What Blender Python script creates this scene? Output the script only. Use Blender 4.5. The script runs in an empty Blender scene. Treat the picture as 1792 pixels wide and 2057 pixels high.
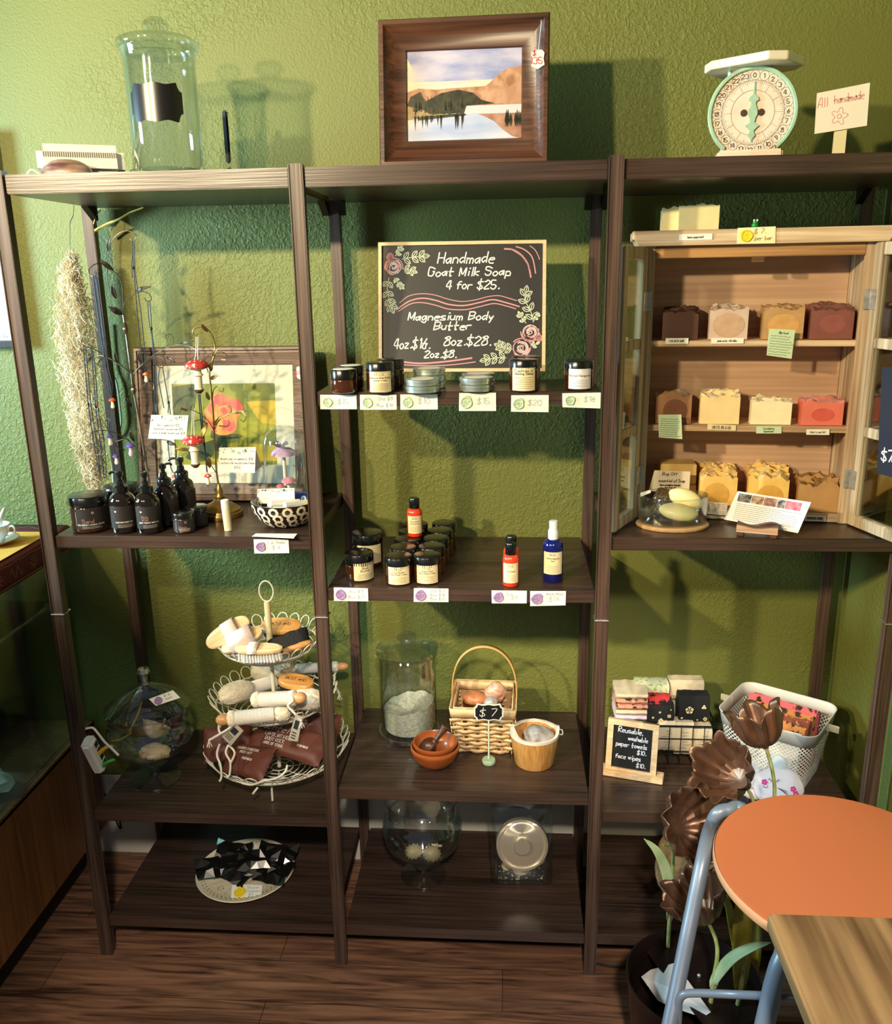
import bpy, bmesh, math, random
import numpy as np
from mathutils import Vector, Matrix, noise
PI = math.pi
rnd = random.Random(7)
sc = bpy.context.scene
COL = sc.collection

# ---------------- camera ----------------
FPX = 1746.37
PITCH, YAW, ROLL = 0.2676, 0.0738, -0.0168
CAM = Vector((0.0099, -1.7444, 1.6315))
FWD = Vector((-math.sin(YAW) * math.cos(PITCH), math.cos(YAW) * math.cos(PITCH), -math.sin(PITCH)))
_r0 = Vector((math.cos(YAW), math.sin(YAW), 0)); _u0 = _r0.cross(FWD)
RT = _r0 * math.cos(ROLL) + _u0 * math.sin(ROLL)
UP = -_r0 * math.sin(ROLL) + _u0 * math.cos(ROLL)
cd = bpy.data.cameras.new('camera'); cam = bpy.data.objects.new('camera', cd); COL.objects.link(cam)
cd.sensor_fit = 'HORIZONTAL'; cd.sensor_width = 36.0; cd.lens = FPX / 1792 * 36.0
cd.clip_start = 0.02; cd.clip_end = 50
_m = Matrix((RT, UP, -FWD)).transposed().to_4x4(); _m.translation = CAM
cam.matrix_world = _m
sc.camera = cam

# ---------------- world, lights, exposure ----------------
w = bpy.data.worlds.new('world'); sc.world = w; w.use_nodes = True
bg = w.node_tree.nodes['Background']; bg.inputs[0].default_value = (0.75, 0.85, 1.0, 1); bg.inputs[1].default_value = 0.09
def aim(o, target):
    o.rotation_euler = (Vector(target) - o.location).to_track_quat('-Z', 'Y').to_euler()
def lamp(name, kind, loc, target, energy, color, size=0.1, sy=None, spread=None):
    d = bpy.data.lights.new(name, kind); o = bpy.data.objects.new(name, d); COL.objects.link(o)
    o.location = loc; d.energy = energy; d.color = color
    if kind == 'AREA':
        d.shape = 'RECTANGLE' if sy else 'DISK'; d.size = size
        if sy: d.size_y = sy
        if spread: d.spread = spread
    elif kind == 'POINT': d.shadow_soft_size = size
    elif kind == 'SPOT': d.shadow_soft_size = size; d.spot_size = spread or 2.0; d.spot_blend = 0.6
    aim(o, target); return o
lamp('ceiling_spot_warm', 'SPOT', (-1.80, -1.95, 2.30), (-0.02, 0.3, 1.84), 190, (1.0, 0.83, 0.52), 0.045, spread=math.radians(65))
lamp('ceiling_spot_warm', 'SPOT', (-1.15, -2.2, 2.36), (0.0, 0.3, 1.84), 145, (1.0, 0.83, 0.52), 0.045, spread=math.radians(62))
lamp('shop_window_daylight', 'AREA', (-2.55, -0.50, 1.75), (-0.9, 0.4, 1.5), 72, (0.50, 0.82, 1.0), 0.42, 0.60)
lamp('ceiling_spot_low', 'SPOT', (0.15, -2.45, 2.6), (0.0, -0.22, 0.05), 190, (1.0, 0.91, 0.79), 0.09, spread=math.radians(42))
sc.view_settings.view_transform = 'Standard'; sc.view_settings.look = 'None'
sc.view_settings.gamma = 1.0; sc.view_settings.use_curve_mapping = False
sc.view_settings.exposure = 0.62
try: sc.cycles.use_denoising = True
except Exception: pass

# ---------------- places: points on real surfaces ----------------
def ray(x, y): return FWD + RT * ((x - 896) / FPX) + UP * ((1028.5 - y) / FPX)
def atY(x, y, Y): d = ray(x, y); return CAM + d * ((Y - CAM.y) / d.y)
def atZ(x, y, Z): d = ray(x, y); return CAM + d * ((Z - CAM.z) / d.z)
def atX(x, y, X): d = ray(x, y); return CAM + d * ((X - CAM.x) / d.x)
def mpp(p): return (Vector(p) - CAM).dot(FWD) / FPX
def zat(p, y):
    k = (1028.5 - y) / FPX; d0 = Vector((p[0], p[1], 0)) - CAM
    return -(d0.dot(UP) - k * d0.dot(FWD)) / (UP.z - k * FWD.z)
def seat(Z, x, yb, wpx, yt):
    """round thing on the level Z whose front foot shows at (x, yb): centre, radius, height"""
    P = atZ(x, yb, Z); h = Vector((P.x - CAM.x, P.y - CAM.y, 0)).normalized(); r = wpx / 2 * mpp(P)
    for _ in range(4): C = P + h * r; r = wpx / 2 * mpp(C)
    return C, r, zat(C, yt) - Z

# ---------------- materials ----------------
MATS = {}
def s2l(c):
    f = lambda v: v / 12.92 if v <= 0.04045 else ((v + 0.055) / 1.055) ** 2.4
    return tuple(f(v / 255) for v in c)
def new_mat(name):
    m = bpy.data.materials.new(name); m.use_nodes = True; MATS[name] = m
    return m, m.node_tree.nodes, m.node_tree.links, m.node_tree.nodes['Principled BSDF']
def flat(name, c, rough=0.5, metal=0.0, vary=0.0, scale=30, bump=0.0, bscale=200, coat=0.0, emit=0, stretch=None, c2=None, detail=4, spec=None, lo=0.35, hi=0.65, sheen=0, alpha=None):
    if name in MATS: return MATS[name]
    m, N, L, b = new_mat(name); col = s2l(c)
    b.inputs['Base Color'].default_value = (*col, 1); b.inputs['Roughness'].default_value = rough; b.inputs['Metallic'].default_value = metal
    if coat: b.inputs['Coat Weight'].default_value = coat; b.inputs['Coat Roughness'].default_value = 0.08
    if spec is not None: b.inputs['Specular IOR Level'].default_value = spec
    if sheen: b.inputs['Sheen Weight'].default_value = sheen
    if vary or c2 or bump:
        tc = N.new('ShaderNodeTexCoord'); mp = N.new('ShaderNodeMapping'); L.new(tc.outputs['Object'], mp.inputs[0])
        if stretch: mp.inputs['Scale'].default_value = stretch
    if vary or c2:
        nz = N.new('ShaderNodeTexNoise'); nz.inputs['Scale'].default_value = scale; nz.inputs['Detail'].default_value = detail
        L.new(mp.outputs[0], nz.inputs['Vector'])
        cr = N.new('ShaderNodeValToRGB'); L.new(nz.outputs[0], cr.inputs[0])
        a = tuple(v * (1 - vary) for v in col); d = s2l(c2) if c2 else tuple(min(1, v * (1 + vary)) for v in col)
        cr.color_ramp.elements[0].position = lo; cr.color_ramp.elements[1].position = hi
        cr.color_ramp.elements[0].color = (*(col if c2 else a), 1); cr.color_ramp.elements[1].color = (*d, 1)
        L.new(cr.outputs[0], b.inputs['Base Color'])
    if bump:
        n2 = N.new('ShaderNodeTexNoise'); n2.inputs['Scale'].default_value = bscale; n2.inputs['Detail'].default_value = 3
        L.new(mp.outputs[0], n2.inputs['Vector'])
        bp = N.new('ShaderNodeBump'); bp.inputs['Strength'].default_value = min(1, bump); bp.inputs['Distance'].default_value = 0.002
        L.new(n2.outputs[0], bp.inputs['Height']); L.new(bp.outputs[0], b.inputs['Normal'])
    return m
def wood(name, dark, light, axis=0, scale=9, rough=0.42, knots=0.0, fine=1.0):
    """grain running along one local axis"""
    if name in MATS: return MATS[name]
    m, N, L, b = new_mat(name)
    tc = N.new('ShaderNodeTexCoord'); mp = N.new('ShaderNodeMapping'); L.new(tc.outputs['Object'], mp.inputs[0])
    s = [scale * 4] * 3; s[axis] = scale * 0.22; mp.inputs['Scale'].default_value = s
    n1 = N.new('ShaderNodeTexNoise'); n1.inputs['Scale'].default_value = 1.0; n1.inputs['Detail'].default_value = 6; n1.inputs['Distortion'].default_value = 0.8
    L.new(mp.outputs[0], n1.inputs['Vector'])
    s2 = [scale * 22 * fine] * 3; s2[axis] = scale * 0.5
    mp2 = N.new('ShaderNodeMapping'); mp2.inputs['Scale'].default_value = s2; L.new(tc.outputs['Object'], mp2.inputs[0])
    n2 = N.new('ShaderNodeTexNoise'); n2.inputs['Scale'].default_value = 1.0; n2.inputs['Detail'].default_value = 3; L.new(mp2.outputs[0], n2.inputs['Vector'])
    mx = N.new('ShaderNodeMath'); mx.operation = 'MULTIPLY_ADD'; L.new(n2.outputs[0], mx.inputs[0]); mx.inputs[1].default_value = 0.55
    ml = N.new('ShaderNodeMath'); ml.operation = 'MULTIPLY'; ml.inputs[1].default_value = 0.55; L.new(n1.outputs[0], ml.inputs[0]); L.new(ml.outputs[0], mx.inputs[2])
    cr = N.new('ShaderNodeValToRGB'); L.new(mx.outputs[0], cr.inputs[0])
    cr.color_ramp.elements[0].position = 0.40; cr.color_ramp.elements[1].position = 0.68
    cr.color_ramp.elements[0].color = (*s2l(dark), 1); cr.color_ramp.elements[1].color = (*s2l(light), 1)
    L.new(cr.outputs[0], b.inputs['Base Color']); b.inputs['Roughness'].default_value = rough
    bp = N.new('ShaderNodeBump'); bp.inputs['Strength'].default_value = 0.25; bp.inputs['Distance'].default_value = 0.0015
    L.new(n2.outputs[0], bp.inputs['Height']); L.new(bp.outputs[0], b.inputs['Normal'])
    return m
def glass(name, tint=(0.95, 0.98, 0.98), refl=1.0, edge=(0.62, 0.71, 0.74), base=0.10, rough=0.05):
    """thin clear glass: passes light straight, reflects by fresnel, darker where seen edge-on"""
    if name in MATS: return MATS[name]
    m, N, L, b = new_mat(name); N.remove(b); out = N['Material Output']
    tr = N.new('ShaderNodeBsdfTransparent'); gl = N.new('ShaderNodeBsdfGlossy'); gl.inputs['Roughness'].default_value = rough
    gl.inputs['Color'].default_value = (refl, refl, refl, 1)
    lw = N.new('ShaderNodeLayerWeight'); lw.inputs['Blend'].default_value = 0.5
    cr = N.new('ShaderNodeMix'); cr.data_type = 'RGBA'
    pw = N.new('ShaderNodeMath'); pw.operation = 'POWER'; pw.inputs[1].default_value = 3.0; L.new(lw.outputs['Facing'], pw.inputs[0])
    L.new(pw.outputs[0], cr.inputs[0]); cr.inputs[6].default_value = (*tint, 1); cr.inputs[7].default_value = (*edge, 1)
    L.new(cr.outputs[2], tr.inputs['Color'])
    p5 = N.new('ShaderNodeMath'); p5.operation = 'POWER'; p5.inputs[1].default_value = 2.4; L.new(lw.outputs['Facing'], p5.inputs[0])
    fr = N.new('ShaderNodeMath'); fr.operation = 'MULTIPLY_ADD'; fr.inputs[1].default_value = 0.6; fr.inputs[2].default_value = base; L.new(p5.outputs[0], fr.inputs[0])
    mx = N.new('ShaderNodeMixShader'); L.new(fr.outputs[0], mx.inputs[0]); L.new(tr.outputs[0], mx.inputs[1]); L.new(gl.outputs[0], mx.inputs[2])
    L.new(mx.outputs[0], out.inputs[0]); return m

# ---------------- mesh building ----------------
class MB:
    def __init__(s): s.b = bmesh.new(); s.mi = 0
    def _f(s, vs):
        try: f = s.b.faces.new(vs); f.material_index = s.mi; return f
        except ValueError: return None
    def box(s, c, d, M=None, bev=0.0):
        x, y, z = [v / 2 for v in d]
        if bev: return s.rbox(c, d, bev, M)
        V = [Vector((c[0] + i * x, c[1] + j * y, c[2] + k * z)) for i in (-1, 1) for j in (-1, 1) for k in (-1, 1)]
        if M: V = [M @ v for v in V]
        v = [s.b.verts.new(p) for p in V]
        for q in ((0, 1, 3, 2), (4, 6, 7, 5), (0, 4, 5, 1), (2, 3, 7, 6), (0, 2, 6, 4), (1, 5, 7, 3)): s._f([v[i] for i in q])
        return s
    def rbox(s, c, d, r, M=None):
        t = bmesh.new(); bmesh.ops.create_cube(t, size=1)
        for v in t.verts: v.co = Vector((v.co.x * d[0], v.co.y * d[1], v.co.z * d[2]))
        bmesh.ops.bevel(t, geom=t.edges[:], offset=r, segments=2, affect='EDGES', clamp_overlap=True)
        for v in t.verts:
            v.co += Vector(c)
            if M: v.co = M @ v.co
        return s.merge(t)
    def merge(s, t):
        mp = {v: s.b.verts.new(v.co) for v in t.verts}
        for f in t.faces: s._f([mp[v] for v in f.verts])
        t.free(); return s
    def lathe(s, prof, c=(0, 0, 0), seg=32, M=None, flute=None, a0=0, a1=None):
        full = a1 is None; n = seg if full else seg + 1; span = 2 * PI if full else a1 - a0
        rings = []
        for (r, z) in prof:
            ring = []
            if abs(r) < 1e-6 and full:
                p = Vector((c[0], c[1], c[2] + z)); ring = [s.b.verts.new(M @ p if M else p)]
            else:
                for i in range(n):
                    a = a0 + span * i / seg; rr = r * (flute(a, z) if flute else 1)
                    p = Vector((c[0] + rr * math.cos(a), c[1] + rr * math.sin(a), c[2] + z)); ring.append(s.b.verts.new(M @ p if M else p))
            rings.append(ring)
        for A, B in zip(rings, rings[1:]):
            m = seg
            for i in range(m):
                j = (i + 1) % n if full else i + 1
                if len(A) == 1 and len(B) == 1: continue
                if len(A) == 1: s._f([A[0], B[j], B[i]])
                elif len(B) == 1: s._f([A[i], A[j], B[0]])
                else: s._f([A[i], A[j], B[j], B[i]])
        return s
    def tube(s, pts, r, seg=8, closed=False, cap=True):
        pts = [Vector(p) for p in pts]; n = len(pts)
        R = r if callable(r) else (lambda t: r)
        rings = []; up = None
        for i, p in enumerate(pts):
            a = pts[i - 1] if (i > 0 or closed) else p; b = pts[(i + 1) % n] if (i < n - 1 or closed) else p
            t = (b - a)
            if t.length < 1e-9: t = Vector((0, 0, 1))
            t.normalize()
            if up is None: up = Vector((0, 0, 1)) if abs(t.z) < 0.9 else Vector((1, 0, 0))
            u = up - t * up.dot(t)
            if u.length < 1e-6: u = t.orthogonal()
            u.normalize(); v = t.cross(u); up = u; rr = R(i / max(1, n - 1))
            rings.append([s.b.verts.new(p + (u * math.cos(2 * PI * k / seg) + v * math.sin(2 * PI * k / seg)) * rr) for k in range(seg)])
        for i in range(n if closed else n - 1):
            A, B = rings[i], rings[(i + 1) % n]
            for k in range(seg): s._f([A[k], A[(k + 1) % seg], B[(k + 1) % seg], B[k]])
        if cap and not closed: s._f(rings[0][::-1]); s._f(rings[-1])
        return s
    def prism(s, out, d0, d1, M=None):
        """outline (x,z) extruded along y from d0 to d1"""
        A = [Vector((x, d0, z)) for x, z in out]; B = [Vector((x, d1, z)) for x, z in out]
        if M: A = [M @ p for p in A]; B = [M @ p for p in B]
        a = [s.b.verts.new(p) for p in A]; b = [s.b.verts.new(p) for p in B]; n = len(a)
        s._f(a); s._f(b[::-1])
        for i in range(n): s._f([a[i], b[i], b[(i + 1) % n], a[(i + 1) % n]])
        return s
    def poly(s, pts): s._f([s.b.verts.new(Vector(p)) for p in pts]); return s
    def blob(s, c, d, amp=0.1, fr=3.0, seed=0, sub=3, M=None, flatz=None):
        t = bmesh.new(); bmesh.ops.create_icosphere(t, subdivisions=sub, radius=1)
        for v in t.verts:
            k = 1 + amp * noise.noise(v.co * fr + Vector((seed * 7.3, seed * 3.1, seed)))
            p = Vector((v.co.x * d[0] * k, v.co.y * d[1] * k, v.co.z * d[2] * k))
            if flatz is not None: p.z = max(p.z, flatz)
            p += Vector(c); v.co = M @ p if M else p
        return s.merge(t)
    def build(s, name, m, parent=None, smooth=True, loc=None, rot=None, ang=40, bev=0):
        bmesh.ops.recalc_face_normals(s.b, faces=s.b.faces[:])
        me = bpy.data.meshes.new(name); s.b.to_mesh(me); s.b.free()
        o = bpy.data.objects.new(name, me); COL.objects.link(o)
        ms = m if isinstance(m, (list, tuple)) else [m]
        for k in ms: me.materials.append(k)
        if smooth:
            me.polygons.foreach_set('use_smooth', [True] * len(me.polygons))
            try: me.set_sharp_from_angle(angle=math.radians(ang))
            except Exception: pass
        if bev:
            md = o.modifiers.new('b', 'BEVEL'); md.width = bev; md.segments = 2; md.limit_method = 'ANGLE'
        if parent: o.parent = parent
        if loc is not None: o.location = loc
        if rot is not None: o.rotation_euler = rot
        return o
def tag(o, label=None, cat=None, group=None, kind=None):
    if label: o['label'] = label
    if cat: o['category'] = cat
    if group: o['group'] = group
    if kind: o['kind'] = kind
    return o
def thing(name, label, cat, loc=(0, 0, 0), rz=0, group=None):
    o = bpy.data.objects.new(name, None); COL.objects.link(o); o.empty_display_size = 0.02
    o.location = loc; o.rotation_euler = (0, 0, rz); return tag(o, label, cat, group)
def copy_tree(o, parent=None, **kw):
    c = o.copy(); COL.objects.link(c)
    if parent: c.parent = parent
    for ch in list(o.children): copy_tree(ch, c)
    return c
def dup(o, loc, label, rz=None, group=None, scale=None):
    c = copy_tree(o); c.location = loc; c['label'] = label
    if group: c['group'] = group
    if rz is not None: c.rotation_euler = (0, 0, rz)
    if scale: c.scale = scale if isinstance(scale, (tuple, list)) else (scale,) * 3
    return c
def smooth_pts(pts, n=6, closed=False):
    P = [Vector(p) for p in pts]; N = len(P); out = []
    if N < 3: return P
    for i in range(N if closed else N - 1):
        p0 = P[(i - 1) % N] if (closed or i > 0) else P[0]; p1 = P[i]; p2 = P[(i + 1) % N]
        p3 = P[(i + 2) % N] if (closed or i + 2 < N) else P[-1]
        for k in range(n):
            t = k / n
            out.append(0.5 * ((2 * p1) + (p2 - p0) * t + (2 * p0 - 5 * p1 + 4 * p2 - p3) * t * t + (3 * p1 - p0 - 3 * p2 + p3) * t ** 3))
    if not closed: out.append(P[-1])
    return out

# ---------------- handwriting: one stroke list per character, digits are x,y (baseline y=2, x-height 5, caps 8) ----------------
GL = {'A': '0228 4842|1434', 'B': '02080838 47350535 44330202', 'C': '47280803 12324', 'D': '0208384643 3202', 'E': '48080242|0535', 'F': '480802|0535', 'G': '472808031232 4535',
 'H': '0208|4248|0545', 'I': '2228', 'J': '3833220203', 'K': '0208|480542', 'L': '080242', 'M': '0208234842', 'N': '02084248', 'O': '280604 12324446 28', 'P': '0208384605', 'Q': '2806041232444628|3251',
 'R': '020838460542', 'S': '4728080635 44321203', 'T': '0848|2822', 'U': '08031232 4348', 'V': '082248', 'W': '0812263248', 'X': '0842|0248', 'Y': '082548|2522', 'Z': '08480242',
 'a': '3525040312 2335|353332', 'b': '0802|0415343222 02', 'c': '3515040312 32', 'd': '3832|3515040312 2333', 'e': '04343515040312 32', 'f': '3727161202|0535'.replace('161202', '1612'), 'g': '3515040312 2335|3531200001'.replace('0001', '01'),
 'h': '0802|04152535 32', 'i': '1512|1717', 'j': '2521100001'.replace('0001', '00') + '|2727', 'k': '0802|350432', 'l': '1812', 'm': '0502|04152422|24354442', 'n': '0502|041525 3432', 'o': '1504031222 333425 15',
 'p': '0500|0415253432 1202'.replace(' ', ''), 'q': '3515041222 33|3530', 'r': '0502|041535', 's': '3515043332 02', 't': '1812 22|0535'.replace(' ', ''), 'u': '05031222 33|3532', 'v': '051235', 'w': '0512253245', 'x': '0532|0235', 'y': '051335|351000'.replace('351000', '3510'), 'z': '05350232',
 '0': '2806041232444628', '1': '172822', '2': '0717284746 0242', '3': '0828474536 43321203'.replace(' ', ''), '4': '28 0444|3832'.replace(' ', ''), '5': '38080525443212 03'.replace(' ', ''), '6': '3815031232 344505'.replace(' ', ''), '7': '084812', '8': '2807364312 0315473828'.replace(' ', ''), '9': '4525 0728384642'.replace(' ', ''),
 '$': '4737170625 43321203|2921'.replace(' ', ''), '.': '1212', ',': '1211', '-': '1434', "'": '1817', '&': '420727 14122243'.replace(' ', ''), '+': '0444|2622', '=': '0545|0343', '%': '0248', '/': '0248', '#': '1218|3238|0646|0444', '*': '2622|0444', ' ': ''}
def glyph(ch):
    out = []
    for st in GL.get(ch, '').replace(' ', '').split('|'):
        p = [(int(st[i]), int(st[i + 1])) for i in range(0, len(st) - 1, 2)]
        if p: out.append(p)
    return out
def gwidth(ch):
    if ch == ' ': return 3.2
    m = [x for st in glyph(ch) for x, _ in st]
    return (max(m) if m else 2) + 1.4
def text_strokes(txt, size, cx=0, cy=0, slant=0.12, align='c', jit=0.0, sm=3, seed=1, wide=1.0):
    """strokes as (u,v) lists; size = cap height"""
    R = random.Random(seed); k = size / 6.0; W = sum(gwidth(c) for c in txt) * k * wide
    x = cx - W / 2 if align == 'c' else cx; out = []
    for c in txt:
        dy = R.uniform(-jit, jit) * size
        for st in glyph(c):
            P = [((px + slant * (py - 2)) * k * wide + x, (py - 2) * k + cy + dy, 0) for px, py in st]
            if len(P) == 2 and P[0] == P[1]: P[1] = (P[0][0] + k * 0.5, P[0][1] + k * 0.3, 0)
            P = smooth_pts(P, sm) if len(P) > 2 and sm > 1 else [Vector(p) for p in P]
            out.append([(p[0], p[1]) for p in P])
        x += gwidth(c) * k * wide
    return out
def add_strokes(mb, strokes, width, fmap, lift=0.0004):
    """flat pen ribbons laid on a surface; fmap(u,v,w) -> point"""
    for st in strokes:
        n = len(st); L = []; Rr = []
        for i, (u, v) in enumerate(st):
            a = st[max(0, i - 1)]; b = st[min(n - 1, i + 1)]; dx, dy = b[0] - a[0], b[1] - a[1]; l = math.hypot(dx, dy) or 1e-9
            nx, ny = -dy / l * width / 2, dx / l * width / 2
            ex = -dx / l * width * .4 if i == 0 else (dx / l * width * .4 if i == n - 1 else 0); ey = -dy / l * width * .4 if i == 0 else (dy / l * width * .4 if i == n - 1 else 0)
            L.append(mb.b.verts.new(fmap(u + nx + ex, v + ny + ey, lift))); Rr.append(mb.b.verts.new(fmap(u - nx + ex, v - ny + ey, lift)))
        for i in range(n - 1): mb._f([L[i], L[i + 1], Rr[i + 1], Rr[i]])
def plane_map(o=(0, 0, 0), ux=(1, 0, 0), uy=(0, 0, 1), n=(0, -1, 0)):
    o, ux, uy, n = Vector(o), Vector(ux), Vector(uy), Vector(n)
    return lambda u, v, w: o + ux * u + uy * v + n * w
def cyl_map(r, z0, a0=-PI / 2): return lambda u, v, w: Vector(((r + w) * math.cos(a0 + u / r), (r + w) * math.sin(a0 + u / r), z0 + v))
def write(parent, lines, width, fmap, m, lift=0.0004, name='lettering', label=None):
    """lines: list of (text, cap height, cx, baseline v[, kwargs])"""
    mb = MB()
    for l in lines: add_strokes(mb, text_strokes(*l[:4], **(l[4] if len(l) > 4 else {})), width, fmap, lift)
    o = mb.build(name, m, parent, smooth=False)
    if label: o['label'] = label
    return o
# ---------------- setting ----------------
X1, X2, X3, X4 = -0.9878, -0.3946, 0.2089, 0.8076
ZT, ZL1, ZL2, ZL3 = 1.8314, 1.0959, 0.4121, 0.1124
ZB1, ZB2, ZB3, ZB4 = 1.4029, 0.9803, 0.4893, 0.1117
ZR1, ZR2, ZR3 = 1.0978, 0.4471, 0.1119
DR, WY, WX = 0.375, 0.4118, 0.862
def wall_material():
    m, N, L, b = new_mat('green_wall_paint')
    tc = N.new('ShaderNodeTexCoord')
    n0 = N.new('ShaderNodeTexNoise'); n0.inputs['Scale'].default_value = 2.2; n0.inputs['Detail'].default_value = 3; L.new(tc.outputs['Object'], n0.inputs['Vector'])
    cr = N.new('ShaderNodeValToRGB'); L.new(n0.outputs[0], cr.inputs[0])
    cr.color_ramp.elements[0].color = (*s2l((107, 112, 51)), 1); cr.color_ramp.elements[1].color = (*s2l((115, 118, 53)), 1)
    L.new(cr.outputs[0], b.inputs['Base Color']); b.inputs['Roughness'].default_value = 0.58
    # knocked-down plaster: worm-like ridges over fine orange peel
    n1 = N.new('ShaderNodeTexNoise'); n1.inputs['Scale'].default_value = 88; n1.inputs['Detail'].default_value = 2; n1.inputs['Distortion'].default_value = 0.9; L.new(tc.outputs['Object'], n1.inputs['Vector'])
    r1 = N.new('ShaderNodeValToRGB'); r1.color_ramp.elements[0].position = 0.46; r1.color_ramp.elements[1].position = 0.60; L.new(n1.outputs[0], r1.inputs[0])
    n2 = N.new('ShaderNodeTexNoise'); n2.inputs['Scale'].default_value = 190; n2.inputs['Detail'].default_value = 2; L.new(tc.outputs['Object'], n2.inputs['Vector'])
    n3 = N.new('ShaderNodeTexNoise'); n3.inputs['Scale'].default_value = 3.5; L.new(tc.outputs['Object'], n3.inputs['Vector'])
    r3 = N.new('ShaderNodeValToRGB'); r3.color_ramp.elements[0].position = 0.36; r3.color_ramp.elements[1].position = 0.62; L.new(n3.outputs[0], r3.inputs[0])
    mu = N.new('ShaderNodeMath'); mu.operation = 'MULTIPLY'; L.new(r1.outputs[0], mu.inputs[0]); L.new(r3.outputs[0], mu.inputs[1])
    ad = N.new('ShaderNodeMath'); ad.operation = 'MULTIPLY_ADD'; L.new(n2.outputs[0], ad.inputs[0]); ad.inputs[1].default_value = 0.8; L.new(mu.outputs[0], ad.inputs[2])
    bp = N.new('ShaderNodeBump'); bp.inputs['Strength'].default_value = 0.42; bp.inputs['Distance'].default_value = 0.0035
    L.new(ad.outputs[0], bp.inputs['Height']); L.new(bp.outputs[0], b.inputs['Normal'])
    return m
M_wall = wall_material()
def floor_material():
    m, N, L, b = new_mat('floor_planks')
    tc = N.new('ShaderNodeTexCoord')
    br = N.new('ShaderNodeTexBrick'); br.inputs['Scale'].default_value = 1.0; br.inputs['Brick Width'].default_value = 1.1; br.inputs['Row Height'].default_value = 0.125
    br.inputs['Mortar Size'].default_value = 0.0012; br.inputs['Color1'].default_value = (0.42, 0.42, 0.42, 1); br.inputs['Color2'].default_value = (0.62, 0.62, 0.62, 1); br.inputs['Mortar'].default_value = (0.12, 0.12, 0.12, 1)
    L.new(tc.outputs['Object'], br.inputs['Vector'])
    mp = N.new('ShaderNodeMapping'); mp.inputs['Scale'].default_value = (2.2, 26, 1); L.new(tc.outputs['Object'], mp.inputs[0])
    nz = N.new('ShaderNodeTexNoise'); nz.inputs['Scale'].default_value = 1.6; nz.inputs['Detail'].default_value = 7; nz.inputs['Distortion'].default_value = 1.6; L.new(mp.outputs[0], nz.inputs['Vector'])
    cr = N.new('ShaderNodeValToRGB'); L.new(nz.outputs[0], cr.inputs[0]); cr.color_ramp.elements[0].position = 0.3; cr.color_ramp.elements[1].position = 0.72
    cr.color_ramp.elements[0].color = (*s2l((66, 44, 33)), 1); cr.color_ramp.elements[1].color = (*s2l((158, 112, 84)), 1)
    mx = N.new('ShaderNodeMix'); mx.data_type = 'RGBA'; mx.blend_type = 'OVERLAY'; mx.inputs[0].default_value = 0.8
    L.new(cr.outputs[0], mx.inputs[6]); L.new(br.outputs[0], mx.inputs[7]); L.new(mx.outputs[2], b.inputs['Base Color'])
    b.inputs['Roughness'].default_value = 0.36
    bp = N.new('ShaderNodeBump'); bp.inputs['Strength'].default_value = 0.2; bp.inputs['Distance'].default_value = 0.002; L.new(nz.outputs[0], bp.inputs['Height']); L.new(bp.outputs[0], b.inputs['Normal'])
    return m
tag(MB().box((-1.0, WY + 0.05, 1.35), (4.0, 0.1, 2.9)).build('wall_back', M_wall), kind='structure')
tag(MB().box((WX + 0.05, -0.55, 1.35), (0.1, 1.92, 2.9)).build('wall_right', M_wall), kind='structure')
tag(MB().box((-1.0, -1.0, -0.05), (4.2, 3.2, 0.1)).build('floor', floor_material()), kind='structure')
M_base = flat('white_baseboard_paint', (205, 196, 178), 0.5, vary=0.05, scale=6)
mb = MB(); mb.prism([(0, 0), (0, 0.245), (0.006, 0.25), (0.014, 0.238), (0.016, 0.03), (0.018, 0.0)], -2.6, WX - 0.002, Matrix(((0, 1, 0, 0), (-1, 0, 0, WY), (0, 0, 1, 0), (0, 0, 0, 1))))
tag(mb.build('baseboard_back', M_base), kind='structure')
mb = MB(); mb.prism([(0, 0), (0, 0.245), (-0.006, 0.25), (-0.014, 0.238), (-0.016, 0.03), (-0.018, 0.0)], -1.4, WY - 0.02, Matrix(((1, 0, 0, WX), (0, 1, 0, 0), (0, 0, 1, 0), (0, 0, 0, 1))))
tag(mb.build('baseboard_right', M_base), kind='structure')

# ---------------- the shelving ----------------
M_post = wood('walnut_post', (46, 33, 27), (96, 73, 60), 2, 10, 0.4)
M_shelf = wood('walnut_shelf', (38, 28, 23), (78, 58, 48), 0, 8, 0.30)
M_dkmetal = flat('dark_bronze_metal', (30, 24, 20), 0.4, 0.5)
M_tie = flat('silver_band', (215, 212, 205), 0.3, 0.9)
shelving = thing('shelving_unit', 'tall dark walnut shelving unit of three open bays standing against the green wall', 'shelf', (0, 0, 0))
for x, h in ((X1, 1.84), (X2, 1.838), (X3, 1.838), (X4, 1.838)):
    p = MB(); p.box((0, 0.012, h / 2), (0.0245, 0.026, h), bev=0.0015)
    for sx in (-1, 1): p.box((sx * 0.0132, 0.0015, h / 2), (0.0026, 0.009, h - 0.004), bev=0.0008)
    p.build('post', M_post, shelving, loc=(x, -0.004, 0))
    r = MB(); r.box((0, 0, 0.9), (0.026, 0.022, 1.8), bev=0.0015); r.build('post', M_post, shelving, loc=(x, DR, 0))
    t = MB(); t.box((0, 0, 0), (0.0305, 0.034, 0.0028), bev=0.0008); t.build('post_band', M_tie, shelving, loc=(x, 0.008, 0.915))
def shelf(xa, xb, z, th=0.028, y0=0.0, y1=DR + 0.012):
    m = MB(); m.box(((0), (y0 + y1) / 2 - 0, -th / 2), (xb - xa - 0.0305, y1 - y0, th), bev=0.0015)
    return m.build('shelf', M_shelf, shelving, loc=((xa + xb) / 2, 0, z))
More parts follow.
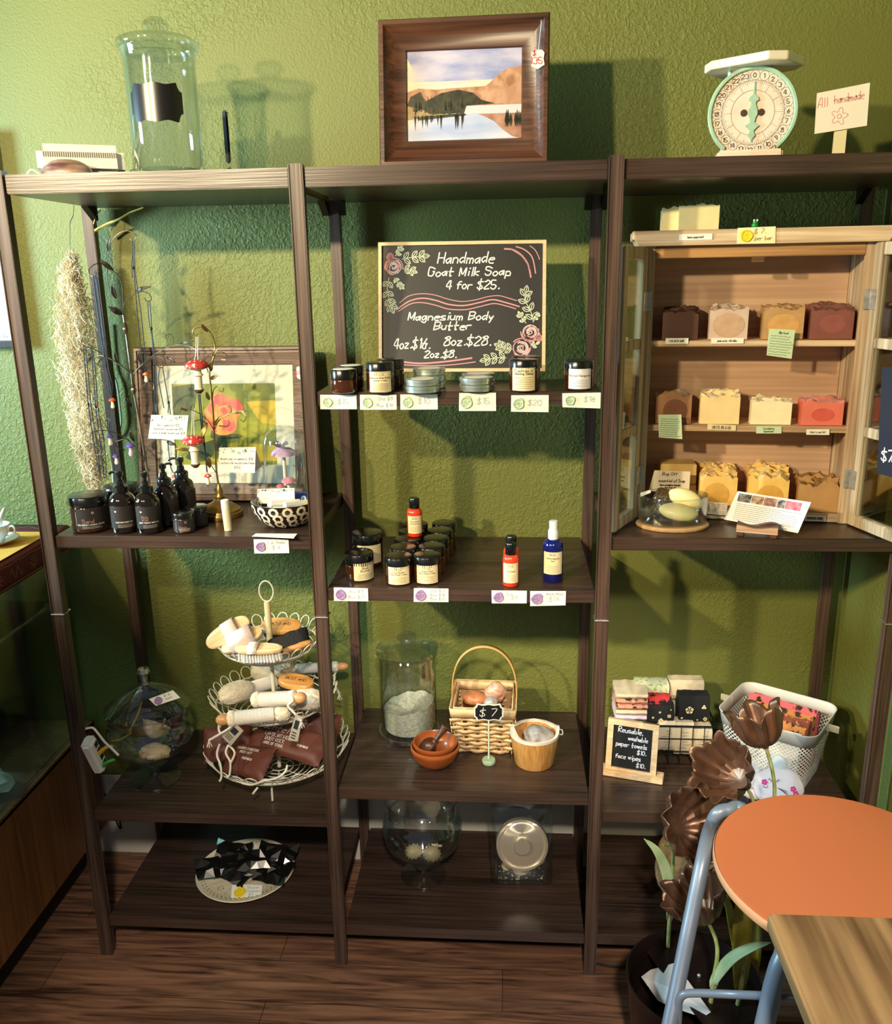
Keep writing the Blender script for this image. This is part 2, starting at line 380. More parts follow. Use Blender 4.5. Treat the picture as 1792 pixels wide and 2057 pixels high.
for xa, xb, zs in ((X1, X2, (ZL1, ZL2, ZL3)), (X2, X3, (ZB1, ZB2, ZB3, ZB4)), (X3, X4, (ZR1, ZR2, ZR3))):
    o = MB(); o.box((0, (DR + 0.012) / 2, -0.018), (xb - xa - 0.0305, DR + 0.012, 0.036), bev=0.0015); o.build('shelf', M_shelf, shelving, loc=((xa + xb) / 2, 0, ZT))
    for z in zs: shelf(xa, xb, z, y1=(0.20 if z == ZB1 else DR + 0.012))
    for x in (xa + 0.02, xb - 0.02):   # little brackets under the top
        b = MB(); b.prism([(0, 0), (0.05, 0), (0, -0.03)], -0.008, 0.008, Matrix.Rotation(-PI / 2, 4, 'Z')); b.build('bracket', M_dkmetal, shelving, loc=(x, DR - 0.012, ZT - 0.036))
GAP = .0007   # things rest a hair above the boards
ZT += GAP; ZL1 += GAP; ZL2 += GAP; ZL3 += GAP; ZB1 += GAP; ZB2 += GAP; ZB3 += GAP; ZB4 += GAP; ZR1 += GAP; ZR2 += GAP; ZR3 += GAP
# ---------------- builders shared by many things ----------------
M_paper = flat('white_card', (238, 234, 218), 0.7)
M_pencil = flat('pencil_line', (140, 140, 132), 0.8)
M_ink = flat('black_ink', (28, 26, 26), 0.6)
M_softink = flat('soft_print', (120, 108, 92), 0.7)
M_green_wax = flat('pale_green_wax', (188, 206, 172), 0.45, vary=0.12, scale=300, bump=0.8, bscale=420)
M_purple_wax = flat('lilac_wax', (160, 128, 168), 0.4, vary=0.15, scale=300, bump=0.8, bscale=420)
M_yellow_wax = flat('yellow_wax', (240, 205, 30), 0.45, vary=0.12, scale=300, bump=0.8, bscale=420)
M_blackpl = flat('black_plastic', (16, 16, 17), 0.22, coat=0.4)
M_blackmat = flat('black_matte', (20, 20, 21), 0.6)
M_amber = flat('amber_glass_filled', (64, 30, 12), 0.08, coat=0.8, vary=0.3, scale=14)
M_cream = flat('cream_label', (232, 214, 168), 0.6)
M_white = flat('white_plastic', (228, 228, 222), 0.35)
M_glass = glass('clear_glass')
M_red = flat('red_pen', (214, 60, 70), 0.6)
def card(name, px, plane, th, m, label=None, cat=None, group=None, parent=None, n=None):
    """a flat card whose corners TL,TR,BR,BL show at px, standing in a real plane"""
    def hit(x, y):
        if plane[0] == 'Y': return atY(x, y, plane[1])
        if plane[0] == 'Z': return atZ(x, y, plane[1])
        d = ray(x, y); nn = Vector(plane[2]); return CAM + d * ((Vector(plane[1]) - CAM).dot(nn) / d.dot(nn))
    P = [hit(*p) for p in px]; c = sum(P, Vector()) / 4
    ux = ((P[1] - P[0]) + (P[2] - P[3])).normalized(); nv = ux.cross((P[0] - P[3]) + (P[1] - P[2])).normalized()
    if nv.dot(CAM - c) < 0: nv = -nv
    uy = nv.cross(ux)
    mb = MB(); A = [p - c for p in P]; B = [a - nv * th for a in A]
    a = [mb.b.verts.new(p) for p in A]; b = [mb.b.verts.new(p) for p in B]
    mb._f(a); mb._f(b[::-1])
    for i in range(4): mb._f([a[i], b[i], b[(i + 1) % 4], a[(i + 1) % 4]])
    o = mb.build(name, m, parent, smooth=False, loc=c)
    tag(o, label, cat, group)
    W = ((P[1] - P[0]).length + (P[2] - P[3]).length) / 2; H = ((P[0] - P[3]).length + (P[1] - P[2]).length) / 2
    return o, plane_map((0, 0, 0), ux, uy, nv), W, H
def wax_seal(parent, u, v, r, fmap, m, seed=0):
    R = random.Random(seed); mb = MB(); seg = 22; rings = []
    for k, (f, hgt) in enumerate(((0, .0010), (.35, .0013), (.68, .0010), (.76, .0026), (.9, .0024), (1.0, .0))):
        rings.append([mb.b.verts.new(fmap(u + r * f * (1 + (.09 * math.sin(3 * t + seed) + .05 * math.sin(5 * t + 2 * seed)) * (f > .8)) * math.cos(t), v + r * f * (1 + (.08 * math.cos(2 * t + seed)) * (f > .8)) * math.sin(t), hgt + (R.uniform(-.0004, .0006) if f < .7 else 0) + .0002)) for t in [2 * PI * i / seg for i in range(seg)]])
    for A, B in zip(rings, rings[1:]):
        for i in range(seg): mb._f([A[i], A[(i + 1) % seg], B[(i + 1) % seg], B[i]])
    mb._f(rings[0]); return mb.build('wax_seal', m, parent)
def price_tag(px, wax, lines, label, Y=-0.0022, group=None, th=0.0008, seed=0, m=None, sr=0.36):
    """lines: (text, rel size, rel x, rel y) in units of the card"""
    o, f, W, H = card('price_tag', px, ('Y', Y), th, m or M_paper, label, 'price tag', group)
    if wax: wax_seal(o, -W * .30, -H * .02, H * sr, f, wax, seed)
    if lines: write(o, [(t, H * s, W * x, H * y, dict(seed=seed + i, jit=.04)) for i, (t, s, x, y) in enumerate(lines)], H * .026, f, M_pencil)
    return o
def rect(x0, y0, x1, y1, dy0=0, dy1=0): return [(x0, y0), (x1, y0 + dy0), (x1, y1 + dy1), (x0, y1)]
def arc_label(parent, r, z0, z1, a0, a1, m, name='label', th=0.0006, seg=14):
    mb = MB(); mb.lathe([(r, z0), (r + th, z0), (r + th, z1), (r, z1)], seg=seg, a0=a0, a1=a1); return mb.build(name, m, parent)
def facing(C): return math.atan2(CAM.y - C[1], CAM.x - C[0])
def small_print(r, z0, z1, n, width, rnd_seed=1):
    """rows of tiny illegible print"""
    R = random.Random(rnd_seed); out = []
    for i in range(n):
        z = z1 - (z1 - z0) * (i + .5) / n; x = -width / 2 * R.uniform(.8, 1); e = width / 2 * R.uniform(.75, 1)
        while x < e:
            l = R.uniform(.0012, .004); out.append([(x, z), (min(e, x + l), z)]); x += l + .0009
    return out
def jar(name, label, cat, C, r, h, lidh, glassm=None, lidm=None, lab=None, lines=(), tiny=0, turn=0.0, group=None, lab_m=None, half=0.85, ink=None, lidr=1.02, paper_top=None):
    t = thing(name, label, cat, C, facing(C) + PI / 2 + turn, group); b = h - lidh
    mb = MB(); mb.lathe([(0, 0), (r * .86, 0), (r * .97, r * .07), (r, r * .16), (r, b * .86), (r * .97, b * .93), (r * .9, b), (0, b)], seg=40); mb.build('jar_body', glassm or M_amber, t)
    mb = MB(); R = r * lidr; mb.lathe([(R * .97, b * .965), (R, b * .97), (R, h - R * .06), (R * .97, h - R * .02), (R * .92, h), (0, h - .0004)], seg=40); mb.build('lid', lidm or M_blackpl, t)
    if lab:
        z0, z1 = lab[0] * h, lab[1] * h
        L = arc_label(t, r, z0, z1, -PI / 2 - half, -PI / 2 + half, lab_m or M_cream)
        f = cyl_map(r + .0006, 0); H = z1 - z0
        mb = MB()
        for i, (s, size, y) in enumerate(lines): add_strokes(mb, text_strokes(s, H * size, 0, z0 + H * y, slant=.02, seed=i, sm=2), H * .016, f)
        if tiny: add_strokes(mb, small_print(r, z0 + H * .06, z0 + H * tiny[1], tiny[0], r * half * 1.5, len(label)), H * .014, f)
        if lines or tiny: mb.build('lettering', ink or M_softink, L, smooth=False)
        elif False: pass
        if not (lines or tiny): mb.b.free()
    if paper_top:
        mb = MB(); mb.lathe([(r * .8, h), (r * .8, h + .0006), (0, h + .0007)], seg=28); mb.build('lid_label', paper_top, t)
    return t
def frame_mb(mb, w, h, prof, z0=0.0):
    L = []
    for d, y in prof:
        L.append([mb.b.verts.new(Vector(p)) for p in ((-w / 2 + d, y, z0 + d), (w / 2 - d, y, z0 + d), (w / 2 - d, y, z0 + h - d), (-w / 2 + d, y, z0 + h - d))])
    for A, B in zip(L, L[1:]):
        for i in range(4): mb._f([A[i], A[(i + 1) % 4], B[(i + 1) % 4], B[i]])
    return mb
def curl(c, r0, r1, a0, a1, n=16, ax=Vector((1, 0, 0)), az=Vector((0, 0, 1))):
    c = Vector(c); return [c + (ax * math.cos(a0 + (a1 - a0) * i / n) + az * math.sin(a0 + (a1 - a0) * i / n)) * (r0 + (r1 - r0) * i / n) for i in range(n + 1)]

# ---------------- on the top shelf ----------------
# apothecary jar
def bracket_outline(w, h, k=0.14, n=6):
    """cartouche half-widths: returns list of (u, vlo, vhi) columns"""
    cols = []
    for i in range(41):
        u = -w / 2 + w * i / 40; a = abs(u) / (w / 2)
        e = .95 + .05 * math.cos(a * PI / .41) if a < .82 else 1.0
        if a >= .82: e = 1 - .46 * math.sqrt(max(0, 1 - ((1 - a) / .18) ** 2))
        e *= h / 2
        cols.append((u, -e, e))
    return cols
def cartouche(mb, cols, f, th=0.0008):
    T = [(mb.b.verts.new(f(u, a, th)), mb.b.verts.new(f(u, b, th))) for u, a, b in cols]
    B = [(mb.b.verts.new(f(u, a, 0)), mb.b.verts.new(f(u, b, 0))) for u, a, b in cols]
    for i in range(len(cols) - 1):
        mb._f([T[i][0], T[i + 1][0], T[i + 1][1], T[i][1]]); mb._f([B[i][0], B[i][1], B[i + 1][1], B[i + 1][0]])
        mb._f([T[i][0], B[i][0], B[i + 1][0], T[i + 1][0]]); mb._f([T[i][1], T[i + 1][1], B[i + 1][1], B[i][1]])
    mb._f([T[0][0], T[0][1], B[0][1], B[0][0]]); mb._f([T[-1][1], T[-1][0], B[-1][0], B[-1][1]])
def apothecary_jar(label, C, r, h, group=None, lidw=1.06, wall=.004, foot=1.0):
    t = thing('apothecary_jar', label, 'jar', C, facing(C) + PI / 2, group)
    b = h * .80
    mb = MB(); mb.lathe([(0, .002), (r * .80, .002), (r * 1.02 * foot, .004), (r * 1.03 * foot, .012), (r * .97 * foot, r * .16), (r * .93, r * .32), (r * .93, b * .9), (r * .96, b * .965), (r * 1.0, b), (r * .97, b + .004),
               (r * .93, b), (r * .90, b * .95), (r * .885, b * .88), (r * .885, r * .34), (r * .8, .016), (0, .012)], seg=48)
    g = mb.build('jar_body', M_glass, t)
    L = r * lidw; z = b + .005
    mb = MB(); mb.lathe([(0, z + .002), (r * .80, z - .014), (r * .86, z - .012), (r * .88, z), (L, z), (L * 1.02, z + h * .018), (L, z + h * .035), (L * .9, z + h * .052), (L * .62, z + h * .066), (L * .26, z + h * .078), (L * .17, z + h * .088),
               (L * .22, z + h * .098), (L * .32, z + h * .128), (L * .30, z + h * .158), (L * .18, z + h * .182), (0, z + h * .190)], seg=48)
    mb.build('glass_lid', M_glass, t)
    return t, r * .93, b
C = atY(340, 339, 0.13); C.z = ZT
rj = 74 * mpp(C + Vector((0, 0, .1))); hj = zat(C, 36) - ZT
bigjar, rb, _ = apothecary_jar('large clear glass apothecary jar with knob lid and blank black label on top shelf', C, rj, hj)
bigjar.rotation_euler.z = 0
mb = MB(); cartouche(mb, bracket_outline(.108, .072), cyl_map(rb + .0005, hj * .445, -PI / 2 + .14)); mb.build('label', flat('black_label_film', (22, 20, 19), 0.28, coat=.3), bigjar)

# white wireless box, shell, black router
C = atY(165, 330, 0.13); C.z = ZT
wb = thing('wireless_box', 'white plastic wireless access box with a row of vents on top shelf', 'router', C, 0.42)
mb = MB(); mb.box((0, 0, .032), (.165, .13, .06), bev=.014); mb.build('housing', flat('off_white_plastic', (232, 226, 214), 0.35), wb)
mb = MB()
for i in range(34): mb.box((-.068 + i * .0041, -.0652, .041), (.0018, .002, .010))
mb.build('vent_slots', flat('grey_slot', (120, 116, 108), .7), wb)
mb = MB(); mb.tube(smooth_pts([(-.085, .03, .012), (-.10, .02, .02), (-.112, .03, .006), (-.115, .08, .003), (-.10, .16, .003)]), .0018); mb.build('cable', M_white, wb)
C = atY(134, 342, 0.035); C.z = ZT
mb = MB(); mb.blob((0, 0, .0), (.052, .034, .030), .05, 2.5, 3, 3, flatz=0.0)
tag(mb.build('seashell', flat('striped_brown_shell', (96, 62, 54), .35, c2=(178, 150, 132), scale=12, stretch=(1.2, 1, 7), coat=.3), loc=C), 'striped brown clam shell lying in front of the white wireless box', 'shell')
C = atY(440, 338, 0.29); C.z = ZT
ro = thing('router', 'flat black router with one upright antenna behind the large glass jar', 'router', C, -0.1)
mb = MB(); mb.box((-.015, 0, .014), (.17, .11, .022), bev=.005); mb.build('housing', M_blackmat, ro)
zt = zat(C + Vector((.03, -.02, 0)), 233) - ZT
mb = MB(); mb.box((.032, -.02, .026 + zt / 2), (.0115, .008, zt - .03), bev=.003); mb.box((.032, -.02, .022), (.014, .012, .02), bev=.003); mb.build('antenna', M_blackmat, ro)

# landscape picture
Cf = atY(931, 326, 0.10); Cf.z = ZT
Wf = 346 * mpp(Cf + Vector((0, 0, .15))); Hf = (zat(Cf + Vector((0, .04, 0)), 41) - ZT) * 1.005
pic = thing('framed_picture', 'brown wooden frame with a mountain lake photograph leaning on top shelf', 'picture', Cf, -0.03)
pic.rotation_euler.x = -0.12; pic.location.z += .005
M_frame = wood('dark_walnut_frame', (52, 30, 20), (96, 60, 40), 0, 7, .35)
mb = MB(); frame_mb(mb, Wf, Hf, [(0, .03), (0, -.004), (.003, -.008), (.010, -.008), (.014, -.002), (.030, .010), (.052, .012), (.054, .016)]); mb.build('frame', M_frame, pic)
mb = MB(); mb.box((0, .026, Hf / 2), (Wf - .01, .004, Hf - .01)); mb.build('backing', flat('frame_backing', (60, 48, 38), .8), pic)
pw, ph = Wf - .106, Hf - .106
def picmap(w, h, z0, y): return lambda fx, fy, k=0: Vector((-w / 2 + fx * w, y - k * .00012, z0 + (1 - fy) * h))
pm = picmap(pw, ph, .053, .0165)
mats = [flat('print_sky', (134, 142, 184), .35, c2=(202, 192, 204), scale=9, stretch=(1, 1, 3)), flat('print_hill', (150, 104, 74), .35, c2=(196, 150, 116), scale=60), flat('print_slope', (206, 160, 128), .35, c2=(176, 128, 98), scale=40, stretch=(1, 1, .5)),
        flat('print_trees', (34, 38, 26), .35, c2=(66, 62, 40), scale=90), flat('print_far_water', (206, 196, 196), .35), flat('print_water', (160, 172, 204), .35, c2=(212, 210, 218), scale=10, stretch=(.5, 1, 2)), flat('print_reflection', (150, 104, 82), .35, c2=(184, 138, 112), scale=50), flat('print_shore', (132, 122, 70), .35, c2=(170, 140, 100), scale=70), flat('print_horizon_glow', (236, 208, 172), .35, c2=(208, 186, 184), scale=14, stretch=(.6, 1, 3))]
mb = MB()
def P(mi, pts, k): mb.mi = mi; mb.poly([pm(x, y, k) for x, y in pts])
P(0, [(0, 0), (1, 0), (1, .34), (0, .34)], 0); P(8, [(0, .34), (1, .34), (1, .56), (0, .56)], 0); P(5, [(0, .56), (1, .56), (1, 1), (0, 1)], 0)
P(8, [(0, .9), (0, .06), (.05, .2), (.06, .34), (.1, .5)], .3)
P(1, [(0, .62), (0, .45), (.1, .41), (.25, .43), (.4, .42), (.55, .415), (.68, .41), (.72, .38), (.80, .28), (.88, .22), (1, .20), (1, .62)], 1)
P(2, [(.67, .60), (.70, .50), (.77, .43), (.84, .47), (.92, .40), (1, .36), (1, .62)], 2)
P(4, [(.48, .71), (.50, .625), (1, .62), (1, .71)], 2); P(6, [(.62, .715), (1, .715), (1, 1), (.92, .975), (.84, .90), (.76, .80), (.68, .745)], 2)
P(7, [(0, .76), (0, .60), (.12, .62), (.25, .66), (.42, .70), (.30, .725), (.12, .74)], 3)
P(3, [(0, .60), (.03, .50), (.12, .45), (.16, .56), (.3, .47), (.45, .44), (.58, .48), (.65, .56), (.77, .605), (.52, .62), (.50, .70), (.3, .70), (.2, .70), (.14, .65)], 4)
for i in range(46):
    x = .05 + rnd.random() * .5; y = .56 + rnd.random() * .1; mb.mi = 3; mb.poly([pm(x - .008, y + .06, 5), pm(x, y - .05 - .05 * rnd.random(), 5), pm(x + .008, y + .06, 5)])
for i in range(26):
    x = .06 + rnd.random() * .45; mb.mi = 3; mb.poly([pm(x - .009, .715, 5), pm(x, .77 + .12 * rnd.random(), 5), pm(x + .009, .715, 5)])
P(3, [(.08, .73), (.5, .70), (.52, .725), (.1, .765)], 5)
for i in range(14):
    x = .85 + .15 * rnd.random(); mb.mi = 3; mb.poly([pm(x - .012, .80, 5), pm(x, .66 + .06 * rnd.random(), 5), pm(min(1, x + .012), .80, 5)]); mb.poly([pm(x - .01, .80, 5), pm(x, .87, 5), pm(min(1, x + .01), .80, 5)])
mb.build('photograph', mats, pic, smooth=False)
# price tag on a thread
tp = [(1073, 100), (1089, 100), (1094, 106), (1092, 118), (1094, 130), (1080, 139), (1067, 133), (1070, 119), (1067, 108)]
Yt = Cf.y - .012 + .02
c0 = atY(1080, 119, Yt); 
lt = thing('price_tag', 'white scalloped price tag hanging by thread from the lake picture frame', 'price tag', c0)
mb = MB(); mb.poly([atY(x, y, Yt) - c0 for x, y in tp]); o = mb.build('tag', M_paper, lt, smooth=False); md = o.modifiers.new('s', 'SOLIDIFY'); md.thickness = .001
mb = MB(); add_strokes(mb, text_strokes('$', .009, -.006, .007, seed=2) + text_strokes('135.', .011, 0, -.008, seed=3), .0013, plane_map(), .0022); mb.build('lettering', M_red, lt, smooth=False)
mb = MB(); mb.tube([atY(1081, 106, Yt) - c0, atY(1086, 60, Yt + .01) - c0, atY(1088, 34, Yt + .018) - c0, atY(1089, 33, Yt + .05) - c0], .0007, 5); mb.build('thread', M_white, lt)

# kitchen scale
Cs = atY(1503, 312, 0.10); Cs.z = ZT
sx = mpp(Cs + Vector((0, 0, .12)))
ks = thing('kitchen_scale', 'vintage cream dial kitchen scale with pale green rim on top shelf', 'scale', Cs, -0.12)
M_enamel = flat('chipped_cream_enamel', (226, 208, 188), .4, c2=(214, 186, 160), scale=22, lo=.5, hi=.8)
M_mint = flat('mint_green_paint', (160, 190, 160), .4, vary=.1, scale=60)
rd = 83 * sx; zc = zat(Cs, 230) - ZT
DM = Matrix.Translation((0, -.02, zc)) @ Matrix.Rotation(PI / 2, 4, 'X')
mb = MB(); mb.lathe([(0, .0), (rd * .93, .0), (rd * .955, -.002), (rd * .955, -.05), (0, -.055)], seg=64, M=DM); mb.build('dial_body', M_enamel, ks)
mb = MB()
pts = [(rd * math.cos(a) * .99, zc + rd * math.sin(a) * .99) for a in [math.radians(-52 + 284 * i / 60) for i in range(61)]]
mb.tube([(x, -.021, z) for x, z in pts], .0042, 6); mb.build('rim', M_mint, ks)
mb = MB(); mb.box((0, .008, .0095), (.12, .07, .018), bev=.004); mb.box((0, .008, .04), (.10, .05, .06), bev=.004); mb.build('base', M_enamel, ks)
mb = MB(); pf = plane_map((0, -.0203, zc))
def ringstroke(r, n=48): return [(r * math.cos(2 * PI * i / n), r * math.sin(2 * PI * i / n)) for i in range(n + 1)]
add_strokes(mb, [ringstroke(rd * .72), ringstroke(rd * .50)], .0007, pf)
for k in range(96):
    a = 2 * PI * k / 96; q = .50 if k % 8 == 0 else (.62 if k % 4 == 0 else .66); add_strokes(mb, [[(rd * q * math.cos(a), rd * q * math.sin(a)), (rd * .715 * math.cos(a), rd * .715 * math.sin(a))]], .0005, pf)
mb.build('dial_marks', flat('worn_dial_print', (150, 124, 110), .6), ks, smooth=False)
mb = MB()
for k in range(24):
    a = PI / 2 - 2 * PI * k / 24; cx, cy = rd * .83 * math.cos(a), rd * .83 * math.sin(a)
    add_strokes(mb, text_strokes(str(k), .0075, cx, cy - .0038, slant=0, seed=k, sm=2), .0011, pf); add_strokes(mb, [[(cx + .0085 * math.cos(t * PI / 8), cy + .0085 * math.sin(t * PI / 8)) for t in range(17)]], .0004, pf)
mb.build('numerals', M_ink, ks, smooth=False)
half = [(0, .70), (.012, .66), (.022, .40), (.10, .33), (.12, .27), (.06, .24), (.05, .18), (.10, .06), (.11, -.04), (.07, -.12), (.05, -.22), (.16, -.30), (.09, -.36), (.04, -.42), (.085, -.52), (.03, -.58), (0, -.66)]
mb = MB(); mb.prism([(x * rd, z * rd) for x, z in half] + [(-x * rd, z * rd) for x, z in half[-2:0:-1]], -.0008, .0008, Matrix.Translation((0, -.0235, zc))); mb.build('needle', M_mint, ks, smooth=False)
for i, dx in enumerate((-.20, .20)):
    mb = MB(); mb.lathe([(0, .0014), (.006, .001), (.0065, 0)], seg=14, M=Matrix.Translation((dx * rd, -.0203, zc)) @ Matrix.Rotation(PI / 2, 4, 'X')); mb.build('dial_screw', flat('rusty_screw', (70, 44, 30), .5), ks)
zp = zat(Cs, 124) - ZT
for dx in (-.043, .030):
    mb = MB(); mb.tube([(dx, .006, zc + rd * .75), (dx, .006, zp + .006)], .0042, 8); mb.build('platform_post', M_mint, ks)
a, bq, cc = .082, .064, .026
oct_ = [(-a, -bq + cc), (-a + cc, -bq), (a - cc, -bq), (a, -bq + cc), (a, bq - cc), (a - cc, bq), (-a + cc, bq), (-a, bq - cc)]
mb = MB(); MP = Matrix.Translation((0, .012, zp + .004)) @ Matrix.Rotation(math.radians(-32), 4, 'Z') @ Matrix.Rotation(PI / 2, 4, 'X')
mb.prism(oct_, -.016, 0, MP); mb.build('platform', flat('white_enamel', (228, 218, 194), .35, c2=(206, 176, 128), scale=9, lo=.55, hi=.8), ks, bev=.003, smooth=False)

# hand-lettered sign on a stick
Ysg = 0.10
sg, f, W, H = card('sign', [(1642, 187), (1748, 166), (1741.5, 252.5), (1637, 269)], ('Y', Ysg), .003, flat('white_sign_board', (244, 236, 224), .5), 'white hand-lettered sign on a short stick at right end of top shelf', 'sign')
M_pinkpen = flat('pink_marker', (226, 160, 160), .6)
write(sg, [('All', .015, -W * .36, H * .13, dict(seed=1, slant=.1, wide=.8)), ('handmade', .014, W * .145, H * .16, dict(seed=2, wide=.66))], .0016, f, M_pinkpen)
mb = MB()
add_strokes(mb, [[(-.006 + (.012 + .004 * math.cos(5 * t)) * math.cos(t), -.012 + (.012 + .004 * math.cos(5 * t)) * math.sin(t)) for t in [2 * PI * i / 40 for i in range(41)]], [(-.006 + .004 * math.cos(t), -.012 + .004 * math.sin(t)) for t in [2 * PI * i / 12 for i in range(13)]]], .0013, f); mb.build('flower_doodle', M_pinkpen, sg, smooth=False)
A = atY(1690, 258, Ysg + .003) - sg.location; bz = ZT - sg.location.z
mb = MB(); mb.box((A.x, .006, (A.z + .01 + bz) / 2), (.0225, .005, A.z + .01 - bz)); mb.build('stick', flat('cream_painted_stick', (230, 218, 176), .6), sg, smooth=False)
# ---------------- left bay, display shelf ----------------
def Z5(u, v): return 160 + u / 2.856, 400 + v / 2.856
def w5(pts, Y, dy=0.0, y1=None):
    n = len(pts); return [atY(*Z5(u, v), Y + dy + (0 if y1 is None else (y1 - Y) * i / max(1, n - 1))) for i, (u, v) in enumerate(pts)]
# hanging moss
c0 = atY(141, 412, .27); c0.z = ZT - .0382
ms = thing('hanging_moss', 'long bundle of dry grey moss hanging from a wire under the top shelf', 'moss', c0)
mb = MB(); mb.tube(smooth_pts([Vector((.008, 0, 0))] + [atY(x, y, .27) - c0 for x, y in ((147, 432), (141, 448), (140, 475), (141, 502))], 5), .0009, 5); mb.build('hanging_wire', M_dkmetal, ms)
prof = [(141, 502, 8), (139, 540, 26), (142, 600, 41), (146, 660, 45), (153, 730, 44), (161, 790, 42), (169, 850, 37), (176, 900, 30), (184, 940, 18), (188, 968, 7)]
mb = MB(); R = random.Random(3)
def mp_(t):
    k = t * (len(prof) - 1); i = min(int(k), len(prof) - 2); f = k - i; return [a + (b - a) * f for a, b in zip(prof[i], prof[i + 1])]
for i in range(1150):
    t = R.random() ** .9 * .92; x, y, wd = mp_(t); a = R.uniform(0, 2 * PI); rr = math.sqrt(R.random()) * .86; p = atY(x + wd * math.cos(a) * rr, y, .27); sc_ = mpp(p); p.y += wd * sc_ * math.sin(a) * rr * .8; p -= c0
    L = R.uniform(.03, .085); n = 9; pts = []; ph1, ph2 = R.uniform(0, 6), R.uniform(0, 6); am = R.uniform(.003, .010); fr = R.uniform(8, 16); dx = R.uniform(-.010, .010)
    for j in range(n): q = j / (n - 1); pts.append(p + Vector((am * math.sin(ph1 + q * fr) + dx * q + .02 * q * L / .08 * .4, am * math.cos(ph2 + q * fr * .9), max(ZL1 + .004 - c0.z - p.z, -L * q + .004 * math.sin(ph2 + q * fr * 1.3)))))
    mb.tube(pts, R.uniform(.0005, .0010), 3, cap=False)
o = mb.build('moss_strands', flat('dry_moss', (232, 220, 190), .9, c2=(176, 156, 120), scale=26, lo=.42, hi=.7), ms); o['kind'] = 'stuff'
# thin strand by the rear post, its yellow lit look put into the colour
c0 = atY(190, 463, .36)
tw = thing('twig', 'thin bare strand coloured a lit yellow sticking out from the rear post under the top shelf', 'twig', c0)
mb = MB(); mb.tube(smooth_pts([atY(x, y, Y) - c0 for x, y, Y in ((190, 464, .345), (215, 450, .35), (240, 440, .35), (262, 427, .36), (288, 417, .362))], 6), lambda t: .0036 - .0018 * t, 7); mb.build('stem', flat('lit_yellow_strand', (196, 180, 92), .6, vary=.2, scale=50), tw)
mb = MB(); mb.tube(smooth_pts([atY(x, y, Y) - c0 for x, y, Y in ((188, 450, .36), (193, 434, .358), (203, 420, .358))], 5), .0012, 6); mb.build('side_shoot', flat('lit_yellow_strand', (196, 180, 92)), tw)
# white cord running down the wall
c0 = atY(222, 735, .40)
mb = MB(); mb.tube(smooth_pts([atY(*p, .402) - c0 for p in ((214, 650), (222, 735), (234, 770), (240, 810), (243, 850), (236, 872), (228, 880), (226, 940), (232, 1010), (246, 1060), (262, 1110), (268, 1160), (284, 1240))], 6), .0028, 6)
tag(mb.build('wall_cord', flat('grey_green_cord', (170, 186, 160), .5), loc=c0), 'thin pale cord running down the green wall behind the necklace stand', 'cord')

# jars and pump bottles at the left
M_lab_dark = flat('charcoal_label', (44, 38, 38), 0.45)
M_lab_print = flat('rose_print', (146, 110, 102), 0.6); M_lab_white = flat('white_print', (206, 200, 192), 0.6)
def dark_jar(C, r, h, label, word, sub, group=None):
    t = jar('cosmetic_jar', label, 'jar', C, r, h, h * .24, lab=None, group=group)
    L = arc_label(t, r, h * .12, h * .70, -PI / 2 - 1.2, -PI / 2 + 1.2, M_lab_dark); f = cyl_map(r + .0006, 0)
    if word:
        mb = MB(); add_strokes(mb, text_strokes(word, h * .105, -r * .12, h * .30, slant=0, sm=2), h * .016, f); mb.build('lettering', M_lab_print, L, smooth=False)
        mb = MB(); add_strokes(mb, text_strokes(sub, h * .035, 0, h * .235, slant=0, sm=1), h * .009, f); add_strokes(mb, [[(-r * .78, h * .24), (-r * .78, h * .60)]], h * .008, f)
        add_strokes(mb, [[(r * .12 + .002 * math.cos(q), h * .58 + .002 * math.sin(q)) for q in [i * .7 for i in range(10)]]], h * .012, f); add_strokes(mb, small_print(r, h * .14, h * .21, 2, r * 1.1, 4), .0006, f); mb.build('lettering', M_lab_white, L, smooth=False)
    return t
C, r, h = seat(ZL1, 186, 1072, 74, 992)
dark_jar(C, r, h, 'wide dark amber jar lettered Sand at the left end of the display shelf', 'Sand', 'RED DESERT MINERAL POLISH')
C2 = C + Vector((.040, .085, 0)); dark_jar(C2, r, h, 'dark amber jar standing behind the jar lettered Sand', None, None)
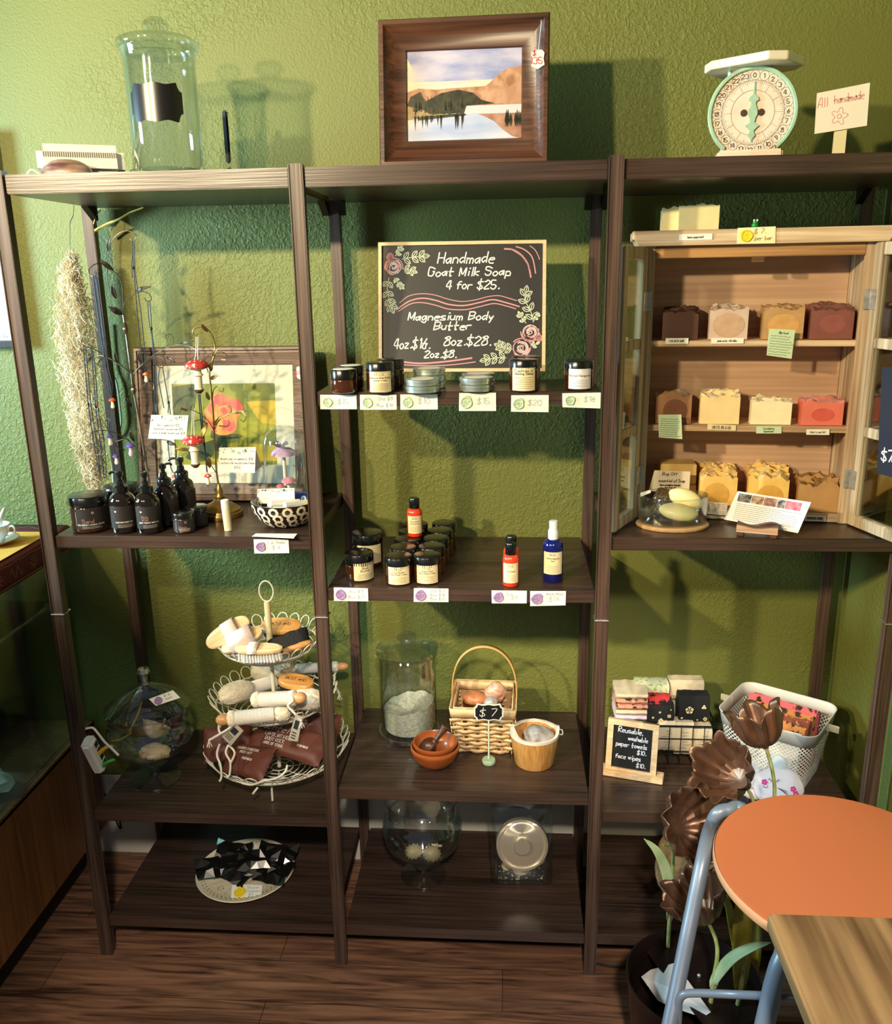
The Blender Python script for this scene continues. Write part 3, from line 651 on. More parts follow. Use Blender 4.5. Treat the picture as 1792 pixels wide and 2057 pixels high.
def pump_bottle(C, r, h, label, word=None, sub=None, rz=0.0, group=None):
    t = thing('pump_bottle', label, 'bottle', C, facing(C) + PI / 2, group); b = h * .66
    mb = MB(); mb.lathe([(0, 0), (r * .88, 0), (r, r * .12), (r, b * .72), (r * .96, b * .82), (r * .80, b * .92), (r * .52, b * .985), (r * .46, b * 1.01), (0, b * 1.01)], seg=40); mb.build('bottle_body', flat('dark_amber_bottle', (26, 17, 11), .06, coat=1), t)
    mb = MB(); mb.lathe([(r * .55, b), (r * .56, b + h * .085), (r * .50, b + h * .10), (r * .30, b + h * .125), (r * .26, b + h * .19), (r * .17, b + h * .2), (r * .17, b + h * .27), (0, b + h * .27)], seg=28); mb.build('pump_collar', M_blackpl, t)
    mb = MB(); M = Matrix.Rotation(rz, 4, 'Z')
    mb.lathe([(0, b + h * .25), (r * .27, b + h * .255), (r * .30, b + h * .30), (r * .26, b + h * .335), (0, b + h * .34)], seg=20)
    mb.tube(smooth_pts([M @ Vector(p) for p in ((0, 0, b + h * .305), (r * .5, 0, b + h * .31), (r * .95, 0, b + h * .295), (r * 1.1, 0, b + h * .27))], 4), r * .10, 8); mb.build('pump_head', M_blackpl, t)
    L = arc_label(t, r, h * .10, h * .46, -PI / 2 - 1.15, -PI / 2 + 1.15, M_lab_dark); f = cyl_map(r + .0006, 0)
    if sub:
        mb = MB()
        if word:
            for i, wd in enumerate(word): add_strokes(mb, text_strokes(wd, h * .042, -r * .30, h * (.275 - .048 * i), slant=0, sm=2), h * .007, f)
            mb.build('lettering', M_lab_print, L, smooth=False); mb = MB()
        add_strokes(mb, text_strokes(sub, h * .020, 0, h * .19, slant=0, sm=1), h * .005, f); add_strokes(mb, small_print(r, h * .11, h * .165, 3, r * 1.2, 8), .0005, f)
        add_strokes(mb, [[(-r * .6 + .0015 * math.cos(q), h * .38 + .0015 * math.sin(q)) for q in [i * .7 for i in range(10)]]], .0014, f); mb.build('lettering', M_lab_white, L, smooth=False)
    return t
C, r, h = seat(ZL1, 253, 1073, 52, 946)
pump_bottle(C, r, h, 'dark pump bottle standing next to the jar lettered Sand', None, 'LUSCIOUS BODY OIL', 2.2)
C, r, h = seat(ZL1, 303, 1074, 50, 947)
pump_bottle(C, r, h, 'dark pump bottle with two-line rose lettering, second from the wide jar', ('Holy', 'Wild'), 'DEEP FOREST BODY OIL', 1.4)
for k, (dx, dy, lb) in enumerate(((.018, .058, 'dark pump bottle directly behind the rose-lettered pump bottle'), (.036, .117, 'dark pump bottle hindmost in its row, its spout pointing right before the flower picture'))):
    pump_bottle(C + Vector((dx, dy, 0)), r * 1.02, h * (1.04, 1.06, 1.03)[k], lb, rz=(.9, 2.6, 0.05)[k])
C, r, h = seat(ZL1, 372, 1073, 43, 1027)
dark_jar(C, r, h, 'small dark jar lettered Honey near the front edge of the display shelf', 'Honey', 'WHIPPED BODY BUTTER')
dark_jar(C + Vector((.012, .048, 0)), r, h, 'small dark jar standing behind the small jar lettered Honey', None, None)

# flower picture leaning against the wall
YF = .283
P0 = atZ(455, 993, ZL1); 
c0 = Vector((atY(455, 993, YF).x, YF, ZL1)); Wp = 356 * mpp(c0 + Vector((0, .02, .15))); Hp = (zat(c0 + Vector((0, .045, 0)), 700) - ZL1) * 1.01
fp = thing('framed_picture', 'dark wooden frame with a white mat and an orange rose photograph, leaning on the wall', 'picture', c0, 0.0); fp.rotation_euler.x = -.14; fp.location.z += .004
M_oak = wood('dark_oak_frame', (58, 38, 26), (112, 78, 54), 0, 9, .4)
mb = MB(); frame_mb(mb, Wp, Hp, [(0, .022), (0, -.004), (.003, -.010), (.009, -.010), (.011, -.006), (.016, -.006), (.018, -.009), (.042, -.004), (.044, .002)]); mb.build('frame', M_oak, fp)
mb = MB(); mb.box((0, .020, Hp / 2), (Wp - .01, .003, Hp - .01)); mb.build('backing', flat('frame_backing', (60, 48, 38), .8), fp)
w0, h0 = Wp - .088, Hp - .088
mb = MB(); frame_mb(mb, w0, h0, [(0, .006), (0, .004), (.044, .004), (.045, .0055)], .044); mb.build('mat_board', flat('cream_mat', (232, 222, 200), .7), fp)
w1, h1 = w0 - .09, h0 - .09
pm = picmap(w1, h1, .089, .0055)
mats = [flat('rose_print_field', (96, 112, 40), .3, c2=(168, 164, 44), scale=14), flat('rose_print_orange', (238, 120, 60), .3, c2=(246, 172, 90), scale=30), flat('rose_print_pink', (232, 74, 86), .3, c2=(244, 120, 96), scale=34), flat('rose_print_leaf', (52, 66, 38), .3, c2=(90, 100, 52), scale=40), flat('rose_print_gold', (216, 180, 40), .3, c2=(176, 158, 40), scale=20)]
_P = P
def P(mi, pts, k):
    if k < 2: return _P(mi, pts, k)
    mb.mi = mi; mb.poly([pm(p[0], p[1], k) for p in smooth_pts([Vector((a, b, 0)) for a, b in pts], 5, True)])
mb = MB(); P(0, [(0, 0), (1, 0), (1, 1), (0, 1)], 0); P(4, [(.72, .22), (1, .2), (1, .5), (.85, .48)], 1); P(4, [(.2, .8), (.6, .72), (1, .76), (1, .95), (.4, .98)], 1); P(3, [(0, .02), (.25, 0), (.2, .35), (.12, .6), (0, .7)], 1)
P(3, [(.40, .52), (.52, .60), (.64, .62), (.66, .66), (.50, .68), (.36, .66)], 2); P(3, [(.46, .60), (.50, .6), (.53, 1), (.48, 1)], 2); P(3, [(.1, .9), (.3, .72), (.48, .7), (.3, .95)], 2)
P(1, [(.33, .42), (.30, .33), (.36, .24), (.40, .14), (.48, .12), (.56, .18), (.62, .24), (.66, .34), (.62, .46), (.60, .58), (.50, .63), (.40, .60)], 3)
P(2, [(.40, .16), (.47, .12), (.54, .19), (.50, .30), (.44, .26)], 4); P(2, [(.56, .18), (.64, .20), (.69, .30), (.62, .34), (.54, .30)], 4); P(2, [(.48, .46), (.58, .42), (.60, .54), (.52, .58)], 4); P(1, [(.36, .26), (.44, .28), (.47, .42), (.38, .50), (.33, .40)], 4); P(2, [(.31, .44), (.36, .42), (.42, .58), (.38, .58)], 4)
P(1, [(.44, .30), (.52, .26), (.55, .36), (.50, .44), (.45, .40)], 5); P(2, [(.46, .31), (.51, .29), (.53, .35), (.49, .38)], 6); P(2, [(.34, .30), (.38, .22), (.43, .20), (.40, .32), (.37, .38)], 6); P(1, [(.52, .36), (.60, .30), (.64, .38), (.58, .46), (.53, .44)], 6)
mb.build('photograph', mats, fp, smooth=False)
P = _P
mb = MB(); mb.box((0, .0025, Hp / 2), (w0, .0012, h0)); mb.build('glazing', glass('picture_glass', tint=(.97, .98, .97), base=.05), fp)
c1 = atY(602, 749, YF + .015); lt = thing('price_tag', 'pink-lettered scalloped tag hanging on the right side of the rose picture', 'price tag', c1)
mb = MB(); q = [atY(x, y, YF + .015) - c1 for x, y in ((596, 737), (606, 735), (609, 742), (608, 756), (604, 763), (597, 759), (595, 748))]; mb.poly(q); o = mb.build('tag', M_paper, lt, smooth=False); o.modifiers.new('s', 'SOLIDIFY').thickness = .001
mb = MB(); add_strokes(mb, text_strokes('$40', .009, 0, -.004, seed=2), .0011, plane_map(), .0012); mb.build('lettering', M_red, lt, smooth=False)

# ---- necklace stands ----
M_pewter = flat('aged_pewter', (120, 108, 92), .38, .85, vary=.3, scale=40)
M_brass = flat('antique_brass', (150, 122, 70), .35, .85, vary=.2, scale=40)
M_dleaf = flat('dark_metal_leaf', (62, 54, 46), .4, .7, vary=.3, scale=60)
def leaf(mb, p, d, n_, L, W):
    """a small cupped metal leaf from p along d"""
    d = Vector(d).normalized(); n_ = Vector(n_); n_ = (n_ - d * n_.dot(d)).normalized(); s = d.cross(n_); rows = []
    for i in range(7):
        t = i / 6; w = W * math.sin(PI * min(1, t * .95 + .03)) ** .8; c = Vector(p) + d * (L * t) + n_ * (.10 * L * math.sin(PI * t))
        rows.append([mb.b.verts.new(c + s * (w * k) + n_ * (.25 * W * abs(k))) for k in (-1, -.5, 0, .5, 1)])
    for A, B in zip(rows, rows[1:]):
        for k in range(4): mb._f([A[k], A[k + 1], B[k + 1], B[k]])
def leafpx(parent, pa, pb, Y, W=.0055, m=None):
    a = atY(*Z5(*pa), Y); b = atY(*Z5(*pb), Y - .012); mb = MB(); leaf(mb, a - parent.location, b - a, (0, -1, .2), (b - a).length, W)
    o = mb.build('leaf', m or M_dleaf, parent); o.modifiers.new('s', 'SOLIDIFY').thickness = .0007; return o
def branch(parent, pts, Y, r=.0014, m=None, y1=None, n=6):
    P_ = [p - parent.location for p in w5(pts, Y, y1=y1)]; mb = MB(); mb.tube(smooth_pts(P_, n), lambda t: r * (1 - .45 * t), 6); return mb.build('branch', m or M_pewter, parent)
YS = .225; B0 = atY(303, 990, YS); B0.z = ZL1
ts = thing('necklace_stand', 'tall pewter necklace stand with curling leafed branches', 'stand', B0)
stem = [p - B0 for p in w5([(405, 1665), (388, 1560), (340, 1260), (310, 1100), (298, 1010), (272, 810), (262, 740), (250, 655)], YS)]
stem[0] = Vector((0, 0, .012)); mb = MB(); mb.tube(smooth_pts(stem, 5), lambda t: .0034 - .0010 * t, 8); mb.build('stem', M_pewter, ts)
for u, v in ((310, 1090), (262, 742)):
    p = atY(*Z5(u, v), YS) - B0; mb = MB(); mb.lathe([(0, -.017), (.003, -.012), (.006, -.004), (.0065, 0), (.004, .004), (.0055, .008), (.003, .013), (0, .016)], p, 14); mb.build('finial', M_pewter, ts)
mb = MB(); mb.lathe([(0, 0), (.040, 0), (.040, .004), (.036, .007), (.03, .009), (.01, .014), (.004, .04), (0, .04)], seg=36, flute=lambda a, z: 1 + .015 * math.cos(20 * a)); mb.build('base', M_dleaf, ts)
for pts, y1 in (([(250, 655), (240, 480), (190, 410), (130, 373), (85, 375), (55, 405), (62, 438), (88, 440), (96, 418)], .16), ([(205, 560), (165, 500), (157, 400), (175, 270), (215, 205), (270, 182), (312, 196), (326, 218), (308, 240), (286, 226)], .24), ([(252, 640), (262, 590), (310, 548), (362, 530), (402, 548), (410, 578), (386, 586), (372, 566)], .19),
                ([(298, 1010), (240, 955), (160, 905), (80, 860), (25, 842), (10, 812), (30, 788), (50, 800), (46, 824)], .14), ([(298, 1010), (220, 945), (150, 905), (100, 900), (45, 935)], .245), ([(150, 905), (115, 925), (105, 955), (125, 970), (140, 955)], .16),
                ([(310, 1000), (380, 930), (470, 868), (560, 836), (640, 848), (684, 880), (674, 910), (652, 902)], .16), ([(470, 868), (520, 838), (538, 805), (520, 775), (492, 784), (500, 806)], .22), ([(330, 985), (400, 925), (450, 900), (485, 925), (478, 965), (450, 960), (450, 935)], .18),
                ([(335, 1150), (350, 1090), (390, 1052), (422, 1062), (420, 1094), (394, 1094)], .20), ([(378, 1520), (330, 1440), (260, 1370), (170, 1330), (100, 1330), (62, 1352), (66, 1395), (98, 1388)], .15), ([(170, 1330), (148, 1300), (148, 1268), (170, 1260), (176, 1276)], .2), ([(260, 1440), (215, 1420), (205, 1395), (235, 1382), (262, 1376)], .18),
                ([(384, 1500), (385, 1440), (430, 1385), (490, 1382), (540, 1400), (565, 1440), (558, 1490), (545, 1460)], .17)):
    branch(ts, pts, YS, y1=y1)
for a, b, w in (((195, 410), (115, 345), .008), ((210, 570), (188, 488), .009), ((248, 662), (165, 615), .010), ((165, 300), (178, 212), .006), ((320, 530), (410, 502), .006), ((80, 900), (45, 938), .005), ((580, 830), (660, 815), .005), ((350, 940), (345, 868), .006), ((500, 905), (548, 935), .005), ((300, 1190), (275, 1140), .006), ((225, 945), (205, 868), .007), ((315, 1390), (290, 1325), .007), ((500, 1392), (552, 1412), .006), ((30, 862), (80, 850), .004)):
    leafpx(ts, a, b, YS - .01, w * .72)
YB = .165; B1 = atY(443, 1014, YB); B1.z = ZL1
bs = thing('ornament_stand', 'small brass stand with a fluted round base and curling leafed branches', 'stand', B1)
rb_ = 43 * mpp(B1); rb = rb_
mb = MB(); mb.lathe([(0, 0), (rb, 0), (rb * 1.01, .006), (rb * .97, .011), (rb * .93, .012), (rb * .90, .017)], seg=48); mb.build('base', M_brass, bs)
mb = MB(); mb.lathe([(rb * .90, .017), (rb * .6, .027), (rb * .30, .036), (rb * .22, .042), (rb * .24, .046), (rb * .16, .052), (rb * .17, .058), (rb * .08, .075), (0, .08)], seg=96, flute=lambda a, z: 1 + (.035 * math.cos(32 * a) if .018 < z < .034 else 0)); mb.build('base_dome', M_brass, bs)
stem = [p - B1 for p in w5([(800, 1650), (785, 1560), (775, 1400), (766, 1220), (755, 1100), (745, 1000), (760, 940), (778, 862), (762, 790), (722, 738), (672, 735), (650, 760), (662, 782), (678, 772)], YB)]; stem[0] = Vector((0, 0, .07))
mb = MB(); mb.tube(smooth_pts(stem, 5), lambda t: .0024 - .0010 * t, 8); mb.build('stem', M_brass, bs)
for pts, y1 in (([(745, 1010), (726, 950), (748, 915), (800, 878), (842, 890), (840, 920), (815, 920)], .20), ([(762, 1150), (768, 1095), (795, 1072), (826, 1086), (815, 1106), (800, 1096)], .12), ([(772, 1330), (735, 1270), (660, 1215), (590, 1205), (575, 1225)], .10), ([(735, 1290), (690, 1268), (655, 1280), (665, 1305)], .15),
                ([(776, 1320), (800, 1270), (860, 1232), (930, 1222), (955, 1250), (940, 1276), (922, 1264)], .11), ([(800, 1300), (850, 1302), (856, 1270), (828, 1262)], .2), ([(850, 1240), (870, 1215), (862, 1188), (846, 1196)], .2), ([(786, 1575), (740, 1510), (660, 1452), (560, 1436)], .12), ([(640, 1210), (640, 1188), (655, 1182), (660, 1196)], .14)):
    branch(bs, pts, YB, .0012, M_brass, y1)
for a, b, w in (((756, 985), (757, 930), .008), ((752, 1032), (792, 1015), .007), ((735, 760), (695, 712), .006), ((765, 900), (798, 850), .006), ((745, 1150), (728, 1100), .007), ((775, 1300), (812, 1240), .006), ((748, 1540), (745, 1475), .009), ((860, 1230), (960, 1215), .005), ((640, 1438), (550, 1432), .006), ((735, 1282), (700, 1375), .008), ((620, 1215), (570, 1195), .004)):
    leafpx(bs, a, b, YB - .008, w * .7, M_brass)

# ---- necklaces and hanging mushrooms ----
M_cord = flat('black_cord', (18, 17, 18), .6)
M_capred = flat('red_toadstool_cap', (196, 58, 54), .4, c2=(236, 210, 196), scale=150, lo=.60, hi=.66, detail=1); M_caporange = flat('orange_cap', (216, 92, 48), .4, c2=(240, 190, 150), scale=120, lo=.6, hi=.68, detail=1)
M_cappurple = flat('purple_cap', (92, 72, 150), .45, vary=.3, scale=60); M_stalk = flat('cream_stalk', (232, 220, 196), .5, vary=.06, scale=60); M_stalkv = flat('violet_stalk', (190, 164, 190), .5, vary=.15, scale=60); M_clear = glass('crystal', tint=(.85, .88, .9), base=.12)
def mushroom_parts(parent, top, s, capm, stalkm, crystal=True, tilt=0.0):
    """pendant hanging below the point top; s = cap radius"""
    M = Matrix.Translation(top) @ Matrix.Rotation(tilt, 4, 'Y')
    mb = MB(); mb.lathe([(0, 0), (s * .35, -s * .10), (s * .8, -s * .40), (s, -s * .75), (s * .95, -s * .86), (s * .5, -s * .78), (0, -s * .76)], seg=20, M=M); mb.build('cap', capm, parent)
    mb = MB(); mb.lathe([(0, -s * .75), (s * .36, -s * .8), (s * .34, -s * 1.2), (s * .52, -s * 1.26), (s * .36, -s * 1.4), (s * .46, -s * 1.9), (s * .62, -s * 2.4), (s * .45, -s * 2.9), (0, -s * 3.0)], seg=14, M=M); mb.build('stalk', stalkm, parent)
    if crystal:
        for k in (-1, 1):
            mb = MB(); mb.tube([M @ Vector((k * s * .2, 0, -s * 2.9)), M @ Vector((k * s * .25, 0, -s * 4.2)), M @ Vector((k * s * .22, 0, -s * 4.8))], lambda t: s * .20 * (1 - .7 * t), 6); mb.build('crystal_drop', M_clear, parent)
    mb = MB(); mb.tube([M @ Vector((0.0016 * math.cos(a), 0, .0016 + .0016 * math.sin(a))) for a in [i * PI / 5 for i in range(10)]], .0004, 4, closed=True); mb.build('ring', M_pewter, parent)
def necklace(strands, Y, label, pend=None, s=.0085, cap=None, stalk=None, crystal=True, r=.0011, group=None, knot=None, m=None):
    c0 = atY(*Z5(*strands[0][0]), Y); t = thing('necklace', label, 'necklace', c0)
    for st in strands:
        mb = MB(); mb.tube(smooth_pts([p - c0 for p in w5(st, Y)], 4), r, 5); mb.build('cord', m or M_cord, t)
    for k in (knot or ()):
        mb = MB(); mb.blob(atY(*Z5(*k), Y) - c0, (.0028, .0028, .004), .2, 3, 1, 2); mb.build('knot', m or M_cord, t)
    if pend: mushroom_parts(t, atY(*Z5(*pend), Y) - c0, s, cap, stalk or M_stalk, crystal)
    return t
necklace([[(300, 235), (303, 300), (312, 420), (330, 650), (352, 870), (374, 985)], [(310, 238), (314, 330), (318, 420), (350, 640), (372, 860), (378, 985)], [(304, 300), (298, 380), (302, 450)]], .20, 'black cord necklace with an orange mushroom hanging from the highest hook', (378, 992), .0078, M_caporange, knot=[(308, 395)])
necklace([[(392, 585), (394, 660), (405, 745), (424, 830), (440, 1000), (446, 1240)], [(402, 588), (408, 660), (414, 745), (420, 820)], [(408, 740), (424, 900), (430, 1240)]], .185, 'long black cord necklace hanging in front of the rose picture frame', knot=[(411, 742)])
necklace([[(462, 962), (452, 1030), (470, 1130), (484, 1200)], [(476, 962), (492, 1060), (510, 1170), (506, 1225)], [(512, 1165), (522, 1235)], [(505, 1385), (515, 1480), (525, 1545), (545, 1572), (560, 1540), (548, 1400)]], .165, 'black cord necklace with a red mushroom low beside the small jars', (547, 1578), .0085, M_capred, knot=[(510, 1165)])
necklace([[(78, 440), (92, 560), (120, 760), (150, 950), (176, 1050), (185, 1135)], [(86, 440), (104, 520), (140, 780), (170, 980), (188, 1060), (186, 1135)], [(96, 445), (120, 640), (145, 880)]], .165, 'thick black cord necklace with an orange mushroom in front of the rear post', (185, 1140), .0080, M_caporange, r=.0015)
necklace([[(22, 862), (30, 960), (50, 1180), (82, 1400), (112, 1560), (122, 1585)], [(34, 862), (46, 980), (68, 1200), (98, 1400), (118, 1580)], [(66, 862), (76, 980), (92, 1190), (118, 1400), (140, 1590), (152, 1560), (140, 1400), (104, 1190), (90, 980), (72, 870)]], .15, 'plain black cord loops hanging in front of the grey moss', knot=[(50, 1175), (92, 1190)], r=.0012)
necklace([[(150, 905), (160, 1010), (172, 1110), (195, 1120)], [(140, 910), (120, 800), (104, 700)]], .2, 'short black cord hung with a silver hook against the rear post')
necklace([[(170, 1270), (168, 1320), (172, 1345)]], .17, 'purple mushroom pendant hanging highest beside the rear post', (172, 1348), .0088, M_cappurple, M_stalk, False)
necklace([[(196, 1392), (200, 1430), (205, 1458)]], .16, 'purple mushroom pendant hanging just above the front pump bottle', (207, 1462), .0082, M_cappurple, M_stalk, False)
necklace([[(262, 1372), (280, 1380), (290, 1392)]], .17, 'large blue-violet mushroom pendant hanging over the pump bottles', (290, 1398), .0105, M_cappurple, M_stalkv, False)
necklace([[(690, 1118), (702, 1250), (718, 1420), (730, 1565)], [(682, 1120), (694, 1260), (722, 1480), (732, 1565)]], .155, 'black cord necklace with a red mushroom hanging over the brass base', (733, 1575), .0085, M_capred, r=.0014)
def ornament(string, capc, Y, s, L, label):
    c0 = atY(*Z5(*capc), Y); t = thing('mushroom_ornament', label, 'ornament', c0)
    mb = MB(); mb.lathe([(0, .010), (s * .5, .012), (s * .9, .006), (s, 0), (s * .97, -.004), (s * .6, -.007), (0, -.006)], seg=30, flute=lambda a, z: 1 + .03 * math.cos(9 * a)); mb.build('cap', M_capred, t)
    mb = MB()
    mb.lathe([(s * .9, -.005), (s * .55, -.009), (0, -.010)], seg=24); mb.build('gills', flat('cream_gills', (224, 206, 180), .7), t)
    mb = MB(); mb.lathe([(0, -.008), (s * .34, -.008), (s * .34, -L * .25), (s * .5, -L * .34), (s * .36, -L * .38), (s * .33, -L * .75), (s * .38, -L * .84), (0, -L * .84)], seg=18); mb.build('stalk', M_stalk, t)
    mb = MB(); mb.blob((0, 0, -L * .88), (s * .42, s * .42, L * .11), .25, 4, 2, 2); mb.build('soil_bulb', flat('brown_soil', (74, 54, 40), .8, vary=.3, scale=120), t)
    for k in (-1, 1):
        mb = MB(); mb.tube(smooth_pts([Vector((k * .004, 0, .012)), *[p - c0 + Vector((k * .0022, 0, 0)) for p in w5(string, Y)]], 3), .0009, 5); mb.build('string', M_white, t)
    return t
ornament([(672, 880), (674, 790)], (672, 955), .145, 21 * mpp(c0), .062, 'red spotted mushroom ornament hanging by white string from the brass stand top')
ornament([(650, 1290), (652, 1205)], (652, 1388), .135, 20 * mpp(c0), .062, 'red spotted mushroom ornament hanging low on the brass stand left branch')

# ---- written cards with leaf borders ----
M_wash = flat('sage_watercolour', (146, 160, 138), .7, c2=(190, 196, 170), scale=120); M_washd = flat('slate_watercolour', (112, 122, 124), .7)
def leafy(parent, f, W, H, seed=0, top=.5):
    R = random.Random(seed); mb = MB()
    for i in range(30):
        e = R.random(); u = (-W * .48 + W * .36 * e ** 1.5) if R.random() < .5 else (W * .48 - W * .34 * e ** 1.5); v = H * top - H * .06 - R.random() * H * .30 * (1 - e * .6); a = R.uniform(.6, 2.2) if u < 0 else R.uniform(1.0, 2.6); L = R.uniform(.05, .10) * W
        du, dv = math.cos(a) * L, math.sin(a) * L * .8
        u = max(-W * .46, min(W * .46 - abs(du), u)); v = min(v, H * top - abs(dv) - .001)
        mb.mi = R.randrange(2); mb.poly([f(u, v, .0003), f(u + du * .5 - dv * .16, v + dv * .5 + du * .16, .0003), f(u + du, v + dv, .0003), f(u + du * .5 + dv * .16, v + dv * .5 - du * .16, .0003)])
    for i in range(3):
        u, v = (-.1 + .15 * i) * W + .02 * W, H * (top - .16 - .05 * (i % 2)); mb.mi = 0
        mb.poly([f(u + .055 * W * math.cos(t), v + .07 * H * math.sin(t), .0003) for t in [k * PI / 5 for k in range(10)]])
    mb.build('leaf_border', [M_wash, M_washd], parent, smooth=False)
def note(px, Y, lines, label, seed, bord=True, back=True, group=None):
    o, f, W, H = card('note_card', px, ('Y', Y), .0008, M_paper, label, 'card', group)
    if bord: leafy(o, f, W, H, seed)
    if lines: write(o, [(t, H * .10, 0, H * y, dict(seed=seed + i, jit=.05, wide=.8)) for i, (t, y) in enumerate(lines)], H * .014, f, flat('grey_pen', (120, 116, 118), .8))
    return o, f, W, H
note([(304, 833.5), (378.5, 834.5), (373.5, 883), (297.5, 881)], .13, [('One Toadstool $12', .04), ('Amethyst mushroom $15', -.12), ('wild orange mushroom $18', -.28)], 'white leaf-bordered price note clipped on the tall necklace stand', 3)
o, f, W, H = note([(440.5, 899.5), (514, 898), (512, 950), (437.5, 948)], .150, [('Mushroom ornaments $16', .0), ('Centerville mushroom home', -.16), ('$150', -.34)], 'white leaf-bordered price note tucked behind the brass stand stem', 8)
q = [atY(514, 898, .150) - o.location, atY(530, 938, .165) - o.location, atY(512, 938, .20) - o.location]
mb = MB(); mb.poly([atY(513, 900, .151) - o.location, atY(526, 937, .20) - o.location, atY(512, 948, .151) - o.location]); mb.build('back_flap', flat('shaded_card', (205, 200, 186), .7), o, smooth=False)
note([(517, 982.5), (591.5, 980), (592, 1010), (516, 1012)], .12, [], 'white leaf-bordered card standing behind the patterned bowl', 12)
# lip balm
C, r, h = seat(ZL1, 459, 1067, 16, 1004)
lb = thing('lip_balm', 'upright white lip balm tube standing in front of the brass base', 'lip balm', C); lb.rotation_euler.y = -.04
mb = MB(); mb.lathe([(0, 0), (r, 0), (r, h * .72), (0, h * .72)], seg=28); mb.build('tube', flat('ivory_tube', (232, 218, 182), .35), lb)
mb = MB(); mb.lathe([(r * .9, h * .715), (r * 1.02, h * .72), (r * 1.02, h * .985), (r * .9, h), (0, h)], seg=28); mb.build('cap', M_white, lb)
mb = MB(); f = cyl_map(r, 0); add_strokes(mb, [[(-.002, h * (.12 + .05 * i)), (.003, h * (.12 + .05 * i))] for i in range(10)], .0006, f); mb.build('lettering', flat('gold_print', (190, 150, 70), .4), lb, smooth=False)
# patterned bowl with lip balms
C, r, h = seat(ZL1, 571, 1068, 74, 1012)
bowl = thing('patterned_bowl', 'round stoneware bowl patterned with white rings on dark brown, holding white tubes', 'bowl', C)
C.y = 67 * mpp(C) + .024; bowl.location = C; R0 = 67 * mpp(C); H0 = zat(C, 1004) - ZL1
def bowl_r(z): return R0 * (.50 + .50 * math.sin(PI / 2 * min(1, z / H0)) ** .75)
prof = [(0, 0), (R0 * .48, 0)] + [(bowl_r(H0 * i / 10), H0 * i / 10) for i in range(1, 11)]; inn = [(bowl_r(H0 * i / 10) - .005, H0 * i / 10) for i in range(10, 1, -1)] + [(R0 * .4, .008), (0, .008)]
mb = MB(); mb.lathe(prof + [(R0 * .985, H0 + .001)], seg=56); mb.build('bowl_outside', flat('dark_brown_glaze', (38, 24, 16), .25, coat=.5), bowl)
mb = MB(); mb.lathe([(R0 * .985, H0 + .001)] + inn, seg=56); mb.build('bowl_inside', flat('navy_glaze', (30, 44, 92), .25, vary=.3, scale=70, coat=.5), bowl)
mb = MB()
def bmap(a, z, w, ins=False):
    rr = bowl_r(max(.001, min(H0, z))) + (w if not ins else -.005 - w); return Vector((rr * math.cos(a), rr * math.sin(a), z))
for row, (zf, n, s) in enumerate(((.80, 15, .0105), (.52, 14, .0105), (.28, 12, .009), (.15, 11, .0052))):
    for i in range(n):
        a0 = 2 * PI * (i + .5 * (row % 2)) / n; rr = bowl_r(H0 * zf)
        pts = [(a0 + s * math.cos(t) / rr, H0 * zf + s * .95 * math.sin(t)) for t in [k * 2 * PI / 6 for k in range(7)]]
        add_strokes(mb, [pts], .0052 if 0 else .004, lambda u, v, w: bmap(u, v, w), .0004) if False else None
        O = [mb.b.verts.new(bmap(a0 + s * 1.15 * math.cos(t) / rr, H0 * zf + s * 1.1 * math.sin(t), .0005)) for t in [k * PI / 4 for k in range(8)]]
        I = [mb.b.verts.new(bmap(a0 + s * .55 * math.cos(t) / rr, H0 * zf + s * .55 * math.sin(t), .0005)) for t in [k * PI / 4 for k in range(8)]]
        for k in range(8): mb._f([O[k], O[(k + 1) % 8], I[(k + 1) % 8], I[k]])
for i in range(11):
    a0 = 2 * PI * i / 11; s = .0085; rr = R0
    O = [mb.b.verts.new(bmap(a0 + s * math.cos(t) / rr, H0 * .74 + s * math.sin(t), .0006, True)) for t in [k * PI / 4 for k in range(8)]]
    I = [mb.b.verts.new(bmap(a0 + s * .5 * math.cos(t) / rr, H0 * .74 + s * .5 * math.sin(t), .0006, True)) for t in [k * PI / 4 for k in range(8)]]
    for k in range(8): mb._f([O[k], O[(k + 1) % 8], I[(k + 1) % 8], I[k]])
mb.build('ring_pattern', flat('cream_glaze', (222, 206, 180), .3), bowl, smooth=False)
tb0 = None
for i, (x, y, z, a) in enumerate(((-.020, -.012, .030, .15), (.012, -.020, .034, .35), (.020, .010, .036, .1), (-.012, .018, .032, -.2), (.0, .0, .043, .55), (.03, -.005, .042, .8))):
    M = Matrix.Rotation(PI / 2, 4, 'Y')
    if tb0 is None:
        mb = MB(); mb.lathe([(0, -.033), (.0075, -.033), (.0075, .033), (0, .033)], seg=18, M=M); o = mb.build('lip_balm', M_white)
        mb = MB(); mb.lathe([(.0077, .010), (.0079, .011), (.0079, .0335), (0, .0338)], seg=18, M=M); mb.build('cap', flat('ivory_tube', (232, 218, 182)), o); tb0 = o
    else: o = copy_tree(tb0)
    o.location = C + Vector((x, y, z * H0 / .05)); o.rotation_euler = (0, .08, a); tag(o, 'white lip balm tube lying loose in the patterned bowl', 'lip balm', 'lip balms in the patterned bowl')
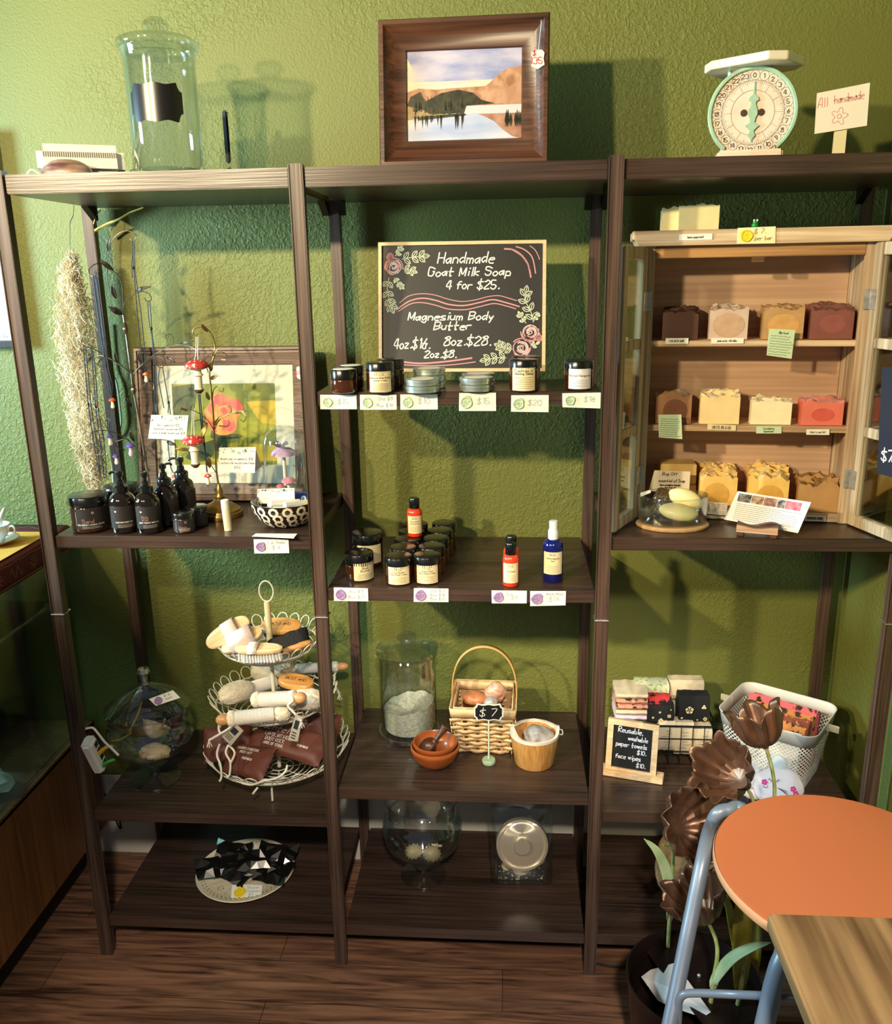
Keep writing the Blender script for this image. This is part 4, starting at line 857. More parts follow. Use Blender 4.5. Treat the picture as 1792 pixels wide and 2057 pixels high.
# glass dome with mushrooms
C = atY(578, 1000, .221); C.z = ZL1
dm = thing('glass_dome', 'small glass cloche beside the post covering pink mushrooms on bark', 'cloche', C)
h = zat(C, 853) - ZL1; r = 42 * mpp(C)
mb = MB(); hs = h - r; mb.lathe([(r, .008), (r, hs)] + [(r * math.cos(t), hs + r * math.sin(t)) for t in [i * PI / 20 for i in range(1, 11)]], seg=40); mb.build('dome', M_glass, dm)
mb = MB(); mb.lathe([(0, 0), (r * 1.02, 0), (r * 1.02, .006), (r * 1.0, .009), (0, .009)], seg=40); mb.build('base', flat('dark_wood_base', (58, 40, 28), .5), dm)
mb = MB(); mb.blob((0, 0, .014), (r * .85, r * .8, .022), .5, 5, 4, 4, flatz=-.005)
bark = mb.build('bark', flat('bark', (84, 62, 38), .9, c2=(128, 100, 60), scale=90, bump=1, bscale=160), dm)
R = random.Random(5); mb = MB()
for i in range(26):
    a = R.uniform(0, 2 * PI); p = Vector((r * .55 * math.cos(a), r * .5 * math.sin(a), .022)); d = Vector((math.cos(a), math.sin(a), R.uniform(.2, 1.6))); leaf(mb, p, d, (0, 0, 1), R.uniform(.012, .024), .005)
mb.build('dry_leaves', flat('dry_leaf', (96, 66, 42), .8, vary=.3, scale=60), dm)
M_pinkcap = flat('pink_cap', (226, 110, 142), .4, c2=(240, 170, 190), scale=70); M_lilac = flat('lilac_cap', (196, 160, 210), .4, c2=(226, 200, 228), scale=60)
for (x, y, z0, hh, s, cm, nm) in ((-.004, .004, .02, .115, .030, M_lilac, 'lilac_mushroom'), (.008, -.012, .02, .052, .018, M_pinkcap, 'pink_mushroom'), (-.012, -.014, .02, .040, .010, M_pinkcap, 'pink_mushroom')):
    mb = MB(); mb.lathe([(.0045, z0), (.004, z0 + hh * .5), (.0045, z0 + hh)], (x, y, 0), 14); a = mb.build(nm, M_stalk, dm)
    mb = MB(); zc_ = z0 + hh; mb.lathe([(0, zc_ + s * .55), (s * .5, zc_ + s * .42), (s * .9, zc_ + s * .10), (s, zc_ - s * .12), (s * .9, zc_ - s * .1), (0, zc_ + s * .05)], (x, y, 0), 26, flute=lambda a_, z_: 1 + .07 * math.sin(3 * a_) + .04 * math.sin(5 * a_)); mb.build('cap', cm, a)
for k in (-1, 1):
    mb = MB(); leaf(mb, (-.004, -.01, .152), (k * .8, -.3, .35), (0, -.5, 1), .022, .012); mb.build('butterfly_wing', flat('butterfly_blue', (120, 116, 150), .5, vary=.3, scale=150), dm)
# lip balm card and tag at the shelf edge
o, f, W, H = card('note_card', [(514, 1071.5), (597, 1072), (590, 1081), (506, 1077)], ('Z', ZL1 + .004), .0008, M_paper, 'blank white folded card lying flat at the front edge under the patterned bowl', 'card')
price_tag([(509.5, 1083.5), (579.5, 1083.5), (581, 1111), (511, 1112)], M_purple_wax, [('Lip Balm', .22, .16, .18), ('$ 4.', .26, .16, -.22)], 'white tag with lilac wax seal reading Lip Balm on the left shelf edge', seed=5)
# ---------------- left bay, lower shelves ----------------
def ZB(u, v): return 410 + u / 5.78, 1160 + v / 5.78
def ZC(u, v): return 400 + u / 5.6, 1380 + v / 5.6
M_cwire = flat('cream_enamel_wire', (230, 222, 200), .35)
# three-tier wire stand
S0 = atY(563, 1562, .185); S0.z = ZL2
st3 = thing('tiered_basket_stand', 'three-tier cream wire basket stand holding brushes, rollers and brown pouches', 'basket stand', S0)
tiers = []
for (yr, rpx, dep, nl) in ((1503, 130, .052, 30), (1400, 113, .042, 27), (1291, 95, .040, 24)):
    z = zat(S0, yr) - ZL2; R0 = rpx * mpp(S0 + Vector((0, 0, z))); tiers.append((z, R0, dep))
    mb = MB(); nr = 9
    bp = lambda f: (R0 * (.12 + .88 * f), z - dep * (1 - f ** 2.2))
    for i in range(nr + 1):
        r_, z_ = bp(i / nr); n = 44; mb.tube([(r_ * math.cos(2 * PI * k / n), r_ * math.sin(2 * PI * k / n), z_) for k in range(n)], .0021 if i == nr else .0014, 5, closed=True)
    for k in range(8):
        a = 2 * PI * k / 8 + .2; mb.tube([Vector((bp(i / 8)[0] * math.cos(a), bp(i / 8)[0] * math.sin(a), bp(i / 8)[1] - .001)) for i in range(9)], .0014, 5)
    for k in range(nl):
        a = 2 * PI * k / nl; rd_ = Vector((math.cos(a), math.sin(a), 0)); td = Vector((-math.sin(a), math.cos(a), 0)); o_ = (rd_ * .55 + Vector((0, 0, .83))).normalized(); w_ = PI * R0 / nl * .86; hL = .017
        c = rd_ * R0 + Vector((0, 0, z)) + o_ * (hL * .85)
        mb.tube([c + td * (w_ * math.cos(t)) + o_ * (hL * math.sin(t)) for t in [i * PI / 8 for i in range(16)]], .0014, 5, closed=True)
    mb.build('wire_basket', M_cwire, st3)
zb = tiers[0][0] - tiers[0][2]; ztop = zat(S0, 1294) - ZL2; zr0 = zat(S0, 1208) - ZL2; zr1 = zat(S0, 1167) - ZL2
mb = MB(); mb.tube([(0, 0, zb), (0, 0, tiers[2][0] - tiers[2][2])], .0050, 10); mb.build('pole', M_cwire, st3)
mb = MB(); mb.lathe([(.0060, tiers[2][0] - tiers[2][2]), (.0075, tiers[2][0]), (.0078, zr0 - .004), (.006, zr0), (0, zr0)], seg=18); mb.build('handle', flat('cream_handle', (216, 196, 150), .4), st3)
mb = MB(); hr = (zr1 - zr0) / 2; mb.tube([(hr * .66 * math.cos(t), 0, zr0 + hr + hr * math.sin(t)) for t in [i * 2 * PI / 28 for i in range(28)]], .0019, 6, closed=True); mb.build('handle_ring', M_cwire, st3)
for k in range(3):
    a = -1.45 + 2 * PI * k / 3; mb = MB(); R0 = tiers[0][1]; f = .75; r_ = R0 * (.12 + .88 * f); z_ = tiers[0][0] - tiers[0][2] * (1 - f ** 2.2)
    mb.tube([(r_ * math.cos(a), r_ * math.sin(a), z_), (r_ * 1.02 * math.cos(a), r_ * 1.02 * math.sin(a), .0025)], .0026, 7); mb.build('leg', M_cwire, st3)
zT1, zT2, zT3 = (S0.z + t[0] for t in tiers)

M_beech = wood('beech_wood', (214, 176, 118), (236, 206, 156), 0, 14, .45)
M_bamboo = wood('bamboo_wood', (184, 122, 58), (222, 164, 92), 0, 12, .4)
M_strap = flat('cotton_strap', (228, 216, 200), .85, vary=.06, scale=200, bump=.4, bscale=500); M_pinkstrap = flat('blush_strap', (226, 202, 194), .85, vary=.05, scale=200, bump=.4, bscale=500)
M_wbr = flat('white_bristle', (236, 232, 222), .6); M_bbr = flat('black_bristle', (17, 16, 17), .7, bump=1, bscale=300)
def oval(a, b, n=28, p=2.4): return [(math.copysign(abs(math.cos(t)) ** (2 / p), math.cos(t)) * a, math.copysign(abs(math.sin(t)) ** (2 / p), math.sin(t)) * b) for t in [2 * PI * i / n for i in range(n)]]
def slab(out, z0, z1, b=.003):
    """rounded plate from an outline in x,y"""
    mb = MB(); cx = 1.0; rings = []
    for s, z in ((1 - b / .03, z0), (1, z0 + b), (1, z1 - b), (1 - b / .03, z1)): rings.append([mb.b.verts.new((x * s, y * s, z)) for x, y in out])
    n = len(out)
    for A, B in zip(rings, rings[1:]):
        for i in range(n): mb._f([A[i], A[(i + 1) % n], B[(i + 1) % n], B[i]])
    mb._f(rings[0][::-1]); mb._f(rings[-1]); return mb
def brush(label, a, b, th, wood_m, br_m, blen, loc, rot, strap=None, tufts=True, letters=None, name='brush'):
    t = thing(name, label, 'brush', loc); t.rotation_euler = rot
    slab(oval(a, b), 0, th).build('brush_body', wood_m, t)
    mb = MB(); R = random.Random(len(label))
    if tufts:
        for i in range(-7, 8):
            for j in (-2, -1, 0, 1, 2):
                x, y = i / 7.6 * a * .9, j / 2.6 * b * .86
                if (x / a) ** 2 + (y / b) ** 2 > .92: continue
                mb.tube([(x, y, .002), (x * 1.05 + R.uniform(-.001, .001), y * 1.05, -blen)], lambda q: .0012 + .0016 * q, 5)
    else:
        o_ = oval(a * .94, b * .92, 40); n = len(o_); rings = []
        for z, s in ((.001, .97), (-blen * .5, 1.0), (-blen, 1.03)): rings.append([mb.b.verts.new((x * s + R.uniform(-.0012, .0012), y * s + R.uniform(-.0012, .0012), z + (R.uniform(-.002, .002) if z < -.8 * blen else 0))) for x, y in o_])
        for A, B in zip(rings, rings[1:]):
            for i in range(n): mb._f([A[i], A[(i + 1) % n], B[(i + 1) % n], B[i]])
        ins = [[mb.b.verts.new((x * s + R.uniform(-.001, .001), y * s + R.uniform(-.001, .001), -blen + R.uniform(-.004, .002))) for x, y in o_] for s in (.75, .5, .25)]
        pr = rings[-1]
        for B in ins:
            for i in range(n): mb._f([pr[i], pr[(i + 1) % n], B[(i + 1) % n], B[i]])
            pr = B
        mb._f(pr)
    mb.build('bristles', br_m, t)
    if strap:
        sm, w_, hgt, off = strap; mb = MB(); pts = [(off, y, z) for y, z in [(-b * 1.02, th * .2), (-b * 1.03, th), (-b * .8, th + hgt * .75), (-b * .3, th + hgt), (b * .3, th + hgt), (b * .8, th + hgt * .75), (b * 1.03, th), (b * 1.02, th * .2)]]
        P_ = smooth_pts(pts, 4); L = [[mb.b.verts.new(p + Vector((s * w_ / 2, 0, 0))) for p in P_] for s in (-1, 1)]
        for i in range(len(P_) - 1): mb._f([L[0][i], L[0][i + 1], L[1][i + 1], L[1][i]])
        o = mb.build('strap', sm, t); o.modifiers.new('s', 'SOLIDIFY').thickness = .0022
    if letters:
        mb = MB(); add_strokes(mb, text_strokes(letters, b * .32, 0, -b * .1, slant=0), .0011, plane_map((0, 0, th + .0003), (1, 0, 0), (0, 1, 0), (0, 0, 1))); mb.build('lettering', flat('burnt_mark', (70, 42, 22), .8), t, smooth=False)
    return t
def pB(u, v, Y): return atY(*ZB(u, v), Y)
brush('oval bath brush of pale wood with cotton strap leaning at upper left of top tier', .058, .024, .013, M_beech, M_bbr, .016, pB(290, 640, .13), (math.radians(58), math.radians(-30), .25), (M_strap, .034, .022, .012))
brush('oval brush lying under a wide blush strap at left of the top tier', .052, .022, .012, M_beech, M_wbr, .014, pB(455, 745, .085), (math.radians(25), math.radians(-24), .3), (M_pinkstrap, .060, .020, 0))
brush('white-bristled nail brush with white strap at the front rim of the top tier', .055, .018, .012, M_beech, M_wbr, .022, pB(640, 855, .055), (math.radians(8), -.02, .02), (M_strap, .022, .006, -.012))
brush('bamboo brush lying with its black bristles upward at right of the top tier', .050, .022, .013, M_bamboo, M_bbr, .030, pB(1010, 800, .125), (math.radians(150), math.radians(-14), .35), None, False)
brush('bamboo brush with burnt lettering behind the pole in the top tier', .050, .024, .016, M_bamboo, M_bbr, .014, pB(900, 590, .232), (math.radians(28), .02, .05), None, False, 'BEST-MID')
brush('bamboo brush with black bristles below, at right of the middle tier', .043, .024, .016, M_bamboo, M_bbr, .022, pB(1070, 1245, .13), (math.radians(12), math.radians(6), -.1), None, False, 'BEST-MID')
# wool massage rollers
M_wool = flat('lambswool', (226, 212, 182), .95, vary=.10, scale=60, bump=1, bscale=230, sheen=.4); M_rope = flat('white_rope', (226, 218, 204), .8); M_bead = flat('turned_wood', (206, 150, 96), .4, vary=.12, scale=50)
def wool(c, d, M, seed):
    mb = MB(); t = bmesh.new(); bmesh.ops.create_icosphere(t, subdivisions=4, radius=1); R = random.Random(seed)
    for v in t.verts:
        n = v.co.copy(); e = Vector((abs(n.x) ** .75 * math.copysign(1, n.x), n.y, n.z)); k = 1 + .07 * noise.noise(n * 4 + Vector((seed, 0, 0))) + R.uniform(-.035, .035); v.co = M @ (Vector((e.x * d[0] * k, e.y * d[1] * k, e.z * d[2] * k)) + Vector(c))
    return mb.merge(t)
def roller(label, pa, pb, wlen, wr, seed, hr=.0125, bead=True, rope=None, hang=None):
    """fluffy head at pa, wound handle running to pb"""
    d = (pb - pa); L = d.length; q = d.to_track_quat('X', 'Z'); t = thing('massage_roller', label, 'massage roller', pa); t.rotation_mode = 'QUATERNION'; t.rotation_quaternion = q; I = Matrix.Identity(4)
    wool((wlen * .5, 0, 0), (wlen * .52, wr, wr), I, seed).build('wool_head', M_wool, t)
    mb = MB(); x0 = wlen * .95; n = int((L - x0 - .012) / .0030); x1 = x0 + n * .003
    mb.lathe([(0, 0), (hr, 0)] + [(hr + (.0011 if i % 2 else -.0004), i * .0015) for i in range(2 * n)] + [(0, 2 * n * .0015)], seg=16, M=Matrix.Translation((x0, 0, 0)) @ Matrix.Rotation(PI / 2, 4, 'Y')); mb.build('wound_handle', M_rope, t)
    wool((x1 + .005, 0, 0), (.012, hr * 1.12, hr * 1.12), I, seed + 3).build('wool_cuff', M_wool, t)
    if bead: mb = MB(); mb.blob((x1 + .024, 0, 0), (.017, hr * .82, hr * .82), .03, 2, 1, 3); mb.build('wooden_end', M_bead, t)
    iq = q.inverted()
    if rope:
        mb = MB(); mb.tube(smooth_pts([iq @ (p - pa) for p in rope], 5), .0028, 7); e = iq @ (rope[-1] - pa)
        for k in range(6): mb.tube([e, e + iq @ Vector((.006 * math.cos(k), .006 * math.sin(k), -.016))], .0010, 4)
        mb.build('rope_loop', M_rope, t)
    if hang:
        P_ = [iq @ (p - pa) for p in hang]; mb = MB(); mb.poly(P_); o = mb.build('hang_tag', flat('grey_kraft_card', (176, 166, 146), .8), t, smooth=False); o.modifiers.new('s', 'SOLIDIFY').thickness = .0008
        ux = (P_[1] - P_[0]); uy = (P_[3] - P_[0]); nn = ux.cross(uy).normalized() * -.0012; nn = nn if (iq @ (CAM - pa)).dot(nn) > 0 else -nn
        mb = MB(); mb.poly([P_[0] + ux * a + uy * b + nn for a, b in ((.22, .18), (.78, .18), (.78, .50), (.22, .50))]); 
        for r_ in range(3): mb.poly([P_[0] + ux * a + uy * b + nn for a, b in ((.2, .62 + .1 * r_), (.8, .62 + .1 * r_), (.8, .66 + .1 * r_), (.2, .66 + .1 * r_))])
        mb.build('tag_print', flat('navy_print', (34, 36, 46), .7), o, smooth=False)
    return t
def pC(u, v, Y): return atY(*ZC(u, v), Y)
roller('fluffy white massage roller at left of the middle tier with handle toward the pole', pB(190, 1390, .10), pB(820, 1205, .245), .100, .027, 1, hr=.0155, bead=False)
roller('fluffy massage roller with wooden knob end lying across the front of the middle tier', pB(1335, 1465, .10), pB(1000, 1400, .075) + Vector((-.045, 0, 0)) + Vector((.06, 0, 0)), .052, .022, 2, rope=[pB(1040, 1400, .06), pB(1010, 1480, .05), pB(1040, 1560, .045), pC(1060, 280, .04)], hang=[pC(1085, 300, .036), pC(1168, 345, .036), pC(1105, 615, .04), pC(1010, 590, .04)]) if 0 else None
roller('massage roller with rope-wound handle and round wooden knob at the middle of the middle tier', pB(1330, 1450, .12), pB(930, 1400, .060), .030, .020, 2) if 0 else None
rl2 = roller('massage roller whose rope-wound handle ends in a wooden knob facing the front right', pB(560, 1420, .055), pB(1060, 1400, .030), .024, .018, 5, hr=.0165, rope=[pB(1020, 1400, .018), pC(1050, 160, .012), pC(1000, 210, .010), pC(1060, 280, .008), pC(1150, 380, .006)], hang=[pC(1085, 305, .004), pC(1165, 340, .004), pC(1110, 615, .006), pC(1000, 600, .006)])
rl3 = roller('frontmost massage roller, its wooden end and rope loop hanging over the rim at left', pC(1030, 285, .045), pC(330, 360, .005), .040, .019, 7, hr=.0165, rope=[pC(330, 370, .002), pC(270, 330, 0), pC(220, 450, 0), pC(250, 520, 0), pC(340, 460, 0), pC(400, 400, 0), pC(330, 470, -.004), pC(180, 560, -.004), pC(110, 600, -.004)], hang=[pC(400, 395, .0), pC(500, 490, .0), pC(360, 660, .003), pC(250, 550, .003)])
roller('fluffy cream massage roller lying at the back of the middle tier behind the post', pB(560, 1085, .29), pB(1555, 1035, .29), .115, .036, 9, rope=[pB(1545, 1075, .29), pB(1510, 1150, .285), pB(1530, 1260, .285), pB(1570, 1350, .285)])
mb = wool((0, 0, 0), (.042, .032, .024), Matrix.Identity(4), 11); tag(mb.build('wool_pad', M_wool, loc=pB(1190, 1415, .10)), 'fluffy cream wool pad under the bamboo brush at right of the middle tier', 'bath pad')
# brown pouches in the bottom tier
M_pouch = flat('brown_pouch', (98, 54, 42), .5, vary=.06, scale=8, spec=.35); M_pprint = flat('pouch_print', (232, 222, 210), .6)
def pouch(label, c, a, b, th, rot, lines=None, seed=0, loops=None):
    t = thing('pouch', label, 'pouch', c); t.rotation_euler = rot; mb = MB(); nx, ny = 22, 14; R = random.Random(seed); G = {}
    def H(u, v): e = max(0, (1 - abs(u) ** 3.2)) * max(0, (1 - abs(v) ** 2.6)); return th * (e ** .5 * .9 + .16 * noise.noise(Vector((u * 2.1 + seed, v * 2.1, seed))) * e ** .3)
    for sgn in (1, -1):
        for i in range(nx + 1):
            for j in range(ny + 1):
                u, v = -1 + 2 * i / nx, -1 + 2 * j / ny; w_ = 1 - .10 * math.cos(u * PI / 2 + .2) * abs(v) ** 4
                edge = abs(u) == 1 or abs(v) == 1
                if edge and sgn < 0: G[sgn, i, j] = G[1, i, j]; continue
                G[sgn, i, j] = mb.b.verts.new((u * a + .006 * noise.noise(Vector((u * 2, v * 2, seed + 5))), v * b * w_, sgn * (H(u, v) if not edge else 0)))
        for i in range(nx):
            for j in range(ny): mb._f([G[sgn, i, j], G[sgn, i + 1, j], G[sgn, i + 1, j + 1], G[sgn, i, j + 1]])
    mb.build('bag', M_pouch, t)
    if lines:
        mb = MB(); f = lambda u, v, w: Vector((u, v, H(max(-1, min(1, u / a)), max(-1, min(1, v / b))) + w + .0012))
        for l in lines: add_strokes(mb, text_strokes(*l[:4], **(l[4] if len(l) > 4 else {})), l[5] if len(l) > 5 else .0010, f)
        mb.build('lettering', M_pprint, t, smooth=False)
    if loops:
        M = t.matrix_basis.inverted(); mb = MB()
        for lp in loops: mb.tube(smooth_pts([M @ p for p in lp], 5), .0026, 6)
        mb.build('drawstring', M_cwire, t)
    return t
RP = math.radians
cst = S0
pouch('large brown pouch lettered in gold and white across the right of the bottom tier', pC(1000, 690, .118) + Vector((0.004, 0, .018)), .096, .043, .020, (RP(34), RP(6), RP(-14)), [('Bachtel', .017, -.045, .012, dict(slant=.25)), ('EXFOLIATING', .0085, -.028, -.003, dict(slant=0, sm=1, wide=.8)), ('BODY ROCK', .0085, -.028, -.015, dict(slant=0, sm=1, wide=.8)), ('MADE OF STONE', .006, -.028, -.025, dict(slant=0, sm=1, wide=.8)), ('PERFORMS', .005, .045, -.012, dict(slant=0, sm=1, wide=.8))], 1)
pouch('brown pouch with white print lying at front left of the bottom tier', pC(560, 880, .072) + Vector((0, 0, .012)), .062, .043, .016, (RP(34), RP(-4), RP(-22)), [('BAMBOO CHARCOAL', .0065, -.005, .020, dict(slant=0, sm=1, wide=.8)), ('BODY MITT', .006, -.005, .010, dict(slant=0, sm=1, wide=.8)), ('PERFORMS', .005, .005, -.004, dict(slant=0, sm=1, wide=.8))], 2,
      [[pC(330, 650, .03), pC(300, 740, .02), pC(350, 850, .015), pC(340, 990, .01), pC(300, 1010, .005)], [pC(330, 650, .03), pC(400, 740, .02), pC(350, 860, .015)], [pC(480, 1080, .005), pC(590, 1100, 0), pC(720, 1060, -.004), pC(880, 1020, .0), pC(970, 950, .01), pC(990, 880, .02)], [pC(660, 1130, -.008), pC(620, 1180, -.012), pC(605, 1200, -.012)], [pC(230, 640, .02), pC(200, 760, .01), pC(240, 880, .0), pC(250, 1010, -.004), pC(230, 1060, -.006)]])
pouch('dark brown pouch standing at back left of the bottom tier', pC(330, 640, .14), .060, .045, .015, (RP(62), 0, RP(10)), None, 3)
pouch('dark brown pouch half hidden at back right of the bottom tier beside the post', pC(1270, 470, .19), .070, .045, .018, (RP(58), RP(4), RP(-8)), [('BODY', .006, -.03, .012, dict(slant=0, sm=1, wide=.8))], 4)

# footed glass candy jar with shells
def ZJ(u, v): return 190 + u / 7.345, 1330 + v / 7.345
def candy_jar(label, C, rows, lid=True, wallt=.003):
    """rows: (z, r) outer profile from foot to rim"""
    t = thing('candy_jar', label, 'jar', C)
    rows = [rows[0], rows[1]] + [(p[0], p[1]) for p in smooth_pts([Vector((z, r, 0)) for z, r in rows[2:]], 4)]; zr, rr = rows[-1]; foot = rows[0][1]
    mb = MB(); mb.lathe([(0, .001), (foot, .001), (foot, .004), (foot * .6, .008), (foot * .2, .014), (.008, .024), (.010, rows[1][0])] + [(r, z) for z, r in rows[1:]] + [(r - wallt, z) for z, r in rows[:1:-1]] + [(0, rows[1][0] + .006)], seg=56); mb.build('jar_body', M_glass, t)
    return t
C = atZ(313, 1563, ZL2); m_ = mpp(C + Vector((0, 0, .1)))
zz = lambda y: zat(C, y) - ZL2
rows = [(0, 50 * mpp(C)), (zz(1538), .010), (zz(1530), .034), (zz(1510), .062), (zz(1490), 80 * m_), (zz(1472), 86 * m_), (zz(1458), 84 * m_), (zz(1446), 78 * m_), (zz(1438), 77 * m_), (zz(1424), 81 * m_), (zz(1420), 82 * m_)]
cj = candy_jar('footed lidded glass candy jar holding coral and twigs on left bay shelf', C, rows)
zr = zz(1420); R0 = 82 * m_
mb = MB(); mb.lathe([(R0 * .86, zr - .012), (R0 * .88, zr - .002), (R0 * 1.0, zr), (R0 * 1.01, zr + .004), (R0 * .96, zr + .007), (R0 * .82, zr + .022), (R0 * .55, zr + .042), (R0 * .28, zr + .056), (R0 * .16, zr + .062), (0, zr + .063)], seg=56); mb.build('glass_lid', M_glass, cj)
mb = MB(); z = zr + .062; mb.lathe([(0, z), (.0085, z), (.0075, z + .004), (.0095, z + .022), (.012, z + .026), (.016, z + .032), (.013, z + .042), (0, z + .044)], seg=10); mb.build('lid_knob', flat('mirrored_crystal', (210, 214, 214), .08, .9), cj)
M_coral = flat('cream_coral', (232, 200, 150), .8, vary=.1, scale=60, bump=.8, bscale=90); M_shellw = flat('cream_shell', (214, 192, 150), .4, vary=.12, scale=20)
def in_jar(u, v, dy): p = atY(*ZJ(u, v), C.y + dy); return p
p = C + Vector((.008, -.005, zz(1530) + .033))
mb = MB(); mb.blob((0, 0, 0), (.036, .024, .018), .25, 3, 5, 4)
for i in range(16):
    a = random.Random(i).uniform(0, 2 * PI); q = Vector((.033 * math.cos(a), .021 * math.sin(a), -.004)); mb.blob(q, (.006, .006, .010), .4, 5, i, 2)
tag(mb.build('coral', M_coral, loc=p), 'cream coral piece lying in the bottom of the footed candy jar', 'coral')
mb = MB(); mb.lathe([(0, -.004), (.012, 0), (.026, .012), (.034, .030), (.036, .032), (.035, .034), (.024, .016), (.0, .002)], seg=30, flute=lambda a, z: 1 + .05 * math.cos(12 * a)); tag(mb.build('shell', M_shellw, loc=C + Vector((-.002, .008, zz(1492) + .012)), rot=(-.5, .35, 0)), 'large smooth shell tilted above the coral in the footed candy jar', 'shell')
tg = thing('twig', 'pale gold forked twig standing inside the footed candy jar', 'twig', C + Vector((0, 0, zz(1500))))
M_gold = flat('gold_twig', (200, 164, 84), .5, vary=.2, scale=60)
O_ = tg.location
mb = MB(); mb.tube(smooth_pts([in_jar(*q) - O_ for q in ((520, 1030, .03), (545, 960, .03), (600, 850, .03), (650, 740, .03), (680, 640, .03), (700, 580, .03))], 5), lambda t: .0030 - .001 * t, 6); mb.build('stem', M_gold, tg)
for q in (((250, 1160, -.03), (340, 1155, -.03), (440, 1110, -.02), (540, 1045, .0)), ((990, 950, -.04), (1010, 920, -.04), (1040, 840, -.04)), ((470, 940, .0), (465, 880, .0))): mb = MB(); mb.tube(smooth_pts([in_jar(*k) - O_ for k in q], 5), .0022, 6); mb.build('side_shoot', M_gold, tg)
# tag on the jar lid
ta = in_jar(1030, 530, -.045); nn = Vector((.1, -.62, .75)).normalized()
o, f, W, H = card('price_tag', [ZJ(800, 545), ZJ(1155, 415), ZJ(1265, 525), ZJ(905, 645)], ('P', ta, nn), .0006, M_paper, 'small cream tag with lilac seal lying on the lid of the footed candy jar', 'price tag')
wax_seal(o, -W * .26, -H * .04, H * .36, f, M_purple_wax, 3); write(o, [('$ 10', H * .20, W * .14, H * .12, dict(seed=1)), ('each', H * .2, W * .18, -H * .2, dict(seed=2))], .0008, f, M_pencil)

# network switch and cables at the left of the shelf
Xs = -.915
sw0 = atX(200, 1516, Xs)
ns = thing('network_switch', 'white network switch standing on edge beside the left posts with two plugs', 'network switch', sw0)
mb = MB(); mb.box((-.012, 0, 0), (.026, .105, .036), Matrix.Rotation(-1.15, 4, 'X'), bev=.006); mb.build('housing', M_white, ns)
mb = MB()
for k in range(4): mb.box((.0012, -.034 + .022 * k, .004), (.001, .015, .013), Matrix.Rotation(-1.15, 4, 'X'))
mb.build('port', M_blackmat, ns)
for nm, px, cm in (('yellow_plug', ((200, 1512), (214, 1501), (226, 1499)), flat('yellow_plug_plastic', (222, 170, 40), .4)), ('green_plug', ((208, 1537), (218, 1530), (230, 1526)), flat('green_plug_plastic', (70, 170, 70), .4))):
    mb = MB(); mb.tube(smooth_pts([atX(*px[0], Xs + .003) - sw0, atX(*px[1], Xs + .025) - sw0, atX(*px[2], Xs + .04) - sw0], 5), lambda t: .0055 - .003 * t, 8); mb.build(nm, cm, ns)
mb = MB(); c0 = sw0; mb.tube(smooth_pts([atX(x, y, Xs + d) - c0 for x, y, d in ((172, 1464, .0), (186, 1462, .01), (196, 1472, .02), (210, 1490, .03), (226, 1505, .04), (238, 1517, .05))], 6), .0026, 7)
tag(mb.build('white_cable', M_white, loc=c0), 'white cable looping from the network switch toward the candy jar', 'cable')
mb = MB(); mb.box((0, 0, .0), (.06, .10, .075), bev=.006); pa = thing('power_adapter', 'black power adapter block behind the footed candy jar at the rear post', 'power adapter', atY(222, 1500, .30)); pa.location.z = ZL2 + .0385; pa.location.x = -.905; mb.build('housing', M_blackmat, pa)
mb = MB(); mb.tube(smooth_pts([(0, 0, .037), (.01, 0, .06), (.03, .01, .05), (.05, .02, .02), (.06, .03, -.0)], 5), .003, 7); mb.build('cord', M_blackmat, pa)
c0 = atY(232, 1650, .39); mb = MB(); mb.tube(smooth_pts([Vector((-.02, 0, .09)), atY(236, 1655, .388) - c0, atY(243, 1664, .386) - c0, atY(241, 1650, .388) - c0, Vector((.012, 0, .09))], 6), .0022, 7)
tag(mb.build('cable', M_blackmat, loc=c0), 'black cable loop hanging against the white baseboard below the left shelf', 'cable')
# plate of black packets
C = atZ(494, 1757, ZL3); R0 = 97 * mpp(C)
plate = thing('plate', 'cream oval-looking round plate with brown dotted pattern on the bottom left shelf', 'plate', C)
M_plate = flat('cream_plate_glaze', (238, 222, 186), .25, coat=.5)
prof = [(0, .002), (R0 * .6, .002), (R0 * .78, .005), (R0 * .97, .015), (R0, .017), (R0 * .99, .0195), (R0 * .96, .0185), (R0 * .76, .009), (R0 * .6, .0065), (0, .006)]
mb = MB(); mb.lathe(prof, seg=56); mb.build('dish', M_plate, plate)
mb = MB()
def dot(x, y, s):
    r_ = math.hypot(x, y); z = .0068 if r_ < R0 * .6 else (.0068 + (r_ / R0 - .6) * .0155 if r_ < R0 * .76 else .0093 + (r_ / R0 - .76) * .0475)
    mb.poly([(x + s * math.cos(t), y + s * math.sin(t), z + .0006 + (s * .0) ) for t in [k * PI / 3 for k in range(6)]])
for i in range(110): a = 2 * PI * i / 110; dot(R0 * (.86 + .03 * (-1) ** i) * math.cos(a), R0 * (.86 + .03 * (-1) ** i) * math.sin(a), .0017)
for k in range(10):
    a = 2 * PI * k / 10
    for j in range(9): dot(R0 * (.36 + .045 * j) * math.cos(a), R0 * (.36 + .045 * j) * math.sin(a), .0011)
    a += PI / 10
    for j in range(7): dot(R0 * .62 * math.cos(a) + .007 * math.cos(j), R0 * .62 * math.sin(a) + .007 * math.sin(j), .0015)
for i in range(60): a = 2 * PI * i / 60; dot(R0 * (.33 + .02 * (-1) ** i) * math.cos(a), R0 * (.33 + .02 * (-1) ** i) * math.sin(a), .0018)
mb.build('dot_pattern', flat('brown_glaze_dots', (96, 52, 24), .4), plate, smooth=False)
M_foil = flat('black_foil', (92, 89, 84), .27, .95)
